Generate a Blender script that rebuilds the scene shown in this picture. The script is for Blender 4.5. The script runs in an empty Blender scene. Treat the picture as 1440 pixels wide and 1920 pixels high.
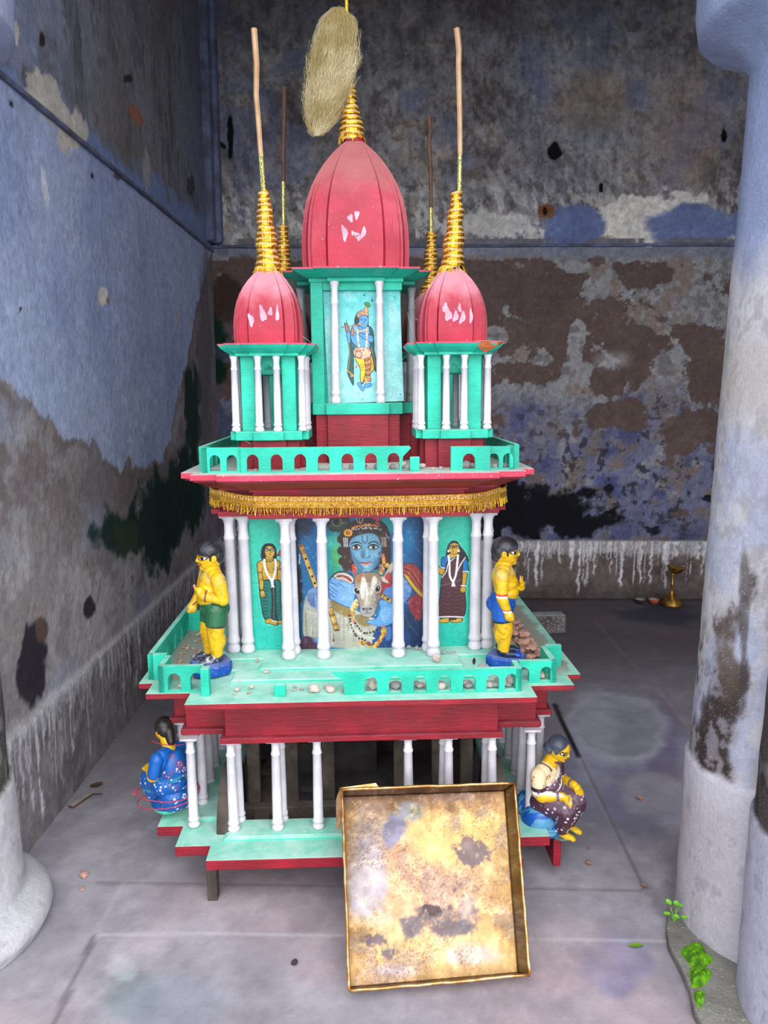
import bpy, bmesh, math, random
import numpy as np
from mathutils import Vector, Matrix, Euler

# ---------------------------------------------------------------- camera, sky, light, exposure
SC = bpy.context.scene
COL = SC.collection
FPX, CAMH = 1450.0, 1.5
PITCH = math.atan(227 / FPX)
YAWC = math.radians(1.38)
cam_d = bpy.data.cameras.new('camera'); cam = bpy.data.objects.new('camera', cam_d); COL.objects.link(cam)
cam.location = (0, 0, CAMH)
cam.rotation_euler = (math.radians(90) - PITCH, 0, YAWC)
cam_d.sensor_fit = 'VERTICAL'; cam_d.sensor_height = 36; cam_d.lens = 36 * FPX / 1920
cam_d.clip_start = .02
SC.camera = cam
W = bpy.data.worlds.new('sky'); SC.world = W; W.use_nodes = True
nt = W.node_tree; nt.nodes.clear()
wo = nt.nodes.new('ShaderNodeOutputWorld'); bg = nt.nodes.new('ShaderNodeBackground')
tc = nt.nodes.new('ShaderNodeTexCoord'); sx = nt.nodes.new('ShaderNodeSeparateXYZ'); rp = nt.nodes.new('ShaderNodeValToRGB')
nt.links.new(tc.outputs['Generated'], sx.inputs[0]); nt.links.new(sx.outputs[2], rp.inputs[0])
rp.color_ramp.elements[0].color = (.86, .90, 1.0, 1); rp.color_ramp.elements[0].position = 0.0
rp.color_ramp.elements[1].color = (.97, .98, 1.0, 1); rp.color_ramp.elements[1].position = .5
nt.links.new(rp.outputs[0], bg.inputs[0]); nt.links.new(bg.outputs[0], wo.inputs[0])
bg.inputs[1].default_value = 1.35
sun_d = bpy.data.lights.new('overcast_sun', 'SUN'); sun_d.energy = 1.5; sun_d.angle = math.radians(70); sun_d.color = (1, .985, .96)
sun = bpy.data.objects.new('overcast_sun', sun_d); COL.objects.link(sun)
sun.rotation_euler = Euler((math.radians(58), 0, math.radians(10)))
SC.view_settings.view_transform = 'Standard'; SC.view_settings.look = 'None'
SC.view_settings.gamma = 1; SC.view_settings.use_curve_mapping = False
SC.view_settings.exposure = 0.88

# ---------------------------------------------------------------- helpers
def lin(c):
    c = np.asarray(c, float) / 255.0
    return np.where(c <= .04045, c / 12.92, ((c + .055) / 1.055) ** 2.4)
def L4(c): return tuple(float(v) for v in lin(c)) + (1.0,)
_rng = np.random.RandomState(7)
_T = _rng.rand(256, 256)
def vn(x, y, s=0):
    x = np.asarray(x, float) + s * 17.31; y = np.asarray(y, float) + s * 9.77
    xi = np.floor(x).astype(int); yi = np.floor(y).astype(int); fx = x - xi; fy = y - yi
    fx = fx * fx * (3 - 2 * fx); fy = fy * fy * (3 - 2 * fy)
    a = _T[yi & 255, xi & 255]; b = _T[yi & 255, (xi + 1) & 255]; c = _T[(yi + 1) & 255, xi & 255]; d = _T[(yi + 1) & 255, (xi + 1) & 255]
    return (a * (1 - fx) + b * fx) * (1 - fy) + (c * (1 - fx) + d * fx) * fy
def fbm(x, y, sc, o=5, s=0, g=.5):
    v = 0; a = 1; t = 0
    for i in range(o):
        v = v + a * vn(x * sc * 2 ** i, y * sc * 2 ** i, s + i * 3); t += a; a *= g
    return v / t
def sst(a, b, x):
    t = np.clip((x - a) / (b - a), 0, 1); return t * t * (3 - 2 * t)
def mixc(C, m, col):
    m = np.clip(m, 0, 1)[..., None]; return C * (1 - m) + np.asarray(col, float) * m
def ray(x, y):
    X = (x - 720) / FPX; v = (y - 960) / FPX
    F = math.cos(PITCH) - v * math.sin(PITCH); Z = -math.sin(PITCH) - v * math.cos(PITCH)
    return Vector((X * math.cos(YAWC) - F * math.sin(YAWC), X * math.sin(YAWC) + F * math.cos(YAWC), Z))
def on_z(x, y, z=0): d = ray(x, y); return Vector((0, 0, CAMH)) + d * ((z - CAMH) / d.z)
def on_y(x, y, Y): d = ray(x, y); return Vector((0, 0, CAMH)) + d * (Y / d.y)
def pxof(x, y, z):
    q = z - CAMH
    Xc = x * math.cos(YAWC) + y * math.sin(YAWC); F = -x * math.sin(YAWC) + y * math.cos(YAWC)
    dep = np.maximum(F * math.cos(PITCH) - q * math.sin(PITCH), .05); up = F * math.sin(PITCH) + q * math.cos(PITCH)
    return 720 + FPX * Xc / dep, 960 - FPX * up / dep

def tag(o, label=None, cat=None, group=None, kind=None):
    if label: o['label'] = label
    if cat: o['category'] = cat
    if group: o['group'] = group
    if kind: o['kind'] = kind
    return o
def empty(name, loc=(0, 0, 0), rz=0, parent=None):
    o = bpy.data.objects.new(name, None); COL.objects.link(o); o.location = loc; o.rotation_euler = (0, 0, rz)
    o.empty_display_size = .05
    if parent: o.parent = parent
    return o
def link(name, me, mats=None, parent=None, loc=None, rot=None, smooth=False):
    if mats is not None:
        if len(me.materials): me.materials.clear()
        for m in (mats if isinstance(mats, (list, tuple)) else [mats]): me.materials.append(m)
    if smooth: me.shade_smooth()
    o = bpy.data.objects.new(name, me); COL.objects.link(o)
    if parent: o.parent = parent
    if loc is not None: o.location = loc
    if rot is not None: o.rotation_euler = rot
    return o
def kids(o): return [c for c in bpy.data.objects if c.parent == o]
def copy_tree(o, parent=None):
    c = o.copy(); COL.objects.link(c)
    if parent is not None: c.parent = parent
    for ch in kids(o): copy_tree(ch, c)
    return c

class MB:
    """collects shapes, then links them as one mesh"""
    def __init__(s): s.v = []; s.f = []; s.m = []
    def add(s, vs, fs, mi=0, M=None):
        n = len(s.v)
        for p in vs:
            p = Vector(p)
            if M is not None: p = M @ p
            s.v.append(tuple(p))
        for f in fs: s.f.append(tuple(i + n for i in f)); s.m.append(mi)
    def box(s, x0, x1, y0, y1, z0, z1, mi=0, M=None):
        s.add([(x0, y0, z0), (x1, y0, z0), (x1, y1, z0), (x0, y1, z0), (x0, y0, z1), (x1, y0, z1), (x1, y1, z1), (x0, y1, z1)],
              [(0, 3, 2, 1), (4, 5, 6, 7), (0, 1, 5, 4), (1, 2, 6, 5), (2, 3, 7, 6), (3, 0, 4, 7)], mi, M)
    def loft(s, levels, mats=None, cap=True, M=None, capm=None):
        n = len(levels[0][0]); vs = []; fs = []; ms = []
        for poly, z in levels: vs += [(p[0], p[1], z) for p in poly]
        for k in range(len(levels) - 1):
            for i in range(n):
                j = (i + 1) % n; fs.append((k * n + i, k * n + j, (k + 1) * n + j, (k + 1) * n + i)); ms.append(mats[k] if mats else 0)
        if cap:
            fs.append(tuple(reversed(range(n)))); ms.append(capm[0] if capm else 0)
            fs.append(tuple((len(levels) - 1) * n + i for i in range(n))); ms.append(capm[1] if capm else 0)
        b = len(s.v); s.add(vs, fs, 0, M)
        s.m[-len(fs):] = ms
    def lathe(s, prof, n=16, mi=0, M=None, cap=True):
        vs = []; fs = []
        for r, z in prof:
            for i in range(n):
                a = 2 * math.pi * i / n; vs.append((r * math.cos(a), r * math.sin(a), z))
        for k in range(len(prof) - 1):
            for i in range(n):
                j = (i + 1) % n; fs.append((k * n + i, k * n + j, (k + 1) * n + j, (k + 1) * n + i))
        if cap:
            fs.append(tuple(reversed(range(n)))); fs.append(tuple((len(prof) - 1) * n + i for i in range(n)))
        s.add(vs, fs, mi, M)
    def tube(s, pts, r, n=8, mi=0, M=None):
        pts = [Vector(p) for p in pts]; rs = r if isinstance(r, (list, tuple)) else [r] * len(pts)
        vs = []; fs = []; up = Vector((.13, .2, 1)).normalized(); prev = None
        for k, p in enumerate(pts):
            t = (pts[min(k + 1, len(pts) - 1)] - pts[max(k - 1, 0)]).normalized()
            if prev is None:
                a = t.cross(up)
                if a.length < 1e-3: a = t.cross(Vector((1, 0, 0)))
            else: a = prev - t * prev.dot(t)
            a.normalize(); prev = a; b = t.cross(a)
            for i in range(n):
                an = 2 * math.pi * i / n; vs.append(p + (a * math.cos(an) + b * math.sin(an)) * rs[k])
        for k in range(len(pts) - 1):
            for i in range(n):
                j = (i + 1) % n; fs.append((k * n + i, k * n + j, (k + 1) * n + j, (k + 1) * n + i))
        fs.append(tuple(reversed(range(n)))); fs.append(tuple((len(pts) - 1) * n + i for i in range(n)))
        s.add(vs, fs, mi, M)
    def mesh(s, name):
        me = bpy.data.meshes.new(name); me.from_pydata(s.v, [], s.f); me.update()
        for p, m in zip(me.polygons, s.m): p.material_index = m
        bm = bmesh.new(); bm.from_mesh(me); bmesh.ops.recalc_face_normals(bm, faces=bm.faces); bm.to_mesh(me); bm.free()
        return me
    def build(s, name, mats, parent=None, loc=None, rot=None, smooth=False, bevel=0):
        me = s.mesh(name)
        o = link(name, me, mats, parent, loc, rot, smooth)
        if bevel:
            md = o.modifiers.new('edge', 'BEVEL'); md.width = bevel; md.segments = 2; md.limit_method = 'ANGLE'; md.angle_limit = math.radians(40)
        return o
def catmull(pts, sub=6, closed=False):
    P = [np.array(p, float) for p in pts]; n = len(P); out = []
    rng_ = range(n) if closed else range(n - 1)
    for i in rng_:
        p0 = P[(i - 1) % n] if (closed or i > 0) else P[0]; p1 = P[i]; p2 = P[(i + 1) % n]; p3 = P[(i + 2) % n] if (closed or i + 2 < n) else P[-1]
        for k in range(sub):
            t = k / sub
            out.append(.5 * ((2 * p1) + (-p0 + p2) * t + (2 * p0 - 5 * p1 + 4 * p2 - p3) * t * t + (-p0 + 3 * p1 - 3 * p2 + p3) * t ** 3))
    if not closed: out.append(P[-1])
    return out

def grid_mesh(name, P, colors, mat, flip=False, smooth=True, thick=None):
    """P (h,w,3) positions, colors (h,w,3) sRGB 0..255 -> a mesh with a colour attribute"""
    h, w = P.shape[:2]
    me = bpy.data.meshes.new(name)
    V = P.reshape(-1, 3); nv = len(V)
    idx = np.arange(h * w).reshape(h, w)
    a, b, c, d = idx[:-1, :-1].ravel(), idx[:-1, 1:].ravel(), idx[1:, 1:].ravel(), idx[1:, :-1].ravel()
    F = np.stack([a, d, c, b] if flip else [a, b, c, d], 1)
    Cc = np.concatenate([lin(np.clip(colors.reshape(-1, 3), 0, 255)), np.ones((nv, 1))], 1)
    if thick is not None:   # solid back: the rim goes back by the vector `thick`
        rim = np.concatenate([idx[0, :-1], idx[:-1, -1], idx[-1, :0:-1], idx[:0:-1, 0]])
        B = V[rim] + np.array(thick); V = np.concatenate([V, B]); m = len(rim); k = np.arange(m); k2 = (k + 1) % m
        S = np.stack([rim[k2], rim[k], nv + k, nv + k2], 1)
        if flip: S = S[:, ::-1]
        F = np.concatenate([F, S]); Cc = np.concatenate([Cc, Cc[rim]])
    me.vertices.add(len(V)); me.vertices.foreach_set('co', V.astype(np.float32).ravel())
    me.loops.add(len(F) * 4); me.loops.foreach_set('vertex_index', F.astype(np.int32).ravel())
    me.polygons.add(len(F)); me.polygons.foreach_set('loop_start', np.arange(len(F), dtype=np.int32) * 4)
    me.update(calc_edges=True); me.validate()
    if thick is None and smooth: me.shade_smooth()
    ca = me.color_attributes.new('paint', 'FLOAT_COLOR', 'POINT'); ca.data.foreach_set('color', Cc.astype(np.float32).ravel())
    me.materials.append(mat)
    return me

# ---------------------------------------------------------------- materials
def mat_base(name, rough=.6, metal=0.0, spec=.4):
    m = bpy.data.materials.new(name); m.use_nodes = True; n = m.node_tree; b = n.nodes['Principled BSDF']
    b.inputs['Roughness'].default_value = rough; b.inputs['Metallic'].default_value = metal
    b.inputs['Specular IOR Level'].default_value = spec
    return m, n, b
def N(n, t, **k):
    o = n.nodes.new(t)
    for a, v in k.items(): setattr(o, a, v)
    return o
def _unused(): pass
def noise(n, scale, detail=4, rough=.6, vec=None, map_scale=None, coord='Object', dist=0):
    t = N(n, 'ShaderNodeTexCoord'); mp = N(n, 'ShaderNodeMapping'); ns = N(n, 'ShaderNodeTexNoise')
    n.links.new(t.outputs[coord], mp.inputs[0]); n.links.new(mp.outputs[0], ns.inputs['Vector'])
    if map_scale: mp.inputs['Scale'].default_value = map_scale
    ns.inputs['Scale'].default_value = scale; ns.inputs['Detail'].default_value = detail; ns.inputs['Roughness'].default_value = rough
    ns.inputs['Distortion'].default_value = dist
    return ns.outputs['Fac']
def ramp(n, src, p0, p1):
    r = N(n, 'ShaderNodeMapRange'); r.interpolation_type = 'SMOOTHSTEP'
    r.inputs['From Min'].default_value = p0; r.inputs['From Max'].default_value = p1
    n.links.new(src, r.inputs['Value']); return r.outputs['Result']
def mix(n, fac, a, b, mode='MIX'):
    m = N(n, 'ShaderNodeMix', data_type='RGBA', blend_type=mode)
    if hasattr(fac, 'links') or hasattr(fac, 'is_linked'): n.links.new(fac, m.inputs[0])
    else: m.inputs[0].default_value = fac
    for s, i in ((a, 6), (b, 7)):
        if hasattr(s, 'is_linked'): n.links.new(s, m.inputs[i])
        else: m.inputs[i].default_value = s
    return m.outputs[2]
def math_(n, op, a, b=None):
    m = N(n, 'ShaderNodeMath', operation=op)
    for s, i in ((a, 0), (b, 1)):
        if s is None: continue
        if hasattr(s, 'is_linked'): n.links.new(s, m.inputs[i])
        else: m.inputs[i].default_value = s
    return m.outputs[0]
def bump(n, b, src, strength=.3, dist=.002):
    k = N(n, 'ShaderNodeBump'); k.inputs['Strength'].default_value = strength; k.inputs['Distance'].default_value = dist
    n.links.new(src, k.inputs['Height']); n.links.new(k.outputs[0], b.inputs['Normal'])
def painted(name, col, dark=None, dust_lit=(205, 215, 210), dust_lit_amt=.5, chips=(225, 215, 215), chip_t=.74, rough=.5, grain=(1, 1, 1), bs=.35, fade=None):
    m, n, b = mat_base(name, rough)
    dark = dark or tuple(int(c * .72) for c in col)
    v = ramp(n, noise(n, 9, 5), .35, .7)
    c = mix(n, v, L4(dark), L4(col))
    if fade:
        f = ramp(n, noise(n, 3.5, 4), .42, .68); f = math_(n, 'MULTIPLY', f, fade[1]); c = mix(n, f, c, L4(fade[0]))
    g = N(n, 'ShaderNodeNewGeometry'); s = N(n, 'ShaderNodeSeparateXYZ'); n.links.new(g.outputs['Normal'], s.inputs[0])
    up = ramp(n, s.outputs['Z'], .3, .95)
    dn = ramp(n, noise(n, 14, 6, .7), .3, .65)
    d = math_(n, 'MULTIPLY', math_(n, 'MULTIPLY', up, dust_lit_amt), math_(n, 'ADD', math_(n, 'MULTIPLY', dn, .6), .4))  # upward faces paled: dust plus light from above painted in
    c = mix(n, d, c, L4(dust_lit))
    gr = ramp(n, noise(n, 5, 6, .75), .5, .72); c = mix(n, math_(n, 'MULTIPLY', gr, .28), c, L4(tuple(int(q * .45 + 40) for q in col)))
    ch = ramp(n, noise(n, 105, 4, .75), chip_t - .05, chip_t)
    c = mix(n, ch, c, L4(chips))
    ck = ramp(n, noise(n, 34, 6, .85, dist=.6), .30, .36); ck = math_(n, 'SUBTRACT', 1.0, ck)
    c = mix(n, math_(n, 'MULTIPLY', ck, .5), c, L4(tuple(int(q * .35) for q in col)))
    n.links.new(c, b.inputs['Base Color'])
    w = math_(n, 'ADD', noise(n, 45, 5, .65, map_scale=grain), math_(n, 'MULTIPLY', noise(n, 160, 2), .35))
    bump(n, b, w, bs * 1.5, .0035)
    return m
def vcol(name, rough=.7, spec=.3, fine=60, famt=.25, bs=.3, bd=.004, bscale=40, metal=0, speck=None, stretch=None):
    m, n, b = mat_base(name, rough, metal, spec)
    a = N(n, 'ShaderNodeAttribute'); a.attribute_name = 'paint'
    f = noise(n, fine, 6, .7)
    if stretch: f = math_(n, 'ADD', math_(n, 'MULTIPLY', f, .5), math_(n, 'MULTIPLY', noise(n, fine * 2.6, 5, .75, map_scale=stretch), .5))
    v = math_(n, 'ADD', math_(n, 'MULTIPLY', f, 2 * famt), 1 - famt)
    hsv = N(n, 'ShaderNodeHueSaturation'); n.links.new(v, hsv.inputs['Value']); n.links.new(a.outputs['Color'], hsv.inputs['Color'])
    c = hsv.outputs[0]
    if speck:
        s = ramp(n, noise(n, speck[1], 2, .5), speck[2], speck[2] + .03); c = mix(n, math_(n, 'MULTIPLY', s, speck[3]), c, L4(speck[0]))
    n.links.new(c, b.inputs['Base Color'])
    bump(n, b, noise(n, bscale, 7, .7), bs, bd)
    return m
TEAL = painted('teal_paint', (34, 194, 166), (20, 162, 138), dust_lit=(178, 232, 218), dust_lit_amt=.75, chips=(190, 225, 215), chip_t=.76, grain=(1, 1, 3))
TEAL_TOP = painted('worn_lit_top_teal_paint', (70, 200, 172), (48, 184, 155), dust_lit=(190, 225, 214), dust_lit_amt=.75, chips=(215, 215, 205), chip_t=.72, bs=.25, fade=((150, 205, 190), .5))  # deck-top teal: worn, and paler because top light is in the colour
RED = painted('crimson_paint', (150, 16, 38), (118, 12, 28), dust_lit=(190, 110, 128), dust_lit_amt=.5, chips=(225, 170, 180), chip_t=.76, grain=(.4, .4, 3))
PINK = painted('faded_rose_paint', (176, 40, 66), (148, 30, 50), dust_lit=(196, 132, 142), dust_lit_amt=1.0, chips=(235, 205, 210), chip_t=.72, grain=(2, 2, .5), fade=((196, 92, 110), .6))
EDGE = painted('pink_edge_paint', (200, 58, 88), (175, 45, 72), dust_lit=(235, 215, 215), dust_lit_amt=.8, chips=(235, 215, 220), chip_t=.68)
WHITE = painted('chalky_white_paint', (224, 220, 226), (196, 192, 202), dust_lit=(225, 222, 224), dust_lit_amt=.3, chips=(120, 118, 125), chip_t=.735, grain=(2, 2, .6), bs=.25)
OLDWOOD = painted('weathered_wood', (92, 82, 74), (52, 45, 40), dust_lit=(120, 112, 104), dust_lit_amt=.5, chips=(150, 140, 128), chip_t=.72, rough=.85, grain=(3, 3, .3), bs=.6)
RAWWOOD = painted('bare_bamboo_stick', (190, 158, 122), (160, 126, 92), dust_lit=(200, 180, 150), chips=(225, 205, 180), chip_t=.72, rough=.6, grain=(3, 3, .3))
DARKSTICK = painted('brown_stick', (104, 76, 60), (74, 52, 40), dust_lit=(120, 100, 80), chips=(140, 110, 90), chip_t=.74, rough=.7, grain=(3, 3, .3))
WALLM = vcol('aged_limewash', .85, .15, fine=38, famt=.75, bs=.6, bd=.012, bscale=30, stretch=(1, 1, .4))
FLOORM = vcol('worn_stone_floor', .62, .3, fine=60, famt=.14, bs=.35, bd=.003, bscale=90, speck=((196, 196, 200), 330, .70, .35))
PILM = vcol('rough_plaster', .85, .15, fine=70, famt=.45, stretch=(1, 1, .8), speck=((225, 225, 232), 260, .64, .3), bs=.7, bd=.006, bscale=90)
PAINTING = vcol('oil_painted_board', .42, .35, fine=180, famt=.12, bs=.15, bd=.001, bscale=220, speck=((205, 200, 195), 240, .74, .6))
PAINTCLAY = vcol('painted_clay', .38, .45, fine=120, famt=.14, bs=.3, bd=.002, bscale=130, speck=((225, 215, 190), 300, .73, .5))
# ---------------------------------------------------------------- the room: aged walls, floor, pillars
YB = 5.55
def blob(U, V, cx, cy, rx, ry, n, amt=.5, soft=.15, rot=0):
    c, s = math.cos(math.radians(rot)), math.sin(math.radians(rot))
    dx = U - cx; dy = V - cy; a = (dx * c + dy * s) / rx; b = (-dx * s + dy * c) / ry
    return 1 - sst(1 - soft, 1 + soft, np.sqrt(a * a + b * b) + (n - .5) * 2 * amt)
def drips(U, V, top, seed, dens, lmin, lmax, n):
    """thin runs of lime wash below the line V = top"""
    k = np.floor(U / dens).astype(int); out = np.zeros_like(U)
    for sh in (0, 1, 2):
        q = k * 3 + sh + seed * 101; r1 = _T[(q * 7) & 255, (q * 13 + 5) & 255]; r2 = _T[(q * 11 + 3) & 255, (q * 5) & 255]; r3 = _T[(q * 3 + 9) & 255, (q * 17) & 255]
        cx = (k + r1) * dens + (n - .5) * dens * .5; w = dens * (.04 + .07 * r2); ln = lmin + (lmax - lmin) * r3 ** 2
        dv = top - V
        out = np.maximum(out, (1 - sst(w * .6, w, np.abs(U - cx))) * (dv > 0) * (1 - sst(ln * .85, ln, dv)) * (.35 + .65 * r2))
    return out
def paint_back():
    xs = np.arange(-1.40, 3.3, .0085); zs = np.arange(-.04, 4.36, .0085)
    X, Z = np.meshgrid(xs, zs); P = np.stack([X, np.full_like(X, YB), Z], -1)
    U, V = pxof(X, YB, Z)
    n1 = fbm(X, Z, 3, 6, 1, .55); n2 = fbm(X, Z, 7, 6, 2, .6); n3 = fbm(X, Z, 20, 5, 3, .6); st = fbm(X * 7, Z, 5, 5, 4, .6); n5 = fbm(X, Z, 1.3, 4, 9)
    st2 = fbm(X * 1.0 + Z * .6, Z * .35 - X * .5, 26, 4, 31, .6)
    C = np.ones(P.shape) * np.array([122., 118, 120])
    C = mixc(C, sst(.42, .62, n1), (92, 86, 86)); C = mixc(C, sst(.5, .68, n2) * .7, (150, 134, 118)); C = mixc(C, sst(.5, .7, n5) * .6, (112, 114, 128))
    C = mixc(C, sst(.52, .72, st) * .3, (156, 156, 160)); C = mixc(C, sst(.56, .7, n3) * .5, (84, 66, 54)); C = mixc(C, sst(.5, .64, fbm(X, Z, 11, 5, 33, .65)) * .5, (142, 142, 150)); C = mixc(C, sst(.57, .66, fbm(X, Z, 9, 5, 34, .65)) * .55, (80, 72, 70)); C = mixc(C, sst(.50, .60, st2) * .28, (164, 160, 158))
    C = mixc(C, sst(.55, .7, fbm(X, Z, 4, 5, 12)) * .5, (96, 104, 142)); C = mixc(C, (1 - sst(.3, .42, st)) * .2, (58, 54, 54))
    C = mixc(C, blob(U, V, 1290, 260, 70, 120, n1, .6, .4) * .45, (150, 128, 118)); C = mixc(C, blob(U, V, 1100, 190, 60, 50, n1, .6, .4) * .4, (132, 110, 86))
    C = mixc(C, sst(150, -20, V) * .45, (72, 70, 74))  # shade near the top of the wall painted into its colour
    # scraped pale streaks above the ledge
    lo = sst(300, 420, V) * (V < 462)
    C = mixc(C, lo * sst(.5, .62, st2) * .8, (186, 182, 176)); C = mixc(C, lo * sst(.48, .6, fbm(X, Z, 9, 5, 14, .6)) * .35 * (U < 1010), (196, 194, 188))
    C = mixc(C, blob(U, V, 1195, 415, 100, 42, n2, .9, .06, -12), (204, 198, 188)); C = mixc(C, blob(U, V, 930, 425, 130, 26, n2, 1.2, .1) * .85, (188, 184, 178))
    C = mixc(C, blob(U, V, 1075, 428, 62, 42, n2, .35, .12), (92, 106, 152)); C = mixc(C, blob(U, V, 1300, 425, 82, 38, n2, .35, .12), (98, 112, 158))
    C = mixc(C, blob(U, V, 1395, 420, 30, 26, n2, .35, .12), (98, 112, 158))
    C = mixc(C, (V > 447) * (V < 463) * sst(.35, .5, n2), (104, 100, 108))
    for a in ((1040, 285, 11, 19), (1357, 255, 5, 17), (1127, 350, 4, 8)): C = mixc(C, blob(U, V, *a, n3, .7, .15), (26, 22, 22))
    C = mixc(C, blob(U, V, 1023, 397, 15, 15, n3, .6, .15), (118, 76, 48)); C = mixc(C, blob(U, V, 1022, 397, 5, 9, n3, .5), (40, 26, 20))
    C = mixc(C, blob(U, V, 432, 255, 6, 32, n2, .6) + blob(U, V, 412, 270, 14, 5, n2, .5, rot=30), (24, 26, 24))
    C = mixc(C, blob(U, V, 425, 428, 9, 8, n2, .5), (150, 136, 116))
    # below the ledge: brown ground coat with grey coat flaking over it
    low = (V > 463)
    G = np.ones(P.shape) * np.array([138., 138, 142]); G = mixc(G, sst(.45, .62, n3), (108, 104, 108)); G = mixc(G, sst(.5, .66, n2), (118, 104, 98))
    tr = sst(700, 860, V + (n1 - .5) * 160)
    G = mixc(G, tr, (96, 98, 128)); G = mixc(G, tr * sst(.48, .62, fbm(X, Z, 9, 6, 21, .6)) * .85, (110, 96, 88)); G = mixc(G, tr * sst(.52, .66, fbm(X, Z, 5, 6, 22, .6)) * .9, (66, 72, 118))
    G = mixc(G, tr * sst(.60, .68, fbm(X, Z, 12, 5, 26, .6)) * .7, (128, 128, 134)); G = mixc(G, tr * sst(.60, .66, fbm(X, Z, 16, 5, 27, .6)) * .8, (48, 46, 56)); G = mixc(G, sst(940, 1000, V) * .4, (70, 72, 96))
    br = fbm(X, Z, 5.5, 7, 23, .66) + .16 * (1 - sst(1120, 1200, U)) * (1 - sst(700, 790, V)) + .03 - .16 * sst(800, 900, V)
    br = br - .6 * (1 - sst(478, 494, V + (n2 - .5) * 40))
    for a in ((1128, 525, 28, 38, 0), (1090, 498, 40, 16, 10), (936, 630, 22, 16, 0), (995, 665, 36, 22, 10), (1080, 640, 15, 50, 8), (1082, 735, 30, 60, 0), (1000, 760, 80, 34, 0), (1250, 560, 30, 30, 0)): br = br - .30 * blob(U, V, *a[:4], n2, .7, .25, a[4])
    for a in ((1200, 640, 52, 30), (1140, 715, 30, 28), (1172, 780, 60, 28), (1330, 680, 40, 60), (1300, 800, 60, 26), (1210, 510, 60, 30), (1010, 560, 60, 30)): br = br + .22 * blob(U, V, *a, n2, .7, .25)
    mk = sst(.565, .575, br)
    G = mixc(G, mk, (92, 76, 72)); G = mixc(G, mk * sst(.45, .7, n3) * .3, (80, 64, 60))
    edge = np.exp(-((br - .560) / .006) ** 2); G = mixc(G, edge * .45, (58, 48, 48))
    G = mixc(G, blob(U, V, 1150, 675, 34, 16, n3, .3, .5) * .5, (160, 156, 156))
    G = mixc(G, (1 - sst(474, 490, V + (n2 - .5) * 20)), (112, 116, 132))
    G = mixc(G, blob(U, V, 1000, 965, 100, 48, n2, 1.1, .2) + blob(U, V, 1080, 985, 80, 20, n2, 1.2, .2) + blob(U, V, 940, 950, 40, 60, n2, 1), (24, 25, 32))
    for a in ((1135, 975, 16, 10), (1222, 995, 14, 9), (1015, 915, 12, 10), (1140, 915, 9, 8), (1075, 940, 8, 14), (1325, 935, 12, 7), (1075, 1000, 9, 10)): G = mixc(G, blob(U, V, *a, n3, .9, .2) * .9, (30, 28, 36))
    # left part beside the corner: damp green-black
    G = mixc(G, blob(U, V, 405, 640, 22, 75, n2, .8, .3), (22, 46, 36)); G = mixc(G, blob(U, V, 425, 560, 30, 50, n2, .6, .2), (66, 52, 46))
    G = mixc(G, sst(.5, .62, n2) * blob(U, V, 430, 760, 40, 110, n1, .5, .4), (70, 78, 104))
    C = np.where(low[..., None], G, C)
    # dado
    dz = Z < .43
    D = np.ones(P.shape) * np.array([98., 86, 84]); D = mixc(D, sst(.45, .65, n2), (78, 68, 68)); D = mixc(D, blob(U, V, 1200, 1024, 420, 14, n2, .5, .4) * .8, (146, 144, 148))
    D = mixc(D, drips(X, Z, .42, 1, .055, .05, .36, n3) * .8, (186, 186, 194)); D = mixc(D, drips(X, Z, .42, 5, .13, .1, .42, n3) * .9, (196, 196, 206))
    D = mixc(D, sst(.14, .0, Z + (n2 - .5) * .1) * .5, (58, 52, 54))
    C = np.where(dz[..., None], D, C)
    C = C * (.92 + .16 * n3[..., None])
    g = C.mean(-1, keepdims=True); C = g * .20 + C * .80; C = 255 * (np.clip(C, 0, 255) / 255) ** .88; C = np.clip(118 + (C - 118) * 1.18, 8, 255); C = C * (.84 + .32 * fbm(X, Z, 34, 5, 131, .65)[..., None]) * (.88 + .24 * n2[..., None])
    P[..., 1] += (n2 - .5) * .012 - .012 * dz + .004 * ((V > 463) * (1 - mk)) * 0
    return P, C
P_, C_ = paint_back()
tag(link('wall_back', grid_mesh('wall_back', P_, C_, WALLM)), kind='structure')

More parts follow.
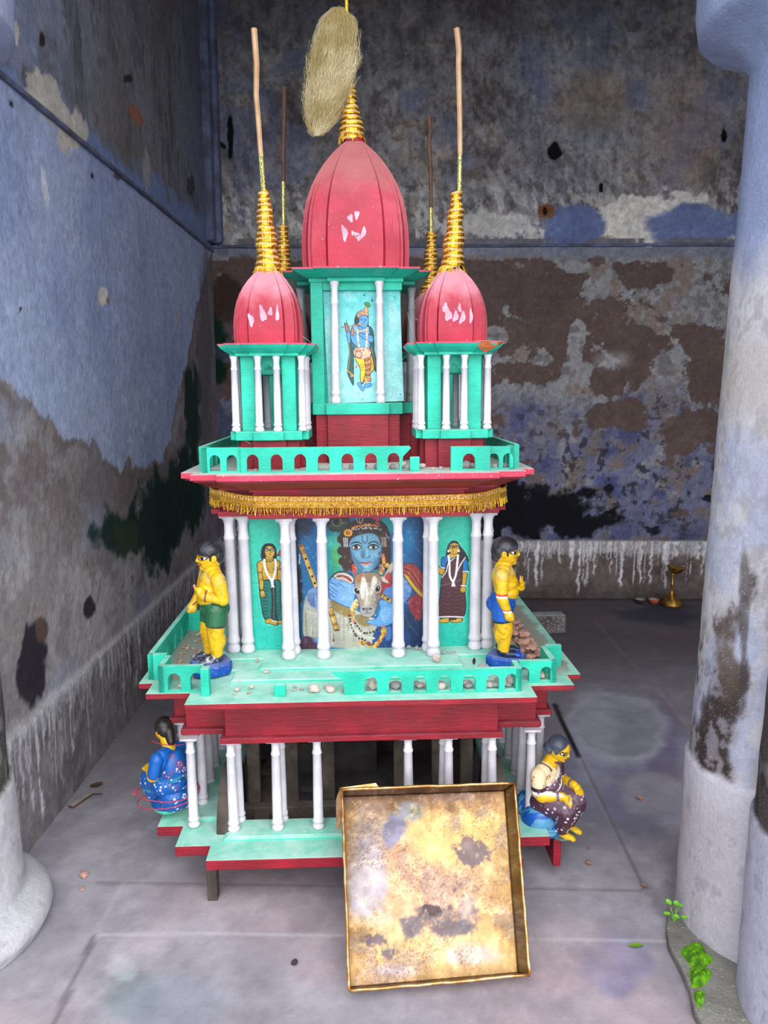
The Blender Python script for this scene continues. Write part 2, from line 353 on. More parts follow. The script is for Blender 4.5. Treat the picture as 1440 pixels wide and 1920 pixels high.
def wall_left_x(y): return -1.215 - .0285 * (y - 1.6)
def paint_left():
    ys = np.arange(1.2, YB + .01, .0095); zs = np.arange(-.04, 4.36, .0095)
    Y, Z = np.meshgrid(ys, zs); X = wall_left_x(Y); P = np.stack([X, Y, Z], -1)
    U, V = pxof(X, Y, Z)
    n1 = fbm(Y, Z, 2.5, 6, 41, .55); n2 = fbm(Y, Z, 7, 6, 42, .6); n3 = fbm(Y, Z, 22, 5, 43, .6); st = fbm(Y * 5, Z, 3, 5, 44, .6)
    C = np.ones(P.shape) * np.array([152., 166, 204])
    C = mixc(C, sst(.4, .7, n1) * .6, (126, 142, 190)); C = mixc(C, sst(.55, .75, fbm(Y * 3, Z, 1.2, 4, 45)) * .5, (156, 168, 202)); C = mixc(C, sst(.62, .7, n3) * .25, (90, 96, 120))
    # above the ledge
    ht = Z > 2.455
    T = np.ones(P.shape) * np.array([112., 110, 116]); T = mixc(T, sst(230, 60, U) * .7, (112, 126, 160)); T = mixc(T, sst(.48, .64, st) * .6, (132, 132, 142))
    T = mixc(T, sst(.5, .66, n2) * .6, (84, 82, 90)); T = mixc(T, sst(.42, .6, n1) * sst(120, 260, U) * .55, (98, 88, 84)); T = mixc(T, sst(310, 380, U) * .6, (86, 98, 128)); T = mixc(T, sst(.6, .66, st) * .5, (60, 62, 72))
    bl = 155 + .77 * U
    T = mixc(T, sst(60, 25, bl - V + (n2 - .5) * 70), (104, 122, 166))
    for a in ((78, 180, 32, 44), (140, 250, 22, 40), (30, 60, 6, 26)): T = mixc(T, blob(U, V, *a, n3, .6, .1), (186, 180, 172))
    T = mixc(T, blob(U, V, 255, 215, 9, 22, n3, .3, .1, -25), (148, 92, 72)); T = mixc(T, blob(U, V, 78, 76, 6, 14, n3, .4), (40, 26, 24)); T = mixc(T, blob(U, V, 240, 148, 9, 8, n3, .5), (40, 40, 44))
    T = mixc(T, blob(U, V, 275, 320, 7, 40, n3, .6, .2) * .8, (158, 152, 146)); T = mixc(T, blob(U, V, 358, 350, 8, 20, n3, .6, .2) * .8, (50, 44, 42))
    C = np.where(ht[..., None], T, C)
    C = mixc(C, blob(U, V, 100, 205, 45, 22, n3, .6, .1, 35), (190, 184, 174)); C = mixc(C, blob(U, V, 135, 255, 24, 30, n3, .6, .1, 30), (186, 180, 170))
    C = mixc(C, blob(U, V, 194, 556, 9, 18, n3, .4, .08), (212, 208, 200)); C = mixc(C, blob(U, V, 203, 563, 4, 6, n3, .4, .2), (130, 116, 96)); C = mixc(C, blob(U, V, 330, 600, 4, 15, n3, .6), (166, 168, 176))
    C = mixc(C, blob(U, V, 84, 350, 5, 36, n3, .5, .2, -8) * .9, (204, 208, 220)); C = mixc(C, blob(U, V, 172, 330, 3, 6, n3, .4) + blob(U, V, 20, 195, 4, 6, n3, .4) + blob(U, V, 38, 580, 3, 4, n3, .4), (40, 44, 54))
    C = mixc(C, blob(U, V, 222, 330, 10, 8, n3, .6) * .8, (66, 60, 64))
    # lower, where the blue coat has gone
    bnd = np.interp(U, [-200, 0, 60, 110, 170, 210, 300, 345, 372, 395], [690, 715, 760, 800, 830, 868, 872, 700, 560, 470]) + (n2 - .5) * 90
    lw = sst(-8, 8, V - bnd)
    R = np.ones(P.shape) * np.array([142., 138, 144]); R = mixc(R, sst(.45, .62, n2), (112, 102, 104)); R = mixc(R, sst(.5, .66, n1) * .7, (170, 168, 172)); R = mixc(R, sst(.58, .66, n3) * .5, (92, 80, 76))
    R = mixc(R, sst(.55, .7, fbm(Y, Z, 4, 5, 47)) * .6, (128, 134, 168)); R = mixc(R, blob(U, V, 110, 1180, 160, 180, n1, .5, .5) * .3, (190, 186, 190))
    R = mixc(R, blob(U, V, 270, 900, 150, 60, n2, .6, .4) * .6, (100, 88, 88))
    R = mixc(R, sst(300, 380, U) * .5, (96, 88, 96))
    C = mixc(C, lw, R)
    C = mixc(C, np.exp(-((V - bnd) / 26) ** 2) * .5 * (V > bnd), (96, 84, 84))
    for a in ((215, 1000, 48, 42), (290, 980, 40, 88), (345, 915, 40, 70), (360, 770, 18, 85), (330, 960, 34, 60)): C = mixc(C, blob(U, V, *a, n2, .85, .2) * .95, (22, 42, 36))
    C = mixc(C, blob(U, V, 235, 1010, 26, 30, n2, .8, .2) * .7, (52, 62, 46)); C = mixc(C, blob(U, V, 55, 1250, 30, 95, n2, .8, .12, 4), (38, 34, 42)); C = mixc(C, blob(U, V, 78, 1180, 12, 24, n2, .6), (84, 66, 58))
    C = mixc(C, blob(U, V, 165, 1142, 12, 20, n2, .8), (46, 42, 48)); C = mixc(C, blob(U, V, 383, 650, 12, 180, n2, .6, .3) * .7, (84, 78, 84))
    dd = sst(.43, .415, Z)
    D = np.ones(P.shape) * np.array([118., 112, 116]); D = mixc(D, sst(.45, .65, n2), (98, 92, 96)); D = mixc(D, sst(.5, .7, n3) * .4, (140, 136, 140))
    D = mixc(D, sst(.34, .42, Z + (n2 - .5) * .1) * .6, (178, 178, 188))
    D = mixc(D, drips(Y, Z, .42, 2, .05, .05, .3, n3) * .9, (196, 196, 204)); D = mixc(D, drips(Y, Z, .42, 8, .11, .1, .4, n3), (206, 206, 214))
    C = mixc(C, dd, D)
    C = mixc(C, np.exp(-((Z - .43) / .02) ** 2) * .5, (196, 194, 200))
    C = C * (.93 + .14 * n3[..., None])
    C = 255 * (np.clip(C, 0, 255) / 255) ** .82; C = C * (.90 + .20 * fbm(Y, Z, 30, 5, 132, .65)[..., None])
    P[..., 0] += (n2 - .5) * .010 + .010 * dd - .012 * ht * 0
    return P, C
P_, C_ = paint_left()
tag(link('wall_left', grid_mesh('wall_left', P_, C_, WALLM, flip=True)), kind='structure')

PLAST = painted('plain_grey_plaster', (128, 124, 130), (104, 100, 106), rough=.9, chip_t=.8)
b = MB(); b.box(3.27, 3.4, 1.2, YB + .06, -.04, 4.37); tag(b.build('wall_right', PLAST), kind='structure')
b = MB(); b.box(-1.6, 3.4, 1.55, YB + .1, 4.36, 4.46); tag(b.build('ceiling', PLAST), kind='structure')  # unseen ceiling, put in to keep skylight out of the room
b = MB(); b.box(-1.6, 3.4, 1.75, 2.15, 3.55, 4.36); tag(b.build('front_sky_blocker', PLAST), kind='structure')  # unseen beam over the pillars, added to block skylight on the upper wall
# ledge mouldings
BLUEP = painted('blue_limewash', (112, 122, 156), (84, 86, 104), dust_lit=(110, 108, 112), dust_lit_amt=.5, rough=.85, chip_t=.7, chips=(60, 56, 58), bs=.7)
b = MB()
def strip(prof, p0, p1, nrm):
    p0 = Vector(p0); p1 = Vector(p1); n = len(prof); vs = []; K = 60
    rr = random.Random(4)
    for k in range(K + 1):
        q = p0.lerp(p1, k / K)
        for d, z in prof: vs.append(q + nrm * (d + (rr.random() - .5) * .003) + Vector((0, 0, z + (rr.random() - .5) * .003)))
    fs = [(k * n + i, k * n + (i + 1) % n, (k + 1) * n + (i + 1) % n, (k + 1) * n + i) for k in range(K) for i in range(n)]
    b.add(vs, fs)
strip([(-.03, -.01), (.012, -.008), (.016, 0), (.010, .010), (-.03, .014)], (-1.33, YB - .005, 2.485), (3.3, YB - .005, 2.485), Vector((0, -1, 0)))
tag(b.build('trim_1', BLUEP), kind='structure')
b = MB(); strip([(-.03, -.01), (.014, -.006), (.018, .002), (.010, .014), (-.03, .018)], (wall_left_x(1.2), 1.2, 2.455), (wall_left_x(YB), YB, 2.455), Vector((1, 0, 0)))
tag(b.build('trim_2', BLUEP), kind='structure')
# narrow pilaster running up the far left corner above the ledge
b = MB(); b.box(-1.36, -1.275, YB - .16, YB + .02, 2.50, 4.36); b.box(-1.36, -1.245, YB - .07, YB + .02, 2.50, 4.36)
tag(b.build('trim_3', BLUEP, bevel=.02), kind='structure')

def paint_floor():
    xs = np.arange(-1.5, 3.31, .0115); ys = np.arange(.6, YB + .06, .0115)
    X, Y = np.meshgrid(xs, ys); P = np.stack([X, Y, np.zeros_like(X)], -1)
    U, V = pxof(X, Y, 0 * X)
    n1 = fbm(X, Y, 2, 6, 61, .55); n2 = fbm(X, Y, 6, 6, 62, .6); n3 = fbm(X, Y, 22, 5, 63, .6)
    C = np.ones(P.shape) * np.array([160., 157, 163])
    C = mixc(C, sst(.4, .65, n1) * .6, (134, 130, 136)); C = mixc(C, sst(.5, .7, n2) * .4, (166, 162, 168)); C = mixc(C, sst(.5, .68, fbm(X, Y, 1.6, 4, 66)) * .5, (172, 150, 152))
    # inner slabs are darker, with the light falloff indoors painted in
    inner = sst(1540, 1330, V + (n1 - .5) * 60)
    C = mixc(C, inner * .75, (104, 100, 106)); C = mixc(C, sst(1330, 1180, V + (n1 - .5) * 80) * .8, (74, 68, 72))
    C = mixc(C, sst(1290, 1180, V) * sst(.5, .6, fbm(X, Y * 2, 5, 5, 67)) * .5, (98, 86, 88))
    # purple grey damp around the fresh cement patch
    C = mixc(C, blob(U, V, 1190, 1440, 130, 140, n1, .5, .3) * .7, (108, 108, 134)); C = mixc(C, blob(U, V, 1240, 1420, 36, 120, n2, .5, .3) * .7, (96, 88, 108))
    C = mixc(C, blob(U, V, 1160, 1365, 98, 66, n2, .3, .16, 12) * .95, (146, 148, 158)); C = mixc(C, blob(U, V, 1225, 1490, 60, 42, n2, .35, .2) * .85, (138, 136, 142))
    C = mixc(C, blob(U, V, 1160, 1362, 86, 55, n2, .3, .1, 12) * .8, (112, 114, 120))
    C = mixc(C, blob(U, V, 1180, 1320, 60, 12, n2, .6, .4) * .35, (150, 150, 158))
    C = mixc(C, blob(U, V, 1150, 1810, 50, 60, n2, .9, .3, 40) * .6, (118, 116, 150)); C = mixc(C, blob(U, V, 1060, 1790, 110, 60, n2, .6, .4) * .35, (190, 164, 166))
    C = mixc(C, blob(U, V, 245, 1860, 46, 46, n2, .7, .2) * .6, (126, 142, 138)); C = mixc(C, blob(U, V, 330, 1880, 110, 50, n2, .8, .3) * .5, (140, 148, 160)); C = mixc(C, blob(U, V, 230, 1810, 30, 24, n2, .9) * .4, (190, 196, 200))
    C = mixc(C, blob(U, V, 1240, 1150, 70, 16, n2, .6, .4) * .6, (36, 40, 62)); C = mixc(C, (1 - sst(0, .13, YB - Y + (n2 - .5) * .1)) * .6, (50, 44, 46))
    C = mixc(C, blob(U, V, 1245, 1680, 22, 30, n3, .9, .2) * .4, (106, 102, 102)); C = mixc(C, blob(U, V, 1110, 1400, 40, 100, n2, .8, .4) * .4, (160, 162, 176)); C = mixc(C, sst(.52, .62, fbm(X, Y, 9, 5, 69, .65)) * .25 * sst(1300, 1450, V), (120, 116, 122))
    # joints between slabs (pixel polylines turned into floor lines)
    def seam(pts, w, col, a=.8, jit=.006):
        nonlocal C
        G = [on_z(*p) for p in pts]
        for A, B_ in zip(G[:-1], G[1:]):
            d = (B_ - A); Ln = d.length; d = d / Ln
            t = np.clip((X - A.x) * d.x + (Y - A.y) * d.y, 0, Ln)
            ds = np.hypot(X - A.x - t * d.x, Y - A.y - t * d.y) + (n3 - .5) * jit
            C = mixc(C, (1 - sst(w * .5, w * 1.3, ds)) * a, col)
    seam([(180, 1655), (700, 1662), (1200, 1668)], .008, (112, 108, 112), .6); seam([(178, 1750), (640, 1752)], .007, (190, 188, 192), .6); seam([(990, 1760), (1255, 1763)], .007, (190, 188, 192), .5)
    seam([(178, 1752), (95, 1930)], .008, (104, 100, 104), .7); seam([(230, 1655), (180, 1752)], .006, (176, 174, 178), .5)
    seam([(1040, 1320), (1085, 1420)], .012, (20, 20, 24), .95); seam([(1085, 1420), (1125, 1500), (1210, 1665)], .012, (150, 146, 150), .5); seam([(1090, 1425), (1130, 1505), (1210, 1665)], .007, (92, 88, 92), .6)
    seam([(1070, 1288), (1230, 1289)], .008, (122, 116, 120), .6); seam([(1115, 1165), (1296, 1366)], .010, (110, 102, 106), .6); seam([(1230, 1289), (1296, 1366)], .014, (140, 122, 130), .5); seam([(1060, 1468), (1100, 1470)], .008, (158, 154, 160), .5)
    C = C * (.90 + .2 * n3[..., None]) * (.92 + .16 * n2[..., None]) * np.array([1.0, 1.0, 1.025])
    P[..., 2] += (n2 - .5) * .003 - .0015
    return P, C
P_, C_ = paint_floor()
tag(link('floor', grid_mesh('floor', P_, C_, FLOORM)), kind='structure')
BOUNCE_PAVING = painted('unseen_bounce_paving', (176, 172, 174), (150, 146, 150), rough=.8)
b = MB(); b.box(-7, 7, -7, .601, -.08, -.002); tag(b.build('ground', BOUNCE_PAVING), kind='structure')  # unseen ground behind the camera, added to bounce light inside

# ---- pillars
def pillar(name, cx, cy, prof, paint, a0, a1):
    """prof: (z, r) points; painted by paint(U, V, Z, A, n..)"""
    zs = np.concatenate([np.arange(0, 3.0, .008)]); an = np.radians(np.arange(a0, a1, 1.6))
    A, Z = np.meshgrid(an, zs); pz, pr = zip(*prof); R = np.interp(Z, pz, pr)
    n2 = fbm(A * .3, Z, 7, 6, 71, .6)
    n3 = fbm(A * .3 * 1.0, Z, 24, 5, 72, .6); n1 = fbm(A * .3, Z, 2.6, 5, 73, .55)
    R = R + (n2 - .5) * .008
    X = cx + R * np.cos(A); Y = cy + R * np.sin(A); P = np.stack([X, Y, Z], -1); U, V = pxof(X, Y, Z)
    C = paint(U, V, Z, n1, n2, n3)
    return tag(link(name, grid_mesh(name, P, C * (.93 + .14 * n3[..., None]), PILM)), kind='structure')
def pr_far(U, V, Z, n1, n2, n3):
    C = np.ones(U.shape + (3,)) * np.array([158., 170, 204])
    C = mixc(C, sst(.45, .65, n1) * .5, (118, 130, 164)); C = mixc(C, sst(440, 560, V + (n2 - .5) * 140), (194, 192, 200)); C = mixc(C, sst(.50, .62, n3) * sst(450, 600, V) * .5, (138, 132, 132))
    C = mixc(C, sst(780, 860, V + (n1 - .5) * 100) * sst(.45, .6, n2) * .45, (150, 162, 198))
    C = mixc(C, sst(600, 700, V + (n2 - .5) * 120) * sst(820, 740, V + (n1 - .5) * 80) * .5, (176, 166, 158))
    m = blob(U, V, 1345, 1370, 44, 200, n2, 1.0, .35, 8); C = mixc(C, m * sst(.38, .5, n3), (44, 36, 36)); C = mixc(C, m * .5, (76, 66, 64)); C = mixc(C, blob(U, V, 1362, 1245, 30, 70, n2, 1.1, .3) * .7, (96, 84, 76))
    C = mixc(C, blob(U, V, 1395, 1180, 10, 150, n2, .8, .3) * .6, (60, 54, 56))
    d = sst(.505, .495, Z + (n2 - .5) * .03)
    D = np.ones(U.shape + (3,)) * np.array([178., 174, 182]); D = mixc(D, sst(.45, .7, n1) * .6, (196, 192, 204)); D = mixc(D, sst(.6, .7, n3) * .5, (140, 136, 146)); D = mixc(D, sst(.36, .48, Z) * .5, (206, 206, 220))
    return mixc(C, d, D)
def pr_near(U, V, Z, n1, n2, n3):
    C = np.ones(U.shape + (3,)) * np.array([150., 164, 198])
    C = mixc(C, sst(500, 620, V + (n2 - .5) * 140), (180, 178, 190)); C = mixc(C, sst(.55, .68, n3) * .5, (138, 132, 134)); C = mixc(C, sst(.5, .65, n2) * sst(900, 1000, V) * .5, (200, 200, 214))
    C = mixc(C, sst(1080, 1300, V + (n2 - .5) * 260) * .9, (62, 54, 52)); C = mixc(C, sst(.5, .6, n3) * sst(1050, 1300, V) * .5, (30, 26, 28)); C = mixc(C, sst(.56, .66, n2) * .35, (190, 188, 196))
    d = sst(.505, .495, Z + (n2 - .5) * .03)
    D = np.ones(U.shape + (3,)) * np.array([176., 176, 196]); D = mixc(D, sst(.45, .7, n1) * .6, (204, 202, 222)); D = mixc(D, sst(.6, .7, n3) * .5, (136, 134, 150))
    return mixc(C, d, D)
flare = [(2.28, 0), (2.31, .02), (2.345, .07), (2.365, .125), (2.42, .135), (3, .14)]
def pf(r0, r1, rd): return [(0, rd), (.492, rd), (.502, r0), (1.2, (r0 + r1) / 2 + .006), (2.28, r1)] + [(z, r1 + d) for z, d in flare[1:]]
pillar('column_1', 1.045, 2.02, pf(.236, .197, .248), pr_far, 60, 330)
pillar('column_2', 1.100, 1.665, pf(.262, .23, .272), pr_near, 90, 330)
def pl(U, V, Z, n1, n2, n3):
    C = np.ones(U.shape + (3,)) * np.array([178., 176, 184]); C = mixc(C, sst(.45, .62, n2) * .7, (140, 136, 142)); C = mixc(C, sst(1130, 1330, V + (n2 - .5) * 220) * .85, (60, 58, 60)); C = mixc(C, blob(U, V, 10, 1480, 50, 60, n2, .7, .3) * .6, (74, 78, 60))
    C = mixc(C, sst(.5, .6, n3) * sst(1150, 1300, V) * .5, (150, 148, 152)); C = mixc(C, sst(900, 500, V), (150, 160, 190))
    d = sst(.425, .415, Z + (n2 - .5) * .03); D = np.ones(U.shape + (3,)) * np.array([196., 196, 202]); D = mixc(D, sst(.5, .65, n2) * .5, (168, 168, 174)); D = mixc(D, sst(.62, .7, n3) * .4, (140, 136, 134)); return mixc(C, d, D)
base_roll = [(0, .315), (.03, .33), (.06, .325), (.09, .295), (.10, .262)]
pillar('column_3', -1.332, 1.93, base_roll + [(.415, .252), (.425, .24), (2.28, .225), (2.31, .26), (2.345, .33), (2.365, .385), (3, .39)], pl, -70, 120)
pillar('column_4', -1.38, 1.50, base_roll + [(.415, .262), (.425, .25), (2.28, .235), (2.31, .26), (2.345, .33), (2.365, .37), (3, .38)], pl, -90, 100)
# mossy kerb at the foot of the right pillars
MOSSY = painted('lichened_cement', (128, 126, 122), (92, 90, 86), dust_lit=(150, 150, 140), rough=.9, chip_t=.68, bs=.9)
kpx = [(1262, 1690), (1252, 1700), (1249, 1740), (1253, 1768), (1275, 1810), (1292, 1850), (1300, 1890), (1318, 1925), (1340, 1990), (1500, 1990), (1500, 1690)]
kp = [on_z(x, y, .022) for x, y in kpx]
b = MB(); b.loft([([(p.x, p.y) for p in kp], -.01), ([(p.x, p.y) for p in kp], .022)])
tag(b.build('trim_4', MOSSY, bevel=.008), kind='structure')
# ---------------------------------------------------------------- the temple chariot
CH = empty('temple_chariot', (-.142, 2.68, 0)); CH.rotation_mode = 'QUATERNION'
CHM = Matrix.Rotation(math.radians(3.35), 3, 'Z') @ Matrix.Rotation(math.radians(-.5), 3, 'Y')
CH.rotation_quaternion = CHM.to_quaternion()
tag(CH, 'turquoise and crimson painted wooden temple chariot with five ribbed domes and rows of white pillars', 'chariot')
bpy.context.view_layer.update()
def chw(p): return CHM @ Vector(p) + CH.location       # chariot coordinates -> world
rnd = random.Random(11)
def plan(*st):
    """stepped four-fold plan: st = (half width, depth) of each front step, from the middle out"""
    q = []
    for k, (a, d) in enumerate(st):
        if k: q.append((st[k - 1][0], d))
        q.append((a, d))
    q = [(x, -y) for x, y in q]                        # front right quadrant, going right
    right = q                                         # from the front middle to the right flank
    out = list(right) + [(x, -y) for x, y in reversed(right)] + [(-x, -y) for x, y in right] + [(-x, y) for x, y in reversed(right)]
    return out
def grow(st, d): return [(a + d, b_ + d) for a, b_ in st]
B0 = [(.455, .63), (.56, .555), (.64, .445)]

# base platform: a stepped ring of boards round the open cart
b = MB()
def ring(b, outer, inner, z0, z1, mtop=0, mside=1):
    n = len(outer); vs = [(x, y, z0) for x, y in outer] + [(x, y, z1) for x, y in outer] + [(x, y, z0) for x, y in inner] + [(x, y, z1) for x, y in inner]
    fs = []; ms = []
    for i in range(n):
        j = (i + 1) % n
        fs += [(i, j, n + j, n + i), (2 * n + j, 2 * n + i, 3 * n + i, 3 * n + j), (n + i, n + j, 3 * n + j, 3 * n + i), (j, i, 2 * n + i, 2 * n + j)]; ms += [mside, mside, mtop, mside]
    k = len(s_ := b.f); b.add(vs, fs); b.m[k:] = ms
ring(b, plan(*B0), plan((.40, .425), (.42, .42), (.455, .40)), .140, .172)
b.build('base_platform', [TEAL_TOP, RED], CH, bevel=.003)
for s in range(4):
    b = MB(); c = math.pi / 2 * s; M4 = Matrix.Rotation(c, 4, 'Z')
    b.loft([([(-.42, -.535), (.42, -.535), (.42, -.43), (-.42, -.43)], .172), ([(-.42, -.535), (.42, -.535), (.42, -.43), (-.42, -.43)], .176), ([(-.41, -.522), (.41, -.522), (.41, -.435), (-.41, -.435)], .181)], M=M4)
    b.build('step_board', TEAL_TOP, CH)
b = MB(); b.box(.425, .457, -.66, -.63, .075, .172, 0); b.build('hanging_board', [RED], CH, bevel=.003)
b = MB(); b.box(.585, .61, -.50, -.30, .035, .14, 0, Matrix.Translation((0, 0, 0))); b.build('corner_brace', [RED], CH, bevel=.003)

def column_mesh(name, h, r, abac=None, seg=18):
    b = MB()
    pr = [(r * 1.0, 0), (r * 1.22, .012 * h), (r * 1.25, .03 * h), (r * 1.05, .055 * h), (r * .92, .065 * h), (r * 1.18, .075 * h), (r * 1.22, .088 * h), (r * 1.1, .105 * h), (r * 1.0, .12 * h),
          (r * .98, .4 * h), (r * .86, .815 * h), (r * .98, .82 * h), (r * 1.0, .832 * h), (r * .9, .843 * h), (r * .8, .87 * h), (r * .8, .925 * h), (r * .98, .955 * h), (r * 1.3, .968 * h), (r * 1.38, .975 * h)]
    top = .975 * h if abac else h
    if not abac: pr = pr[:-3] + [(r * .95, .965 * h), (r * 1.12, .985 * h), (r * 1.12, h)]
    b.lathe(pr, seg)
    if abac: b.box(-abac, abac, -abac, abac, .975 * h, h)
    me = b.mesh(name); me.shade_auto_smooth(use_auto_smooth=True) if hasattr(me, 'shade_auto_smooth') else None
    me.materials.append(WHITE)
    for p in me.polygons: p.use_smooth = abs(p.normal.z) < .96
    return me
def put_cols(me, pts, z, parent=CH, name='column', jit=.004):
    for (x, y) in pts:
        o = bpy.data.objects.new(name, me); COL.objects.link(o); o.parent = parent
        o.location = (x + rnd.uniform(-jit, jit) * .6, y + rnd.uniform(-jit, jit) * .6, z)
        o.rotation_euler = (rnd.uniform(-.004, .004), rnd.uniform(-.006, .006), rnd.choice((0, math.pi / 2)) + rnd.uniform(-.04, .04))
LC = column_mesh('lower_column', .296, .0150, .025)
zl = .181
front = [(-.395, -.49), (-.262, -.49), (-.138, -.49), (.138, -.49), (.262, -.49), (.395, -.49)]
back2 = [(-.385, -.44), (-.252, -.44), (.252, -.44), (.385, -.44), (.14, -.44), (-.14, -.44)]
def rot4(pts, ks=(0, 1, 2, 3)):
    o = []
    for k in ks:
        c, s = round(math.cos(k * math.pi / 2)), round(math.sin(k * math.pi / 2)); o += [(x * c - y * s, x * s + y * c) for x, y in pts]
    return o
put_cols(LC, rot4(front, (0, 2)) + rot4(back2[:4], (0,)), zl)
LC2 = LC
put_cols(LC, [(-.522, -.45), (.522, -.45), (-.575, -.335), (.575, -.335), (-.522, -.318), (.522, -.318), (-.528, -.178), (.528, -.178), (-.528, -.066), (.528, -.066), (-.528, .07), (.528, .07), (-.528, .2), (.528, .2), (-.522, .33), (.522, .33), (-.52, .45), (.52, .45)], .176)

# lower entablature and deck
E1 = [(.405, .515), (.535, .445), (.59, .36)]
b = MB(); b.loft([(plan(*grow(E1, .014)), .477), (plan(*grow(E1, .014)), .494)]); b.build('lintel', RED, CH, bevel=.002)
b = MB(); b.loft([(plan(*E1), .494), (plan(*E1), .596)]); b.build('frieze', RED, CH, bevel=.002)
D1 = [(.488, .655), (.615, .572), (.657, .49)]
DUSTDECK = TEAL_TOP.copy(); DUSTDECK.name = 'dusty_walkway_teal'
dn_ = DUSTDECK.node_tree; db_ = dn_.nodes['Principled BSDF']; src_ = db_.inputs['Base Color'].links[0].from_socket
dt_ = N(dn_, 'ShaderNodeTexCoord'); dx_ = N(dn_, 'ShaderNodeSeparateXYZ'); dn_.links.new(dt_.outputs['Object'], dx_.inputs[0])
wob = math_(dn_, 'MULTIPLY', math_(dn_, 'SUBTRACT', noise(dn_, 12, 4), .5), .12)
ax_ = math_(dn_, 'ADD', math_(dn_, 'ABSOLUTE', dx_.outputs['X']), wob); m1 = ramp(dn_, ax_, .475, .50); m1 = math_(dn_, 'MULTIPLY', m1, math_(dn_, 'SUBTRACT', 1.0, ramp(dn_, ax_, .62, .64)))
m1 = math_(dn_, 'MULTIPLY', m1, ramp(dn_, math_(dn_, 'ADD', dx_.outputs['Y'], wob), -.50, -.44))
dn_.links.new(mix(dn_, math_(dn_, 'MULTIPLY', m1, .85), src_, L4((150, 142, 132))), db_.inputs['Base Color'])
def cornice(E, D, z0, z1, g0=.012):
    b = MB(); L = [(plan(*grow(E, 0)), z0)]
    lv = [(0.10, 0.0), (.10, .12), (.3, .25), (.55, .55), (.8, .8), (.88, .86), (.88, 1)]
    for t, u in lv: L.append((plan(*[(e[0] * (1 - t) + d[0] * t, e[1] * (1 - t) + d[1] * t) for e, d in zip(E, D)]), z0 + (z1 - z0) * u))
    b.loft(L); return b
cornice(E1, D1, .596, .638).build('cornice', RED, CH)
b = MB(); b.loft([(plan(*D1), .638), (plan(*D1), .655)], capm=(1, 0), mats=[1]); b.build('deck', [DUSTDECK, RED], CH, bevel=.002)
S1 = [(.385, .505), (.47, .42), (.52, .33)]
b = MB(); b.loft([(plan(*S1), .655), (plan(*S1), .661), (plan(*grow(S1, -.006)), .664)]); b.build('deck_step', TEAL_TOP, CH)
S2 = [(.31, .43), (.44, .34), (.46, .28)]
b = MB(); b.loft([(plan(*S2), .662), (plan(*S2), .668), (plan(*grow(S2, -.006)), .671)]); b.build('deck_step', TEAL_TOP, CH)

def rail(p0, p1, z0, z1, holes, hw, hz, th=.016, parent=CH, name='railing', ragged=(0, 0), base=.004, mat=None):
    """a board with round-headed openings; holes = fractions along the board"""
    p0 = Vector((*p0, 0)); p1 = Vector((*p1, 0)); Ln = (p1 - p0).length; d = (p1 - p0) / Ln; nrm = Vector((-d.y, d.x, 0)); b = MB()
    def prism(poly, y0=0, y1=th):
        n = len(poly); vs = [p0 + d * s + nrm * y0 + Vector((0, 0, z)) for s, z in poly] + [p0 + d * s + nrm * y1 + Vector((0, 0, z)) for s, z in poly]
        fs = [tuple(range(n)), tuple(reversed(range(n, 2 * n)))] + [(i, i + n, (i + 1) % n + n, (i + 1) % n) for i in range(n)]
        b.add(vs, fs)
    hs = sorted(h for h in holes if h < Ln - hw * .4); cur = 0
    for h in hs:
        a, c = h - hw / 2, h + hw / 2
        prism([(cur, z0), (a, z0), (a, z1), (cur, z1)])
        K = 10; arc = [(h - hw / 2 * math.cos(math.pi * i / K), hz - hw * .55 + hw * .55 * math.sin(math.pi * i / K)) for i in range(K + 1)]
        for i in range(K): prism([arc[i], arc[i + 1], (arc[i + 1][0], z1), (arc[i][0], z1)])
        if base: prism([(a, z0), (c, z0), (c, z0 + base), (a, z0 + base)])
        cur = c
    e = Ln
    if ragged[1]: prism([(cur, z0), (e - ragged[1], z0), (e - ragged[1] * .8, z0 + .6 * (z1 - z0)), (e, z1 - .006), (e - .004, z1), (cur, z1)])
    else: prism([(cur, z0), (e, z0), (e, z1), (cur, z1)])
    o = b.build(name, mat or TEAL, parent)
    bm = bmesh.new(); bm.from_mesh(o.data); bmesh.ops.remove_doubles(bm, verts=bm.verts, dist=1e-5)
    seen = {}
    for f in bm.faces: seen.setdefault(tuple(sorted(v.index for v in f.verts)), []).append(f)
    dele = [f for fs in seen.values() if len(fs) > 1 for f in fs]
    bmesh.ops.delete(bm, geom=dele, context='FACES_ONLY'); bm.to_mesh(o.data); bm.free()
    return o
zr = .655
rail((-.05, -.612), (.452, -.612), zr, .724, [.075, .144, .214, .283, .353, .420, .472], .036, .708, ragged=(0, 0))
b = MB(); b.add([(-.085, -.612, .724), (-.05, -.612, .724), (-.05, -.612, .68), (-.055, -.612, .702), (-.075, -.612, .712), (-.085, -.596, .724), (-.05, -.596, .724), (-.05, -.596, .68), (-.055, -.596, .702), (-.075, -.596, .712)],
               [(0, 4, 3, 2, 1), (5, 6, 7, 8, 9), (0, 1, 6, 5), (0, 5, 9, 4), (4, 9, 8, 3), (3, 8, 7, 2)]); b.build('railing', TEAL, CH)
b = MB(); b.box(-.246, -.214, -.614, -.596, zr, .69); b.build('railing_stub', TEAL, CH, bevel=.002)
rail((-.578, -.565), (-.45, -.565), zr, .733, [.045, .108], .036, .712)
b = MB(); b.box(-.452, -.428, -.600, -.572, zr, .735); b.build('railing_post', TEAL, CH, bevel=.002)
rail((-.578, -.47), (-.578, -.565), zr, .733, [.05], .034, .712); rail((-.634, -.462), (-.578, -.462), zr, .733, [], .03, .71)
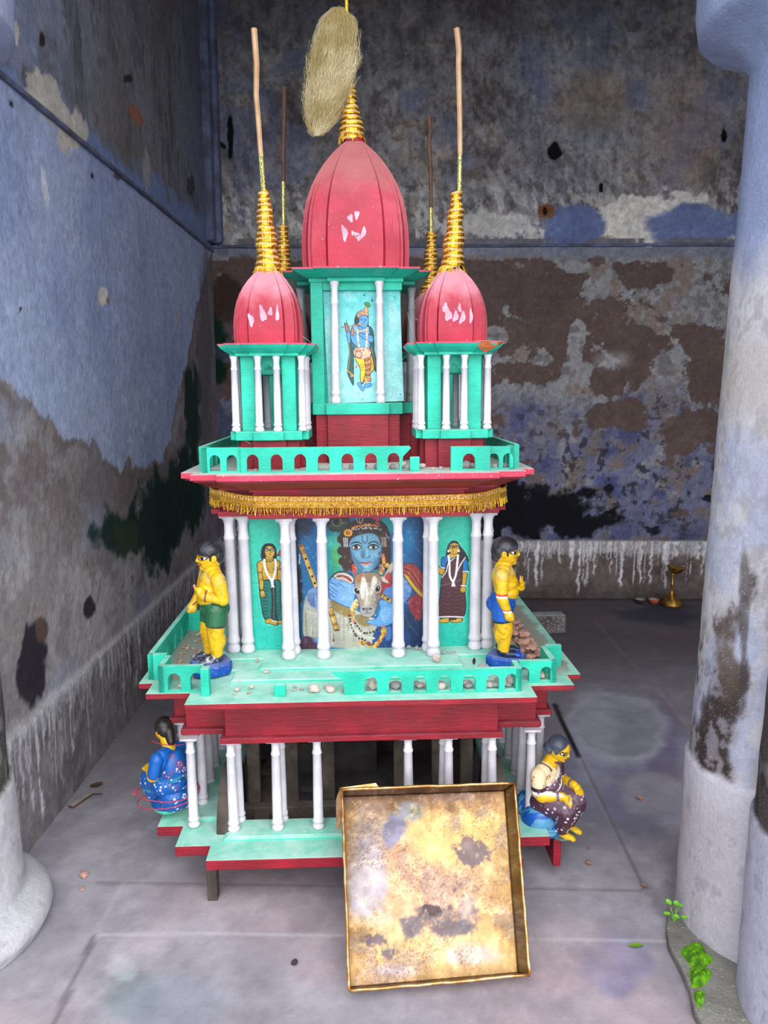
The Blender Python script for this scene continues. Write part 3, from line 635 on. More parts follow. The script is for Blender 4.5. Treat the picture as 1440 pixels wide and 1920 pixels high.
rail((-.634, .46), (-.634, -.462), zr, .733, [.1 * k + .05 for k in range(9)], .034, .712)
rail((-.634, .46), (-.578, .46), zr, .733, [], .03, .71); rail((-.578, .46), (-.45, .56), zr, .733, [], .03, .71); rail((-.45, .60), (.45, .60), zr, .733, [.07 * k + .05 for k in range(12)], .034, .712)
# an inner cross rail far back on the left walkway
rail((-.618, .02), (-.50, .02), zr, .725, [], .03, .71)
rail((.452, -.612), (.452, -.54), zr, .722, [], .03, .7); rail((.458, -.552), (.566, -.552), zr, .722, [.012, .078], .034, .704)
rail((.566, -.552), (.566, -.42), zr, .722, [.05], .03, .704); rail((.566, -.42), (.615, -.42), zr, .722, [], .03, .7)

# middle storey
b = MB(); b.box(-.355, .355, -.25, .25, .664, 1.128); b.box(-.25, .25, -.355, -.26, .664, .6645); b.build('body', TEAL, CH, bevel=.003)
MC = column_mesh('middle_column', .452, .0178, .025)
zm = .671
mid = [(-.228, -.345), (-.118, -.345), (.118, -.345), (.228, -.345)]
put_cols(MC, mid + rot4(mid, (2,)) + [(-.214, -.295), (.214, -.295), (-.106, -.295) ] [:2], zm)
put_cols(MC, [(-.365, -.272), (.367, -.285), (-.412, -.272), (.407, -.278), (-.415, -.215), (.417, -.215), (-.395, -.11), (.395, -.11), (-.395, .11), (.395, .11), (-.395, .225), (.395, .225), (-.365, .28), (.365, .28)], zm)
E2 = [(.32, .372), (.42, .318), (.45, .262)]
b = MB(); b.loft([(plan(*grow(E2, .014)), 1.123), (plan(*grow(E2, .014)), 1.139)]); b.build('lintel', RED, CH, bevel=.002)
b = MB(); b.loft([(plan(*E2), 1.139), (plan(*E2), 1.205)]); b.build('frieze', RED, CH, bevel=.002)
D2 = [(.397, .532), (.477, .502), (.515, .44)]
cornice(E2, D2, 1.205, 1.253).build('cornice', RED, CH)
b = MB(); b.loft([(plan(*D2), 1.253), (plan(*D2), 1.271)], capm=(1, 0), mats=[1])
DUSTTOP = painted('dusty_pale_deck', (150, 196, 184), (120, 170, 158), dust_lit=(214, 208, 206), dust_lit_amt=.85, chips=(210, 190, 180), chip_t=.66)
b.build('deck', [DUSTTOP, EDGE], CH, bevel=.002)
# golden fringe stretched round the frieze
GOLD, gn, gb = mat_base('gold_tinsel', .32, .85); gb.inputs['Metallic'].default_value = .6
gz = ramp(gn, noise(gn, 260, 2), .4, .6); gn.links.new(mix(gn, gz, L4((214, 150, 24)), L4((255, 222, 80))), gb.inputs['Base Color']); bump(gn, gb, noise(gn, 300, 3), .6, .002)
NET, nn, nb = mat_base('brown_gold_net', .6, .2); nn.links.new(mix(nn, ramp(nn, noise(nn, 200, 2), .4, .6), L4((150, 92, 60)), L4((214, 170, 110))), nb.inputs['Base Color'])
fr = empty('golden_fringe', (0, 0, 0), parent=CH)
oct_ = [(-.31, -.389), (.328, -.389), (.436, -.315), (.47, -.25), (.47, .25), (.42, .31), (-.42, .31), (-.47, .25), (-.47, -.25), (-.425, -.325)]
zt = {0: 1.192, 1: 1.190, 2: 1.200, 3: 1.198, 9: 1.205, 8: 1.205}
ribs = MB(); net = MB(); tas = MB()
def fpt(i, t):
    i %= 10; a, c = oct_[i], oct_[(i + 1) % 10]; za, zc = zt.get(i, 1.2), zt.get((i + 1) % 10, 1.2)
    return Vector((a[0] * (1 - t) + c[0] * t, a[1] * (1 - t) + c[1] * t, za * (1 - t) + zc * t - .004 * math.sin(math.pi * t)))
ctr = Vector((0, 0, 0))
for i in range(10):
    A, B_ = fpt(i, 0), fpt(i, 1); Ln = (B_ - A).length; K = max(4, int(Ln / .02))
    pts = [fpt(i, k / K) for k in range(K + 1)]; dn = Vector((0, 0, -1))
    for off, r in ((0, .0022), (.017, .0028), (.0215, .002), (.030, .0028)): ribs.tube([p + dn * off for p in pts], r, 6)
    for k in range(K): net.add([pts[k], pts[k + 1], pts[k + 1] + dn * .031, pts[k] + dn * .031], [(0, 1, 2, 3)])
    if i in (0, 1, 2, 8, 9):
        m = int(Ln / .0052); d = (B_ - A).normalized(); o_ = Vector((d.y, -d.x, 0))
        for k in range(m):
            p = fpt(i, (k + .5) / m); q = p + dn * (.030); ln = rnd.uniform(.018, .029)
            tas.tube([q, q + dn * ln * .5 + d * rnd.uniform(-.002, .002) + o_ * .002, q + dn * ln + d * rnd.uniform(-.004, .004) + o_ * .003], .0011, 4)
            if k % 2 == 0: ribs.tube([p, p + dn * .016], .0009, 4)
net.build('net', NET, fr); ribs.build('braid', GOLD, fr); tas.build('tassels', GOLD, fr)

# upper railing
zu = 1.271
rail((-.335, -.474), (.150, -.474), zu, 1.343, [.033, .101, .168, .235, .303, .370, .435], .034, 1.324, ragged=(0, .028), th=.014)
b = MB(); b.box(.147, .175, -.476, -.460, zu, 1.312); b.build('railing_stub', TEAL, CH, bevel=.002)
rail((.265, -.474), (.378, -.474), zu, 1.340, [.052], .036, 1.32, th=.014)
rail((-.448, -.456), (-.335, -.456), zu, 1.343, [.036, .084], .030, 1.322, th=.014); rail((.378, -.456), (.452, -.456), zu, 1.338, [.014, .056], .030, 1.318, th=.014)
rail((-.448, -.41), (-.448, -.456), zu, 1.343, [], .03, 1.3, th=.014); rail((-.466, .44), (-.466, -.41), zu, 1.343, [.05 + .075 * k for k in range(11)], .030, 1.322, th=.014)
rail((.452, -.456), (.452, -.41), zu, 1.338, [], .03, 1.3, th=.014); rail((.475, -.41), (.475, .44), zu, 1.340, [.05 + .075 * k for k in range(11)], .030, 1.318, th=.014)
rail((-.45, .44), (.46, .44), zu, 1.343, [.05 + .075 * k for k in range(11)], .030, 1.322, th=.014)

# domes and towers
def ratha(h, d=0):
    u = [(.50, 1.0), (.49, .875), (.54, .915), (.80, .865), (.785, .79), (.83, .80), (.87, .80), (.915, .54), (.875, .49), (1.0, .50)]
    q = [(x * h, -y * h) for x, y in u]
    return q + [(x, -y) for x, y in reversed(q)] + [(-x, -y) for x, y in q] + [(-x, y) for x, y in reversed(q)]
def dome(parent, z0, z1, h, mat=None):
    b = MB(); L = []
    prof = [(0, .985), (.04, .99), (.12, 1.0), (.22, 1.0), (.33, .985), (.44, .95), (.54, .895), (.64, .81), (.73, .70), (.82, .56), (.90, .405), (.96, .26), (1.0, .15)]
    for t, k in prof: L.append((ratha(h * k), z0 + (z1 - z0) * t))
    # finer levels
    F = []
    for i in range(len(prof) - 1):
        for j in range(3):
            f = j / 3; t = prof[i][0] * (1 - f) + prof[i + 1][0] * f; k = prof[i][1] * (1 - f) + prof[i + 1][1] * f; F.append((ratha(h * k), z0 + (z1 - z0) * t))
    F.append(L[-1]); b.loft(F)
    o = b.build('dome', mat or DM[h > .12], parent)
    return o
DM = {}
for big_, (za, zb, col_) in {False: (.47, .56, (196, 138, 152)), True: (.80, .93, (160, 96, 96))}.items():
    m_ = PINK.copy(); m_.name = 'dusty_rose_dome_paint'; n_ = m_.node_tree; b__ = n_.nodes['Principled BSDF']; s_c = b__.inputs['Base Color'].links[0].from_socket
    t_ = N(n_, 'ShaderNodeTexCoord'); x_ = N(n_, 'ShaderNodeSeparateXYZ'); n_.links.new(t_.outputs['Object'], x_.inputs[0])
    f_ = ramp(n_, math_(n_, 'ADD', x_.outputs['Z'], math_(n_, 'MULTIPLY', math_(n_, 'SUBTRACT', noise(n_, 14, 4), .5), .12)), za, zb)
    lo_ = math_(n_, 'SUBTRACT', 1.0, ramp(n_, x_.outputs['Z'], za - (.12 if not big_ else .16), za - .02)); c_1 = mix(n_, math_(n_, 'MULTIPLY', lo_, .45), s_c, L4((176, 26, 54)))
    n_.links.new(mix(n_, math_(n_, 'MULTIPLY', f_, .8), c_1, L4(col_)), b__.inputs['Base Color']); DM[big_] = m_
CHALK = painted('white_paint_dabs', (222, 186, 198), (196, 120, 142), rough=.5, chip_t=.8, bs=.5)
def dab(b, base, zc, xc, w, hgt, ang, z0, z1, h):
    """a splash of white paint lying on the middle panel of a dome"""
    prof = [(0, .985), (.04, .99), (.12, 1.0), (.22, 1.0), (.33, .985), (.44, .95), (.54, .895), (.64, .81), (.73, .70), (.82, .56)]
    ts, ks = zip(*prof); n = 22; vs = []
    for i in range(n):
        a = 2 * math.pi * i / n; r = 1 + .22 * math.sin(3 * a + zc * 90) ; dx = w * math.cos(a) * r; dz = hgt * math.sin(a) * r
        c, s = math.cos(ang), math.sin(ang); x = xc + dx * c - dz * s; z = zc + dx * s + dz * c
        t = (z - z0) / (z1 - z0); y = -h * np.interp(t, ts, ks) - .0012; vs.append((base[0] + x, base[1] + y, z))
    b.add(vs, [tuple(range(n))])
WRAP, wn, wb = mat_base('gold_foil_and_tape', .34, .65)
wt = N(wn, 'ShaderNodeTexCoord'); ws = N(wn, 'ShaderNodeSeparateXYZ'); wn.links.new(wt.outputs['Object'], ws.inputs[0])
wv = math_(wn, 'SINE', math_(wn, 'MULTIPLY', math_(wn, 'ADD', ws.outputs['Z'], math_(wn, 'MULTIPLY', noise(wn, 20, 2), .018)), 380))
wv2 = ramp(wn, wv, -.2, .5); wc = mix(wn, wv2, L4((214, 150, 40)), L4((206, 164, 120))); wc = mix(wn, ramp(wn, noise(wn, 160, 3), .5, .6), wc, L4((255, 206, 60)))
wn.links.new(wc, wb.inputs['Base Color']); wm = math_(wn, 'SUBTRACT', .95, math_(wn, 'MULTIPLY', wv2, .7)); wn.links.new(wm, wb.inputs['Metallic']); bump(wn, wb, math_(wn, 'ADD', wv, noise(wn, 200, 3)), .6, .002)
def wrap(parent, x, y, z0, z1, r0, r1, lean=(0, 0), seed=0):
    rr = random.Random(seed); b = MB(); n = 34; prof = []
    lev = []
    for i in range(n + 1):
        t = i / n; r = r0 + (r1 - r0) * t ** 1.15 + .0016 * math.sin(t * 17 + seed) + rr.uniform(-.0012, .0012); lev.append((r, z0 + (z1 - z0) * t))
        if i < n: lev.append((r * .97, z0 + (z1 - z0) * (t + .82 / n)))
    vs = []; m = 20; fs = []
    for k, (r, z) in enumerate(lev):
        t = (z - z0) / (z1 - z0)
        for i in range(m):
            a = 2 * math.pi * i / m; rr2 = r * (1 + .05 * math.sin(2 * a + k * .3)); vs.append((x + lean[0] * t + rr2 * math.cos(a), y + lean[1] * t + rr2 * math.sin(a), z + .25 * r * math.sin(a + seed)))
    for k in range(len(lev) - 1):
        for i in range(m): j = (i + 1) % m; fs.append((k * m + i, k * m + j, (k + 1) * m + j, (k + 1) * m + i))
    fs.append(tuple((len(lev) - 1) * m + i for i in range(m)))
    b.add(vs, fs)
    o = b.build('gold_wrapping', WRAP, parent)
    t2 = MB()
    for i in range(46):
        a = rr.uniform(0, 2 * math.pi); q = Vector((x + r0 * .95 * math.cos(a), y + r0 * .95 * math.sin(a), z0 + .012)); d = Vector((math.cos(a), math.sin(a), 0))
        t2.tube([q, q + d * .006 - Vector((0, 0, .012)), q + d * rr.uniform(.004, .012) - Vector((0, 0, rr.uniform(.018, .036)))], .0009, 4)
    t2.build('frayed_tinsel', GOLD, o)
    return o
GLIT, qn, qb = mat_base('glitter_tape', .35, .6); qn.links.new(mix(qn, ramp(qn, noise(qn, 330, 1), .45, .55), L4((70, 110, 90)), L4((235, 205, 110))), qb.inputs['Base Color'])
def tower(x, y, wrapz, tip, poles, seed):
    t = empty('tower', (x, y, zu), parent=CH); z = lambda v: v - zu
    b = MB(); b.loft([(plan((.05, .098), (.088, .08), (.10, .045)), 0), (plan((.05, .098), (.088, .08), (.10, .045)), z(1.36))]); b.build('plinth', RED, t, bevel=.002)
    PB = [(.045, .118), (.098, .108), (.116, .085)]
    b = MB(); b.loft([(plan(*PB), z(1.358)), (plan(*PB), z(1.384))]); b.build('floor_slab', TEAL, t, bevel=.002)
    for sx_ in (-1, 1):
        for sy_ in (-1, 1):
            b = MB(); b.box(sx_ * .06 - .0205, sx_ * .06 + .0205, sy_ * .062 - .019, sy_ * .062 + .019, z(1.384), z(1.604)); b.build('post', TEAL, t, bevel=.002)
    for k in range(4):  # cusped valance between the posts
        b = MB(); pts = [(-.042, .222), (-.042, .165), (-.03, .168), (-.018, .176), (-.012, .186), (-.003, .196), (.0, .2), (.003, .196), (.012, .186), (.018, .176), (.03, .168), (.042, .165), (.042, .222)]
        n = len(pts); M4 = Matrix.Rotation(k * math.pi / 2, 4, 'Z'); o1 = z(1.384)
        vs = [(px_, -.066, pz + o1) for px_, pz in pts] + [(px_, -.058, pz + o1) for px_, pz in pts]
        fs = [(i, i + 1, n + i + 1, n + i) for i in range(n - 1)]
        for i in range(n // 2): j = n - 1 - i; fs += [(i, i + 1, j - 1, j)] if j - 1 > i + 1 else []; fs += [(n + i + 1, n + i, n + j, n + j - 1)] if j - 1 > i + 1 else []
        b.add(vs, fs, 0, M4); b.build('valance', TEAL, t)
    put_cols(TC, [(-.027, -.100), (.027, -.100), (-.099, -.088), (.099, -.088), (-.105, -.03), (.105, -.03), (-.105, .03), (.105, .03), (-.027, .1), (.027, .1), (-.099, .088), (.099, .088)], z(1.384), t, jit=.002)
    b = MB(); R0 = [(.05, .112), (.092, .102), (.112, .075)]; R1 = [(.066, .148), (.118, .134), (.142, .10)]
    md = [[(a[0] * (1 - k) + c[0] * k, a[1] * (1 - k) + c[1] * k) for a, c in zip(R0, R1)] for k in (0, .12, .45, .75, 1)]
    b.loft([(plan(*md[0]), z(1.603)), (plan(*md[0]), z(1.610)), (plan(*md[1]), z(1.612)), (plan(*md[2]), z(1.618)), (plan(*md[3]), z(1.625)), (plan(*md[4]), z(1.634)), (plan(*md[4]), z(1.638))], mats=[0, 0, 0, 0, 0, 1], capm=(0, 1)); b.build('eave', [TEAL, EDGE], t)
    b = MB(); dm = dome(t, z(1.638), z(1.868), .101)
    if y < 0:
        b = MB()
        for zc, xc, w, hg, an in ((1.705, -.042, .006, .014, .2), (1.722, -.008, .007, .018, .25), (1.728, .014, .005, .009, -.1), (1.722, .034, .004, .017, 0)) if x < 0 else ((1.735, -.03, .006, .012, 0), (1.718, -.022, .008, .015, .1), (1.712, .0, .006, .012, -.2), (1.708, .020, .006, .014, -.3), (1.735, .012, .004, .010, .1), (1.712, .045, .004, .016, 0)):
            dab(b, (0, 0), z(zc), xc, w * 1.25, hg * 1.3, an, z(1.638), z(1.868), .101)
        b.build('paint_splash', CHALK, dm)
    w = wrap(t, 0, 0, z(1.855), z(wrapz), .0365 if y < 0 else .032, .0165, lean=tip, seed=seed)
    gl, pts, pm = poles
    pp = [Vector(p) - Vector((x, y, zu)) for p in pts]
    b = MB(); b.tube(pp[:gl + 1], [.0075] * (gl + 1), 8); b.build('glitter_tape', GLIT, t)
    b = MB(); b.tube(pp[gl:], [.0072 + .0022 * (i % 2) * 0 + .0016 * (i / max(1, len(pp) - gl - 1)) for i in range(len(pp) - gl)], 7); b.build('stick', pm, t)
    return t
TC = column_mesh('tower_column', .219, .0108)
tower(-.263, -.28, 2.083, (-.006, 0), (1, [(-.268, -.28, 2.06), (-.273, -.28, 2.185), (-.277, -.28, 2.28), (-.281, -.28, 2.345), (-.277, -.28, 2.43), (-.281, -.28, 2.523)], RAWWOOD), 1)
tower(.288, -.28, 2.079, (.014, 0), (1, [(.309, -.28, 2.05), (.311, -.28, 2.183), (.309, -.28, 2.30), (.305, -.28, 2.43), (.306, -.28, 2.47), (.299, -.28, 2.527)], RAWWOOD), 2)
tower(-.263, .28, 2.095, (.0, 0), (1, [(-.262, .28, 2.06), (-.258, .28, 2.25), (-.256, .28, 2.35), (-.25, .28, 2.45), (-.246, .28, 2.57)], DARKSTICK), 3)
tower(.272, .28, 2.07, (.008, 0), (1, [(.28, .28, 2.04), (.278, .28, 2.16), (.276, .28, 2.30), (.270, .28, 2.39), (.275, .28, 2.42), (.270, .28, 2.475)], DARKSTICK), 4)

# the great central tower
BT = empty('central_tower', (0, 0, zu), parent=CH); z = lambda v: v - zu
PL = [(.098, .200), (.135, .18), (.175, .10)]
b = MB(); b.loft([(plan(*PL), 0), (plan(*PL), z(1.428))]); b.build('plinth', RED, BT, bevel=.002)
for sx_ in (-1, 1): b = MB(); b.box(sx_ * .185 - .012, sx_ * .185 + .012, -.12, -.09, 0, z(1.43)); b.build('plinth_strut', RED, BT, bevel=.002)
PS = [(.101, .208), (.144, .190), (.20, .12)]
b = MB(); b.loft([(plan(*PS), z(1.426)), (plan(*PS), z(1.461))]); b.build('floor_slab', TEAL, BT, bevel=.002)
b = MB(); b.box(-.142, .142, -.152, .152, z(1.461), z(1.842)); b.box(-.144, -.105, -.182, -.152, z(1.461), z(1.842)); b.box(-.105, .144, -.178, -.152, z(1.812), z(1.842)); b.build('body', TEAL, BT, bevel=.002)
BC = column_mesh('great_column', .376, .0130)
put_cols(BC, [(-.070, -.195), (.074, -.195), (-.185, -.03), (.185, -.03), (-.185, .06), (.185, .06), (-.07, .195), (.074, .195)], z(1.461), BT, jit=.002)
F0 = [(.09, .205), (.148, .188), (.19, .12)]
b = MB(); b.loft([(plan(*F0), z(1.836)), (plan(*F0), z(1.847))]); b.build('lintel', TEAL, BT, bevel=.0015)
R0 = [(.095, .20), (.145, .185), (.185, .13)]; R1 = [(.128, .272), (.195, .255), (.235, .19)]
md = [[(a[0] * (1 - k) + c[0] * k, a[1] * (1 - k) + c[1] * k) for a, c in zip(R0, R1)] for k in (0, .25, .6, 1)]
b = MB(); b.loft([(plan(*md[0]), z(1.847)), (plan(*md[1]), z(1.849)), (plan(*md[2]), z(1.856)), (plan(*md[3]), z(1.866)), (plan(*md[3]), z(1.871))], mats=[0, 0, 0, 1], capm=(0, 1)); b.build('eave', [TEAL, EDGE], BT)
dm = dome(BT, z(1.871), z(2.303), .173)
b = MB()
for zc, xc, w, hg, an in ((1.985, -.034, .007, .020, .15), (2.03, -.015, .007, .010, .2), (2.04, .005, .006, .011, -.1), (1.985, .024, .006, .016, -.35), (1.98, .004, .007, .006, 0), (1.985, -.008, .004, .006, 0), (1.972, .008, .006, .008, .3)):
    dab(b, (0, 0), z(zc), xc, w * 1.2, hg * 1.2, an, z(1.871), z(2.303), .173)
b.build('paint_splash', CHALK, dm)
b = MB(); b.lathe([(.034, z(2.285)), (.036, z(2.30)), (.032, z(2.315)), (.026, z(2.322))], 20); b.build('neck', RED, BT)
b = MB(); b.lathe([(.034, z(2.303)), (.041, z(2.325)), (.042, z(2.345)), (.037, z(2.366)), (.030, z(2.378)), (.02, z(2.385))], 22, M=Matrix.Translation((-.008, 0, 0))); b.build('gold_knob', WRAP, BT)
wrap(BT, -.008, 0, z(2.315), z(2.52), .037, .013, lean=(-.010, 0), seed=9)
b = MB(); b.tube([(-.014, 0, z(2.44)), (-.018, 0, z(2.6)), (-.018, 0, z(2.80))], .0055, 8); b.build('glitter_tape', GOLD, BT)

# the old cart inside the lower storey
b = MB()
def post(x, y, z0, z1, w=.02): b = MB(); b.box(x - w, x + w, y - w * .8, y + w * .8, z0, z1); b.build('cart_post', OLDWOOD, CH, bevel=.003)
for x in (-.36, -.235, -.115, .125, .25, .345): post(x, -.27 if abs(x) > .2 else -.24, .12, .49, .021)
for x in (-.36, -.12, .12, .36): post(x, .28, .12, .49, .021)
for y_, z_ in ((-.30, .135), (-.05, .125), (.28, .135)): b = MB(); b.box(-.40, .40, y_ - .02, y_ + .02, z_ - .02, z_ + .02); b.build('cross_beam', OLDWOOD, CH, bevel=.003)
for x in (-.33, .33): b = MB(); b.box(x - .025, x + .025, -.55, .55, .105, .14); b.build('long_beam', OLDWOOD, CH, bevel=.003)
DARKW = painted('dark_cart_planks', (62, 56, 56), (38, 34, 36), dust_lit=(80, 76, 76), rough=.9, chip_t=.78)
b = MB(); b.box(-.40, .40, .05, .07, .14, .49); b.build('back_panel', DARKW, CH); b = MB(); b.box(-.30, .30, -.20, .05, .14, .16); b.build('cart_floor', DARKW, CH)
b = MB(); b.box(-.30, .05, -.1, .05, .16, .27); b.build('cart_seat', DARKW, CH)
for sx_ in (-1, 1):
    for y_ in (-.34, .32):
        w = empty('wheel', (sx_ * .425, y_, .158), parent=CH)
        Mr = Matrix.Rotation(math.pi / 2, 4, 'Y')
        b = MB(); b.lathe([(.045, -.024), (.158, -.022), (.160, -.016), (.160, .016), (.158, .022), (.045, .024)], 36, M=Mr); b.build('rim', OLDWOOD, w)
        b = MB(); b.lathe([(.03, -.036), (.036, -.03), (.036, .03), (.03, .036)], 20, M=Mr); b.build('hub', OLDWOOD, w)
b = MB(); b.box(-.468, -.438, -.57, -.53, 0.0, .14, 0); b.build('prop_leg', OLDWOOD, CH, bevel=.003)
b = MB(); b.box(.44, .47, -.57, -.53, 0.0, .14, 0); b.build('prop_leg', OLDWOOD, CH, bevel=.003)
b = MB(); b.lathe([(.0, 0), (.10, 0), (.13, .012), (.135, .02)], 20, M=Matrix.Translation((-.14, -.56, .122)) @ Matrix.Diagonal((1, .35, 1, 1))); b.build('red_hub_board', RED, CH)
# ---------------------------------------------------------------- painted pictures
class Cv:
    def __init__(s, x0, y0, x1, y1, step, col):
        s.xs = np.arange(x0, x1 + step * .5, step); s.ys = np.arange(y0, y1 + step * .5, step); s.X, s.Y = np.meshgrid(s.xs, s.ys)
        s.C = np.ones(s.X.shape + (3,)) * np.array(col, float); s.st = step
        s.n = fbm(s.X, s.Y, .02, 5, 81, .6); s.n2 = fbm(s.X, s.Y, .006, 4, 82)
    def box(s, x0, y0, x1, y1):
        i0 = max(0, int((x0 - s.xs[0]) / s.st)); i1 = min(len(s.xs), int((x1 - s.xs[0]) / s.st) + 2); j0 = max(0, int((y0 - s.ys[0]) / s.st)); j1 = min(len(s.ys), int((y1 - s.ys[0]) / s.st) + 2)
        return (slice(j0, j1), slice(i0, i1)) if i1 > i0 and j1 > j0 else None
    def put(s, sl, m, col):
        m = np.clip(m, 0, 1)[..., None]; s.C[sl] = s.C[sl] * (1 - m) + np.asarray(col, float) * m
    def segd(s, X, Y, P, w=None):
        D = np.full(X.shape, 1e9)
        for i in range(len(P) - 1):
            ax, ay = P[i][:2]; bx, by = P[i + 1][:2]; dx, dy = bx - ax, by - ay; L = dx * dx + dy * dy + 1e-9
            t = np.clip(((X - ax) * dx + (Y - ay) * dy) / L, 0, 1); d = np.hypot(X - ax - t * dx, Y - ay - t * dy)
            if w is not None: d = d - (w[i] * (1 - t) + w[i + 1] * t)
            D = np.minimum(D, d)
        return D
    def poly(s, pts, col, a=1, soft=None, smooth=True, outline=None, ow=5):
        soft = soft or s.st; P = catmull(pts, 5, True) if smooth else [np.array(p, float) for p in pts]
        P = np.array(P); pad = soft + ow + 4; sl = s.box(P[:, 0].min() - pad, P[:, 1].min() - pad, P[:, 0].max() + pad, P[:, 1].max() + pad)
        if sl is None: return
        X, Y = s.X[sl], s.Y[sl]; ins = np.zeros(X.shape, bool); n = len(P)
        for i in range(n):
            x1, y1 = P[i]; x2, y2 = P[(i + 1) % n]
            if y1 == y2: continue
            ins ^= ((y1 > Y) != (y2 > Y)) & (X < (x2 - x1) * (Y - y1) / (y2 - y1) + x1)
        D = s.segd(X, Y, list(P) + [P[0]]); sd = np.where(ins, D, -D)
        col = np.asarray(col, float)
        s.put(sl, sst(-soft * .5, soft * .5, sd) * a, col)
        if outline is not None: s.put(sl, (1 - sst(ow * .5 - s.st * .4, ow * .5 + s.st * .6, D)), outline)
    def ell(s, cx, cy, rx, ry, col, rot=0, a=1, soft=.12, outline=None):
        r = max(rx, ry) * 1.3 + s.st * 2; sl = s.box(cx - r, cy - r, cx + r, cy + r)
        if sl is None: return
        c, q = math.cos(math.radians(rot)), math.sin(math.radians(rot)); dx, dy = s.X[sl] - cx, s.Y[sl] - cy
        d = np.hypot((dx * c + dy * q) / rx, (-dx * q + dy * c) / ry)
        if outline is not None: s.put(sl, 1 - sst(1.0, 1.0 + 2.5 * s.st / min(rx, ry), d), outline)
        s.put(sl, (1 - sst(1 - soft, 1 + soft * .5, d)) * a, col)
    def line(s, pts, w, col, a=1, smooth=True):
        w_ = w if isinstance(w, (list, tuple)) else [w] * len(pts)
        q = [tuple(p) + (ww,) for p, ww in zip(pts, w_)]; P = catmull(q, 5) if smooth and len(q) > 2 else [np.array(p, float) for p in q]
        A = np.array(P); pad = max(w_) + 3 * s.st; sl = s.box(A[:, 0].min() - pad, A[:, 1].min() - pad, A[:, 0].max() + pad, A[:, 1].max() + pad)
        if sl is None: return
        d = s.segd(s.X[sl], s.Y[sl], P, [max(p[2] / 2, .2) for p in P]); s.put(sl, (1 - sst(-s.st * .3, s.st * .6, d)) * a, col)
    def dots(s, pts, r, col, n, jit=0, var=0, seed=1):
        rr = random.Random(seed); P = catmull(pts, 12); P = np.array(P); L = np.concatenate([[0], np.cumsum(np.hypot(*np.diff(P, axis=0).T))])
        for k in range(n):
            t = L[-1] * k / max(1, n - 1); x = np.interp(t, L, P[:, 0]) + rr.uniform(-jit, jit); y = np.interp(t, L, P[:, 1]) + rr.uniform(-jit, jit)
            c = col[rr.randrange(len(col))] if isinstance(col, list) else col
            s.ell(x, y, r * (1 + rr.uniform(-var, var)), r * (1 + rr.uniform(-var, var)), c)
    def panel(s, name, fxy, yloc, parent, th=.006):
        """fxy maps picture coords to chariot (x, z)"""
        x, z = fxy(s.X, s.Y); P = np.stack([x, np.full_like(x, yloc) if not callable(yloc) else yloc(s.X, s.Y), z], -1)
        C = s.C * (.80 + .24 * s.n[..., None]) * (.93 + .14 * fbm(s.X, s.Y * 1.0, .09, 2, 87)[..., None]); g = C.mean(-1, keepdims=True); C = g * .1 + C * .9; me = grid_mesh(name, P, C, PAINTING, flip=True, thick=(0, th, 0))
        return link(name, me, parent=parent)

# --- the large picture behind the middle columns: a blue flute player with a calf
c = Cv(20, 30, 1400, 1470, 4, (20, 110, 170)); X, Y = c.X, c.Y
c.C = mixc(c.C, sst(120, 30, X), (26, 26, 38)); c.C = mixc(c.C, blob(X, Y, 110, 160, 120, 120, c.n, .4, .4) * .8, (38, 32, 48)); c.C = mixc(c.C, sst(.45, .6, c.n) * .35, (10, 70, 140))
c.C = mixc(c.C, blob(X, Y, 450, 520, 110, 330, c.n, .2, .5), (34, 158, 150)); c.C = mixc(c.C, blob(X, Y, 470, 440, 60, 160, c.n, .3, .5) * .8, (84, 176, 92)); c.C = mixc(c.C, blob(X, Y, 400, 330, 90, 60, c.n, .3, .5) * .7, (60, 190, 180))
c.C = mixc(c.C, blob(X, Y, 1010, 130, 90, 100, c.n, .3, .5), (40, 168, 170)); c.C = mixc(c.C, sst(1140, 1380, X) * .85, (10, 48, 100)); c.C = mixc(c.C, blob(X, Y, 1200, 300, 60, 120, c.n, .3, .5) * .6, (10, 130, 190))
c.C = mixc(c.C, sst(900, 1150, Y) * sst(1100, 1180, X), (20, 50, 96)); c.C = mixc(c.C, blob(X, Y, 60, 800, 40, 200, c.n, .5, .4), (24, 22, 26)); c.C = mixc(c.C, sst(1330, 1370, X) * .6, (8, 22, 50))
# white robe and cow body
c.poly([(150, 880), (110, 1000), (100, 1150), (110, 1330), (250, 1420), (520, 1460), (900, 1460), (960, 1300), (900, 1180), (700, 1080), (560, 1000), (420, 930), (250, 900)], (176, 174, 160), soft=12)
for x in range(130, 760, 22): c.line([(x + rnd.uniform(-8, 8), 990 + rnd.uniform(0, 220)), (x + rnd.uniform(-8, 8), 1180 + rnd.uniform(0, 240))], rnd.uniform(6, 18), rnd.choice([(206, 204, 196), (150, 140, 112), (190, 186, 176), (128, 118, 90)]), a=.5)
c.poly([(400, 930), (560, 1010), (640, 1080), (560, 1120), (470, 1080), (410, 1030)], (140, 112, 50), soft=26, a=.8); c.poly([(640, 1100), (760, 1120), (800, 1200), (740, 1230), (660, 1180)], (128, 104, 50), soft=22, a=.8)
c.poly([(50, 1380), (130, 1320), (230, 1370), (260, 1470), (40, 1470)], (72, 40, 66), soft=16); c.poly([(190, 1340), (250, 1340), (260, 1400), (210, 1390)], (90, 140, 200), soft=16, a=.7)
c.poly([(860, 1240), (1010, 1200), (1150, 1210), (1200, 1460), (840, 1465)], (34, 66, 130), soft=14); c.poly([(940, 1260), (1010, 1240), (1010, 1360), (960, 1380)], (90, 150, 220), soft=24, a=.7)
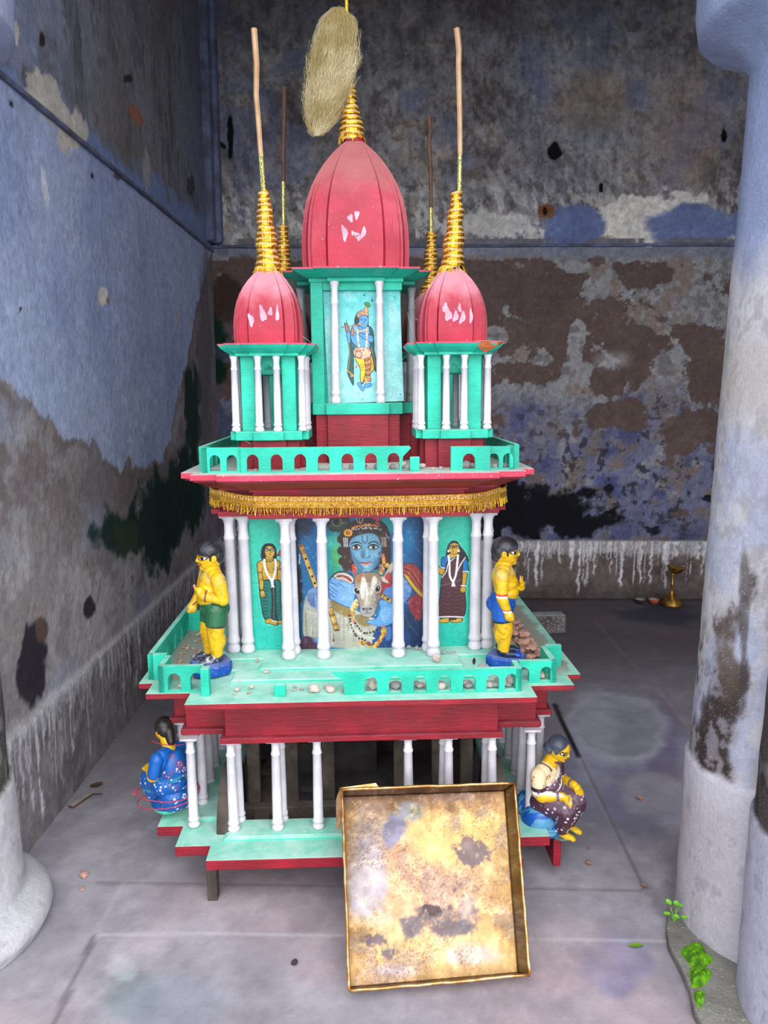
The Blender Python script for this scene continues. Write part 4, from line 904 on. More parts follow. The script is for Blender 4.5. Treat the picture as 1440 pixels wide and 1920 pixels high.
# lotus ornament
c.ell(480, 130, 125, 102, (38, 48, 40)); c.ell(480, 130, 118, 96, (52, 64, 52), soft=.5)
c.line([(415, 90), (430, 150), (480, 165), (512, 140), (505, 90), (470, 68), (430, 80)], 5, (150, 150, 140)); c.line([(440, 110), (460, 140), (490, 130), (488, 100)], 4, (96, 84, 110)); c.ell(462, 118, 22, 26, (16, 22, 20), soft=.3)
# hair
H = (54, 36, 36)
c.poly([(600, 130), (680, 92), (780, 86), (880, 100), (960, 150), (1005, 260), (1010, 420), (1000, 560), (980, 640), (860, 640), (640, 640), (540, 620), (500, 560), (520, 500), (490, 440), (510, 380), (485, 310), (500, 240), (560, 200)], H)
c.poly([(920, 250), (1000, 300), (1015, 480), (990, 600), (930, 560), (910, 420)], (78, 50, 44), soft=20, a=.8)
for p in ((505, 300), (505, 420), (515, 530), (560, 600)): c.ell(*p, 40, 46, H, soft=.2)
for k in range(40): x = rnd.uniform(540, 980); c.line([(x, rnd.uniform(120, 300)), (x + rnd.uniform(-30, 30), rnd.uniform(220, 500))], 3, (92, 62, 54), a=.5)
# neck and face
c.poly([(640, 560), (700, 620), (880, 620), (900, 560), (960, 700), (640, 720)], (62, 112, 140)); FACE = (94, 152, 184)
c.poly([(600, 400), (585, 360), (620, 290), (700, 255), (790, 240), (860, 255), (900, 320), (920, 400), (915, 480), (880, 560), (830, 625), (775, 650), (715, 635), (655, 580), (615, 500)], FACE, outline=(38, 64, 92), ow=6)
c.poly([(600, 420), (625, 520), (680, 600), (760, 640), (700, 560), (640, 470)], (56, 100, 138), soft=40, a=.8); c.poly([(900, 420), (905, 500), (860, 590), (820, 600), (860, 520)], (60, 106, 142), soft=36, a=.8)
c.ell(760, 290, 90, 34, (128, 180, 206), a=.6, soft=.8); c.ell(690, 470, 46, 40, (130, 184, 208), a=.6, soft=.8); c.ell(845, 470, 40, 38, (130, 184, 208), a=.6, soft=.8); c.ell(775, 600, 40, 26, (126, 176, 200), a=.6, soft=.8)
c.line([(764, 400), (768, 450), (772, 480)], 12, (134, 190, 214), a=.7); c.line([(752, 390), (740, 440), (726, 480)], 9, (58, 104, 140), a=.7)
c.poly([(700, 440), (745, 430), (750, 470), (720, 500)], (64, 112, 146), soft=18, a=.6)
for sx_, ex in ((-1, 665), (1, 835)):
    c.ell(ex, 385, 58, 30, (54, 92, 124), a=.7, soft=.6)
    c.poly([(ex - 50, 390), (ex - 20, 368), (ex + 15, 366), (ex + 46, 388), (ex + 15, 408), (ex - 20, 408)], (206, 208, 204), outline=(24, 24, 30), ow=7)
    c.ell(ex - 2 + sx_ * 4, 386, 21, 20, (66, 36, 32)); c.ell(ex + sx_ * 4, 385, 10, 10, (16, 12, 14)); c.line([(ex - 52, 388), (ex - 22, 364), (ex + 16, 361), (ex + 50, 386)], [7, 10, 10, 6], (18, 20, 26))
c.line([(600, 356), (630, 338), (680, 332), (722, 356)], [6, 12, 12, 4], (24, 38, 50)); c.line([(782, 356), (810, 336), (860, 332), (900, 366)], [4, 12, 12, 6], (24, 38, 50))
c.line([(722, 268), (728, 320), (750, 346), (772, 320), (778, 266)], 7, (52, 70, 96)); c.line([(722, 400), (722, 470), (715, 488), (735, 498)], 4, (40, 74, 104)); c.line([(790, 470), (800, 485), (788, 498)], 5, (36, 62, 90)); c.ell(735, 492, 8, 5, (30, 50, 74)); c.ell(778, 492, 8, 5, (30, 50, 74))
c.poly([(692, 548), (730, 540), (757, 548), (785, 538), (822, 545), (785, 556), (757, 558), (725, 558)], (176, 84, 88)); c.poly([(710, 556), (757, 558), (805, 552), (780, 576), (757, 580), (730, 574)], (206, 122, 118)); c.line([(688, 546), (725, 552), (757, 556), (790, 550), (826, 542)], 5, (56, 24, 34))
c.line([(700, 600), (757, 612), (810, 598)], 4, (58, 100, 132), a=.7); c.line([(915, 430), (895, 460), (905, 500), (890, 520)], 8, H)
# jewellery
c.dots([(615, 190), (680, 168), (760, 155), (840, 158), (885, 170)], 10, [(204, 110, 50), (222, 140, 70), (180, 70, 40)], 26, 5, .3, 2); c.dots([(625, 208), (690, 190), (770, 185), (850, 192), (915, 205)], 5, (218, 214, 206), 34, 9, .4, 3)
for a_ in range(10): c.ell(580 + 34 * math.cos(a_ * .63), 234 + 30 * math.sin(a_ * .63), 13, 11, (222, 160, 40)); 
c.ell(580, 234, 22, 20, (170, 40, 40)); c.ell(582, 232, 9, 9, (226, 120, 60))
for x0 in (666, 700, 735): c.line([(x0, 84), (x0 + 12 * (1 if x0 < 700 else -1 if x0 > 700 else 0), 120), (706, 138)], 6, (206, 170, 130))
for x0 in (535, 552, 568): c.dots([(x0, 290), (x0 + 4, 375)], 5, (220, 222, 226), 9)
for x0 in (925, 945, 962): c.dots([(x0, 290), (x0 + 2, 380)], 5, (206, 200, 190), 9)
c.line([(965, 250), (985, 290), (1000, 290)], 6, (190, 186, 190)); c.dots([(840, 80), (875, 95), (915, 75), (880, 110), (872, 140)], 11, (196, 50, 66), 14, 6, .4, 5)
c.dots([(630, 570), (640, 610), (640, 660)], 16, [(214, 96, 60), (228, 140, 50), (190, 60, 50)], 13, 8, .3, 6); c.dots([(940, 480), (942, 540), (935, 590), (915, 640), (905, 670)], 16, [(226, 164, 44), (232, 190, 60), (210, 110, 50)], 20, 8, .3, 7); c.ell(945, 575, 16, 16, (180, 40, 50)); c.ell(975, 580, 22, 26, (214, 180, 90))
# left arm and hand, calf ear
c.poly([(375, 760), (400, 700), (450, 690), (540, 720), (600, 760), (640, 780), (640, 900), (610, 1000), (580, 1022), (500, 990), (430, 950), (380, 920), (372, 840)], (106, 162, 222), outline=(34, 60, 110), ow=6)
c.poly([(480, 760), (600, 790), (600, 930), (500, 930)], (132, 180, 230), soft=50, a=.6)
for a_ in (((380, 780), (430, 830), (470, 860)), ((378, 820), (420, 860), (462, 890)), ((395, 750), (450, 780), (480, 800)), ((470, 760), (510, 790), (550, 815)), ((385, 870), (420, 900), (450, 910))): c.line(a_, [7, 5, 2], (38, 66, 120))
c.poly([(420, 690), (470, 650), (550, 655), (610, 690), (632, 730), (600, 770), (540, 740), (470, 720)], (206, 200, 192), outline=(70, 40, 36), ow=5); c.poly([(450, 690), (500, 672), (570, 690), (612, 735), (590, 755), (520, 715)], (150, 70, 52), soft=8); c.line([(460, 720), (510, 700), (570, 735), (600, 760)], 8, (220, 214, 204))
c.line([(385, 720), (420, 670), (480, 640), (560, 640), (620, 680)], 10, (60, 44, 46))
c.poly([(150, 860), (200, 810), (245, 815), (250, 1020), (200, 1010), (160, 960)], (112, 150, 206), soft=6)
for dx in (0, 18, 36, 54): c.line([(165 + dx, 850 + dx * .3), (160 + dx, 920), (195 + dx * .7, 1005)], 5, (30, 42, 90))
# flute
def flute(p0, p1, w, nodes, holes):
    p0, p1 = np.array(p0, float), np.array(p1, float); d = (p1 - p0); n_ = np.array([-d[1], d[0]]) / np.hypot(*d)
    c.poly([p0 - n_ * w, p1 - n_ * w, p1 + n_ * w, p0 + n_ * w], (206, 158, 62), smooth=False, outline=(80, 56, 20), ow=4); c.line([p0 + n_ * w * .4, p1 + n_ * w * .4], w * .5, (228, 190, 100), smooth=False, a=.7)
    for t in nodes: q = p0 + d * t; c.line([q - n_ * w, q + n_ * w], 7, (92, 48, 26), smooth=False)
    for t in holes: q = p0 + d * t; c.ell(q[0], q[1], 13, 13, (26, 16, 14))
flute((95, 350), (245, 800), 24, (.12, .16, .2), (.33, .54, .74, .9)); c.ell(95, 360, 26, 24, (150, 84, 50), soft=.4); flute((380, 1020), (450, 1265), 26, (.3, .36, .7, .76), ()); c.ell(448, 1262, 24, 12, (84, 60, 30))
for k in range(7): c.ell(82 + 3 * math.sin(k), 455 + k * 15, 7, 8, (200, 206, 216))
# right shoulder, shawl, arm
c.poly([(905, 870), (960, 760), (1030, 760), (1150, 700), (1230, 760), (1215, 900), (1130, 1000), (1020, 1060), (930, 1000)], (84, 128, 196), outline=(30, 44, 90), ow=5)
c.poly([(910, 900), (915, 770), (960, 700), (1020, 690), (1020, 800), (960, 820)], (178, 44, 50), soft=5)
c.poly([(905, 690), (940, 690), (1010, 560), (1060, 545), (1050, 590), (985, 740), (1020, 770), (960, 768), (915, 740)], (198, 186, 168), outline=(90, 66, 50), ow=5); c.poly([(950, 700), (1000, 650), (1010, 720), (975, 740)], (190, 70, 60), soft=8)
c.poly([(1140, 580), (1200, 562), (1270, 580), (1330, 660), (1380, 760), (1380, 980), (1300, 900), (1220, 800), (1150, 700)], (150, 56, 52), outline=(54, 28, 34), ow=5)
for k in range(6): c.line([(1150, 600 + 20 * k), (1230 - k * 8, 640 + k * 24), (1370 - k * 12, 860 + k * 20)], 10, [(196, 84, 66), (110, 38, 44)][k % 2], a=.8)
c.poly([(1150, 690), (1180, 690), (1260, 800), (1340, 900), (1340, 930), (1250, 840)], (202, 172, 50), soft=5)
c.poly([(1200, 930), (1300, 900), (1350, 980), (1330, 1100), (1310, 1180), (1250, 1130), (1200, 1050)], (150, 44, 58), soft=14)
for k in range(26): x, y = rnd.uniform(1190, 1340), rnd.uniform(900, 1140); c.line([(x, y), (x + rnd.uniform(-30, 30), y + rnd.uniform(20, 60))], 4, rnd.choice([(206, 96, 100), (96, 24, 40), (180, 60, 70)]), a=.8)
c.poly([(750, 1170), (850, 1150), (900, 1060), (890, 960), (960, 950), (1040, 1000), (1100, 1020), (1080, 1150), (1000, 1210), (920, 1232), (840, 1220)], (92, 158, 218), outline=(40, 80, 140), ow=4); c.poly([(880, 1080), (980, 1020), (1010, 1120), (940, 1190)], (140, 190, 236), soft=50, a=.6)
flute((905, 895), (1010, 960), 22, (.08, .3), (.7,))
# calf
c.poly([(640, 760), (640, 700), (680, 665), (760, 655), (850, 655), (905, 700), (915, 790), (905, 900), (880, 970), (855, 1060), (830, 1110), (775, 1130), (720, 1115), (690, 1060), (680, 960), (650, 880), (635, 820)], (150, 134, 120), outline=(84, 66, 56), ow=5)
c.poly([(650, 690), (700, 665), (740, 680), (720, 740), (660, 760)], (164, 104, 66), soft=28, a=.9); c.poly([(740, 670), (850, 665), (900, 720), (850, 790), (780, 760), (750, 720)], (140, 112, 84), soft=30, a=.9)
c.poly([(715, 700), (750, 720), (760, 820), (750, 900), (715, 940), (695, 850), (705, 760)], (214, 206, 196), soft=22); c.poly([(830, 690), (870, 720), (860, 800), (820, 880), (795, 900), (810, 780)], (208, 200, 190), soft=22)
c.poly([(740, 820), (800, 820), (810, 960), (760, 1010), (730, 960)], (186, 172, 158), soft=26); c.line([(760, 760), (765, 860), (760, 960)], 12, (228, 220, 210), a=.8)
c.poly([(850, 800), (905, 790), (900, 900), (860, 1000), (845, 900)], (98, 80, 70), soft=26, a=.7)
for ex, ey, r_ in ((662, 848, -25), (878, 828, 22)): c.ell(ex, ey, 34, 46, (196, 186, 176), r_); c.ell(ex, ey, 25, 38, (36, 18, 22), r_); c.ell(ex, ey + 2, 13, 20, (10, 6, 8), r_); c.ell(ex + 6, ey - 14, 6, 7, (200, 200, 204)); c.ell(ex - 4, ey + 28, 12, 6, (170, 90, 90), r_)
c.poly([(690, 1040), (730, 1000), (800, 1000), (840, 1040), (830, 1100), (775, 1122), (710, 1105)], (166, 160, 158), soft=10); c.ell(762, 1036, 48, 26, (126, 118, 120), soft=.3); c.ell(725, 1040, 13, 10, (50, 44, 50), 20); c.ell(802, 1038, 13, 10, (50, 44, 50), -20); c.line([(762, 1055), (762, 1078), (735, 1092)], 5, (66, 58, 62)); c.line([(762, 1078), (795, 1090)], 5, (66, 58, 62)); c.ell(848, 1108, 8, 6, (230, 226, 222)); c.ell(760, 1018, 30, 8, (206, 202, 200), a=.7)
# garlands
c.poly([(650, 930), (672, 950), (668, 1010), (620, 1080), (588, 1040), (610, 980)], (212, 190, 120), soft=5)
c.dots([(655, 945), (665, 1000), (620, 1060)], 7, [(190, 60, 60), (60, 110, 140), (214, 160, 60)], 12, 10, .4, 8); c.dots([(610, 1070), (600, 1120), (620, 1170)], 12, [(222, 164, 60), (206, 90, 70)], 12, 6, .3, 9)
c.dots([(580, 1110), (600, 1220), (650, 1330), (740, 1380)], 13, (66, 50, 56), 11, 4, .2, 10); c.dots([(640, 1190), (690, 1260), (760, 1305), (860, 1270)], 13, (58, 44, 50), 9, 4, .2, 11); c.dots([(600, 1180), (660, 1290), (760, 1345), (840, 1350)], 9, (214, 206, 196), 22, 8, .3, 12)
c.dots([(935, 1240), (925, 1320), (890, 1390), (845, 1440)], 18, [(218, 150, 44), (232, 186, 70), (196, 110, 40)], 26, 12, .3, 13); c.dots([(690, 1400), (760, 1410), (800, 1450)], 20, [(196, 130, 40), (130, 70, 50), (214, 170, 60)], 12, 12, .3, 14)
c.ell(410, 1370, 12, 16, (170, 50, 60)); c.line([(410, 1300), (412, 1400)], 4, (150, 60, 60))
c.line([(1170, 1110), (1190, 1200), (1300, 1340)], 2, (170, 176, 190), a=.6); c.line([(1260, 395), (1390, 525)], 2, (180, 190, 200), a=.6)
c.C = mixc(c.C, sst(.62, .74, c.n) * .22, (190, 196, 200))
def f_big(X, Y): return -.212 + (X - 20) / 1380 * .432, 1.112 - (Y - 48) / (1462 - 48) * (1.112 - .671)
c.panel('picture_panel', f_big, -.2585, CH)

# --- side panels: man with a flag, woman in a brown sari
INK = (16, 22, 24); SKIN = (206, 158, 44)
def side(x0, x1): 
    v = Cv(x0, -300, x1, 2200, 7, (40, 200, 172)); v.C = mixc(v.C, sst(900, 2200, v.Y) * .7, (24, 198, 186)); v.C = mixc(v.C, sst(.5, .7, v.n2) * .4, (70, 206, 180)); v.C = mixc(v.C, sst(.55, .7, v.n) * .3, (30, 176, 150)); return v
HALO = (104, 220, 200)
c = side(40, 860)
c.poly([(240, 500), (240, 330), (300, 220), (380, 195), (460, 230), (500, 330), (600, 240), (700, 560), (590, 760), (600, 940), (560, 1100), (580, 1420), (680, 1650), (640, 1720), (480, 1760), (260, 1700), (200, 1400), (160, 900), (160, 600)], HALO, a=.6, soft=40)
c.poly([(245, 490), (245, 340), (290, 235), (375, 205), (455, 235), (492, 340), (490, 490), (440, 500), (300, 500)], (36, 26, 44), outline=INK, ow=8)
c.poly([(318, 440), (430, 440), (440, 540), (310, 540)], SKIN, smooth=False)
c.poly([(300, 330), (330, 270), (375, 250), (430, 270), (468, 330), (455, 420), (410, 465), (360, 465), (315, 420)], (212, 168, 60), outline=INK, ow=5)
c.poly([(175, 560), (265, 510), (310, 530), (390, 545), (470, 510), (545, 545), (570, 640), (590, 850), (545, 950), (505, 880), (500, 890), (265, 890), (262, 1060), (290, 1190), (215, 1205), (200, 1080), (180, 850), (170, 680)], SKIN, outline=INK, ow=12)
c.poly([(190, 960), (262, 890), (400, 900), (500, 885), (545, 950), (550, 1400), (655, 1635), (480, 1655), (270, 1620), (215, 1350)], (14, 116, 108), outline=INK, ow=13)
c.poly([(385, 960), (470, 960), (470, 1400), (490, 1640), (370, 1610), (390, 1300)], (18, 62, 66))
for y in range(930, 1600, 62): c.line([(215 + (y - 930) * .05, y), (270, y + 45), (325, y + 20)], [3, 9, 3], INK)
for y in range(1080, 1560, 70): c.line([(540, y), (520, y + 30), (490, y + 40)], [8, 6, 3], INK)
for x in (400, 425, 450): c.line([(x, 980), (x + 4, 1300), (x - 10, 1600)], 5, (150, 140, 110) if x == 425 else INK)
c.poly([(195, 900), (260, 880), (255, 1060), (205, 1070)], SKIN, outline=INK, ow=8); c.poly([(205, 1100), (262, 1080), (290, 1180), (270, 1200), (215, 1195)], (214, 166, 50), outline=INK, ow=7)
for x in (235, 255, 272): c.line([(x, 1160), (x + 3, 1195)], 4, INK)
c.line([(180, 740), (245, 735)], 12, INK); c.line([(200, 1065), (262, 1065)], 12, (60, 30, 34)); c.line([(260, 650), (245, 760), (262, 880)], 7, INK); c.line([(510, 640), (500, 760), (495, 880)], 9, INK)
c.line([(325, 680), (360, 690), (375, 735), (420, 735), (440, 690), (425, 660)], 5, (96, 60, 30)); c.line([(262, 830), (340, 838)], 5, (96, 60, 30))
c.poly([(540, 620), (600, 560), (650, 530), (690, 590), (670, 640), (600, 660), (560, 700)], (214, 168, 90), outline=INK, ow=11); c.poly([(570, 620), (640, 560), (650, 640), (600, 650)], (170, 40, 50))
c.line([(520, 690), (570, 690)], 10, INK); c.line([(612, 440), (625, 540)], 16, (120, 40, 40)); c.line([(645, 650), (660, 760)], 5, INK)
c.poly([(505, 430), (605, 245), (620, 440)], (196, 56, 60), smooth=False, outline=(40, 22, 26), ow=9)
c.line([(290, 505), (295, 640), (340, 790), (400, 900), (410, 990)], 38, (232, 232, 234)); c.line([(470, 505), (478, 640), (450, 790), (415, 900), (420, 1000)], 34, (232, 232, 234)); c.dots([(320, 500), (325, 600), (345, 690)], 8, (60, 30, 24), 9); c.dots([(325, 500), (380, 512), (440, 498)], 8, (60, 30, 24), 9)
for dx in (-25, -5, 15, 35): c.line([(412, 950), (412 + dx, 1020)], 9, (230, 230, 234))
c.line([(300, 300), (340, 292), (368, 308)], 8, INK); c.line([(405, 305), (440, 292), (468, 306)], 8, INK)
for ex in (338, 436): c.ell(ex, 326, 30, 12, (226, 222, 210), outline=INK); c.ell(ex + 2, 326, 11, 11, INK)
c.line([(400, 310), (402, 370), (385, 385)], 7, (70, 40, 24)); c.poly([(365, 408), (388, 402), (412, 408), (388, 420)], (170, 60, 40)); c.line([(378, 280), (388, 310), (398, 280)], 5, (226, 210, 150))
c.poly([(275, 1640), (350, 1600), (400, 1640), (480, 1690), (490, 1730), (440, 1740), (340, 1700), (280, 1695)], SKIN, outline=INK, ow=10); c.poly([(490, 1650), (620, 1650), (690, 1690), (620, 1705), (500, 1710)], SKIN, outline=INK, ow=10)
for x in (455, 470, 484): c.line([(x, 1700), (x - 5, 1730)], 4, INK)
c.poly([(372, 1610), (400, 1640), (470, 1660), (470, 1676), (395, 1655)], (226, 232, 232))
def f_l(X, Y): return -.353 + (X - 40) / 655 * .125, 1.112 - (Y + 300) / 2500 * (1.112 - .671)
c.panel('picture_panel', f_l, -.2555, CH, .004)
c = side(-40, 740); BR = (88, 44, 56)
c.poly([(340, 400), (380, 250), (450, 180), (530, 210), (600, 330), (700, 500), (710, 800), (670, 1170), (640, 1660), (600, 1750), (150, 1740), (210, 1640), (230, 1060), (260, 840), (130, 640), (110, 480), (250, 500)], HALO, a=.6, soft=40)
c.poly([(335, 470), (360, 300), (400, 220), (450, 190), (510, 210), (560, 300), (640, 420), (690, 560), (660, 600), (560, 540), (400, 480)], (44, 34, 44), outline=INK, ow=8)
c.poly([(395, 430), (510, 430), (500, 490), (440, 510), (390, 480)], SKIN); c.poly([(378, 320), (400, 260), (465, 230), (530, 262), (548, 320), (535, 390), (500, 430), (460, 440), (420, 425), (388, 385)], (214, 164, 50), outline=INK, ow=5)
c.poly([(260, 520), (330, 480), (380, 490), (370, 690), (320, 710), (265, 690)], (24, 110, 186), outline=INK, ow=8); c.poly([(640, 530), (670, 560), (690, 760), (595, 765), (600, 620)], (24, 116, 196), outline=INK, ow=8)
c.line([(262, 698), (320, 706)], 26, (232, 234, 236)); c.line([(598, 778), (680, 776)], 26, (232, 234, 236))
c.poly([(285, 715), (320, 720), (310, 800), (270, 840), (200, 760), (155, 640), (190, 600), (240, 690)], SKIN, outline=INK, ow=10); c.poly([(110, 500), (150, 460), (178, 540), (170, 590), (125, 600)], (190, 50, 50), outline=(120, 60, 30), ow=6); c.line([(115, 470), (150, 452)], 18, (232, 234, 236)); c.line([(140, 630), (190, 600)], 16, (232, 236, 236)); c.line([(140, 600), (150, 720), (120, 860)], [4, 12, 8], (200, 232, 230)); c.line([(160, 450), (172, 560)], 7, INK)
c.poly([(350, 600), (470, 500), (560, 540), (600, 620), (590, 800), (580, 1000), (640, 1180), (610, 1650), (225, 1640), (230, 1350), (250, 1050), (265, 880), (320, 760)], BR, outline=INK, ow=13)
for y in range(1060, 1560, 75): c.line([(250, y), (330, y + 60), (400, y + 70)], [4, 10, 5], (40, 22, 32)); c.line([(380, y - 20), (470, y + 70), (600, y + 40)], [4, 11, 5], (40, 22, 32))
c.line([(270, 880), (340, 760), (370, 620), (470, 510)], 13, (230, 226, 230)); c.line([(500, 800), (560, 650), (640, 505)], 14, (230, 232, 236)); c.line([(250, 1030), (420, 990), (590, 920)], 5, (190, 160, 170), a=.7)
c.line([(372, 470), (390, 640), (395, 840), (440, 960)], 30, (238, 240, 242)); c.line([(525, 460), (510, 640), (490, 840), (450, 960)], 30, (238, 240, 242))
for dx in (-26, -8, 10, 28): c.line([(452, 940), (452 + dx, 1050)], 12, (236, 236, 240))
c.line([(232, 1632), (420, 1630), (612, 1644)], 22, (232, 234, 236))
c.poly([(600, 800), (672, 800), (655, 960), (640, 1040), (590, 1040), (595, 900)], SKIN, outline=INK, ow=9); c.line([(582, 1040), (645, 1044)], 22, (236, 238, 240)); c.poly([(560, 1110), (590, 1060), (640, 1070), (650, 1120), (630, 1165), (580, 1165)], (222, 172, 30), outline=INK, ow=7)
for x in (585, 602, 620): c.line([(x, 1130), (x - 4, 1160)], 4, (150, 100, 20))
c.ell(372, 380, 18, 24, (236, 236, 238)); c.ell(534, 382, 20, 24, (236, 236, 238)); c.line([(385, 290), (430, 280), (455, 292)], 7, INK); c.line([(470, 290), (505, 278), (540, 290)], 7, INK)
for ex in (410, 505): c.ell(ex, 308, 26, 10, (224, 218, 206), outline=INK); c.ell(ex - 4, 308, 10, 10, INK)
c.line([(440, 310), (438, 355), (452, 365)], 6, (90, 50, 20)); c.poly([(428, 388), (446, 382), (466, 388), (446, 398)], (150, 60, 40)); c.ell(450, 268, 7, 8, (170, 60, 40)); c.line([(380, 285), (455, 262), (540, 285)], 4, (150, 80, 50))
c.poly([(150, 1690), (220, 1690), (290, 1660), (380, 1655), (380, 1735), (290, 1745), (200, 1735)], (216, 168, 44), outline=INK, ow=10); c.poly([(395, 1700), (480, 1690), (520, 1660), (600, 1670), (600, 1710), (560, 1740), (440, 1740)], (216, 168, 44), outline=INK, ow=10)
def f_r(X, Y): return .228 + (X - 95) / 600 * .1225, 1.108 - (Y + 300) / 2500 * (1.108 - .671)
c.panel('picture_panel', f_r, -.2555, CH, .004)

# --- small picture on the great tower: blue flute player in yellow
c = Cv(300, 290, 1085, 1400, 3.5, (118, 214, 216)); X, Y = c.X, c.Y
c.C = mixc(c.C, sst(700, 300, Y) * .8, (76, 206, 206)); c.C = mixc(c.C, sst(900, 1350, Y) * .7, (158, 226, 228)); c.C = mixc(c.C, sst(.55, .68, c.n2) * .4, (174, 230, 230)); c.C = mixc(c.C, blob(X, Y, 1010, 560, 50, 120, c.n, .7, .3) * .5, (190, 228, 228)); c.C = mixc(c.C, blob(X, Y, 340, 640, 40, 90, c.n, .7, .4) * .5, (180, 220, 214))
BL = (74, 156, 214)
c.poly([(545, 780), (640, 690), (740, 640), (795, 700), (800, 900), (830, 1100), (780, 1050), (745, 900), (690, 850), (600, 850), (575, 1100), (568, 1220), (540, 1180), (510, 1080), (540, 900)], (30, 84, 84), outline=INK, ow=5)
c.poly([(565, 830), (600, 800), (700, 780), (690, 840), (600, 850)], (60, 100, 96), soft=6)
c.line([(545, 810), (540, 950), (515, 1080)], 5, (170, 150, 90)); c.line([(770, 850), (800, 1000), (820, 1080)], 6, (150, 130, 80)); c.line([(512, 1075), (575, 1130)], 12, (206, 140, 60)); c.line([(545, 1130), (572, 1130)], 14, (200, 150, 80))
c.poly([(600, 620), (560, 720), (580, 800), (620, 840), (650, 900), (740, 900), (760, 700), (740, 620), (700, 640)], BL, outline=INK, ow=4)
c.poly([(520, 680), (555, 690), (560, 760), (555, 805), (535, 800), (522, 740)], BL, outline=INK, ow=5); c.poly([(645, 700), (700, 720), (785, 740), (785, 805), (720, 780), (650, 730)], BL, outline=INK, ow=5)
c.poly([(600, 620), (640, 640), (660, 700), (640, 720), (600, 690), (590, 640)], (96, 168, 220), outline=INK, ow=4); c.poly([(505, 610), (540, 620), (555, 680), (520, 690), (510, 650)], (150, 110, 100), outline=INK, ow=4); c.line([(525, 580), (530, 620)], 5, INK); c.line([(505, 600), (515, 630)], 4, INK)
c.poly([(605, 600), (625, 530), (660, 500), (740, 520), (755, 580), (745, 660), (720, 640), (640, 640)], (36, 40, 66)); c.poly([(660, 560), (690, 535), (740, 545), (752, 590), (735, 640), (700, 660), (665, 640), (655, 600)], (78, 160, 220), outline=INK, ow=4)
c.poly([(640, 520), (680, 490), (740, 500), (757, 545), (700, 535), (645, 560)], (206, 140, 96), outline=(90, 50, 30), ow=4); c.poly([(710, 500), (722, 460), (735, 445), (750, 470), (752, 510)], (222, 170, 120), outline=(110, 60, 40), ow=4); c.poly([(715, 420), (745, 410), (775, 430), (770, 460), (735, 450)], (70, 140, 60), outline=(30, 70, 40), ow=4); c.dots([(640, 530), (700, 510), (750, 520)], 6, [(230, 190, 140), (190, 60, 60), (80, 140, 170)], 14, 6, .3, 21)
c.line([(672, 572), (695, 568)], 4, INK); c.line([(715, 572), (735, 574)], 4, INK); c.ell(684, 582, 9, 5, INK); c.ell(724, 584, 8, 5, INK); c.line([(708, 580), (710, 605), (700, 608)], 3, INK); c.line([(695, 628), (715, 628)], 4, (140, 50, 60)); c.ell(655, 620, 12, 14, (214, 150, 120))
c.line([(472, 642), (560, 636), (700, 622)], 8, (176, 120, 90)); c.line([(472, 646), (560, 641), (660, 632)], 2, (70, 40, 30))
c.dots([(635, 700), (638, 800), (655, 870), (690, 905), (715, 870), (725, 780), (730, 680)], 9, [(224, 214, 180), (240, 236, 220), (206, 160, 100)], 44, 2, .2, 22); c.dots([(610, 660), (660, 690), (720, 680), (740, 660)], 8, [(214, 160, 90), (230, 190, 120)], 14, 4, .3, 23); c.poly([(580, 660), (600, 680), (590, 730), (570, 720)], (206, 120, 80), outline=INK, ow=3)
c.poly([(605, 900), (745, 890), (790, 1050), (745, 1110), (700, 1150), (660, 1215), (640, 1150), (645, 1060), (600, 960)], (238, 196, 24), outline=INK, ow=6)
c.line([(700, 960), (706, 1060), (690, 1130), (662, 1210)], 6, INK); 
for y in (1000, 1030, 1060): c.line([(745, y), (780, y - 10)], 3, (150, 110, 20)); c.line([(640, y + 30), (690, y + 10)], 3, (170, 130, 20))
c.poly([(690, 920), (745, 900), (760, 1000), (745, 1100), (750, 1190), (705, 1160), (700, 1050)], (206, 130, 70), outline=INK, ow=5)
for k in range(9): c.line([(700, 960 + k * 24), (748, 940 + k * 26)], 5, (70, 34, 26) if k % 2 else (240, 206, 120)); c.line([(704, 940 + k * 26), (746, 970 + k * 24)], 4, (90, 40, 30))
c.poly([(590, 870), (660, 850), (745, 860), (760, 930), (700, 960), (640, 960), (600, 940), (585, 905)], (226, 180, 140), outline=(90, 40, 36), ow=4); c.dots([(600, 880), (650, 870), (740, 880), (750, 930), (700, 940), (640, 950), (605, 930)], 8, [(190, 70, 70), (240, 230, 220), (206, 120, 60)], 40, 8, .4, 24); c.ell(635, 918, 32, 32, (214, 150, 110), outline=(90, 40, 36)); c.ell(635, 918, 17, 17, (236, 214, 200)); c.ell(635, 918, 8, 8, (180, 70, 60))
c.line([(600, 950), (606, 1030), (600, 1040)], 5, (190, 130, 90)); c.ell(604, 1040, 12, 12, (190, 90, 70)); 
c.poly([(605, 1205), (640, 1195), (655, 1240), (680, 1275), (650, 1280), (620, 1240)], (70, 150, 226), outline=(30, 60, 120), ow=4); c.poly([(670, 1240), (700, 1205), (750, 1210), (757, 1235), (720, 1250), (680, 1255)], (70, 150, 226), outline=(30, 60, 120), ow=4); c.poly([(690, 1150), (712, 1160), (715, 1205), (690, 1200)], (214, 160, 80))
for a_ in ((720, 340, 16, 6, -20), (800, 395, 10, 14, 40), (1030, 370, 5, 8, 0), (1050, 1330, 9, 5, 45), (335, 400, 4, 7, 0), (655, 1370, 8, 5, 0), (630, 280, 5, 16, 0), (615, 1305, 6, 5, 0)): c.ell(*a_[:4], (30, 60, 66), a_[4], soft=.4)
c.line([(480, 1100), (510, 1200), (555, 1290), (570, 1300), (540, 1240)], 2, (110, 130, 130), a=.7)
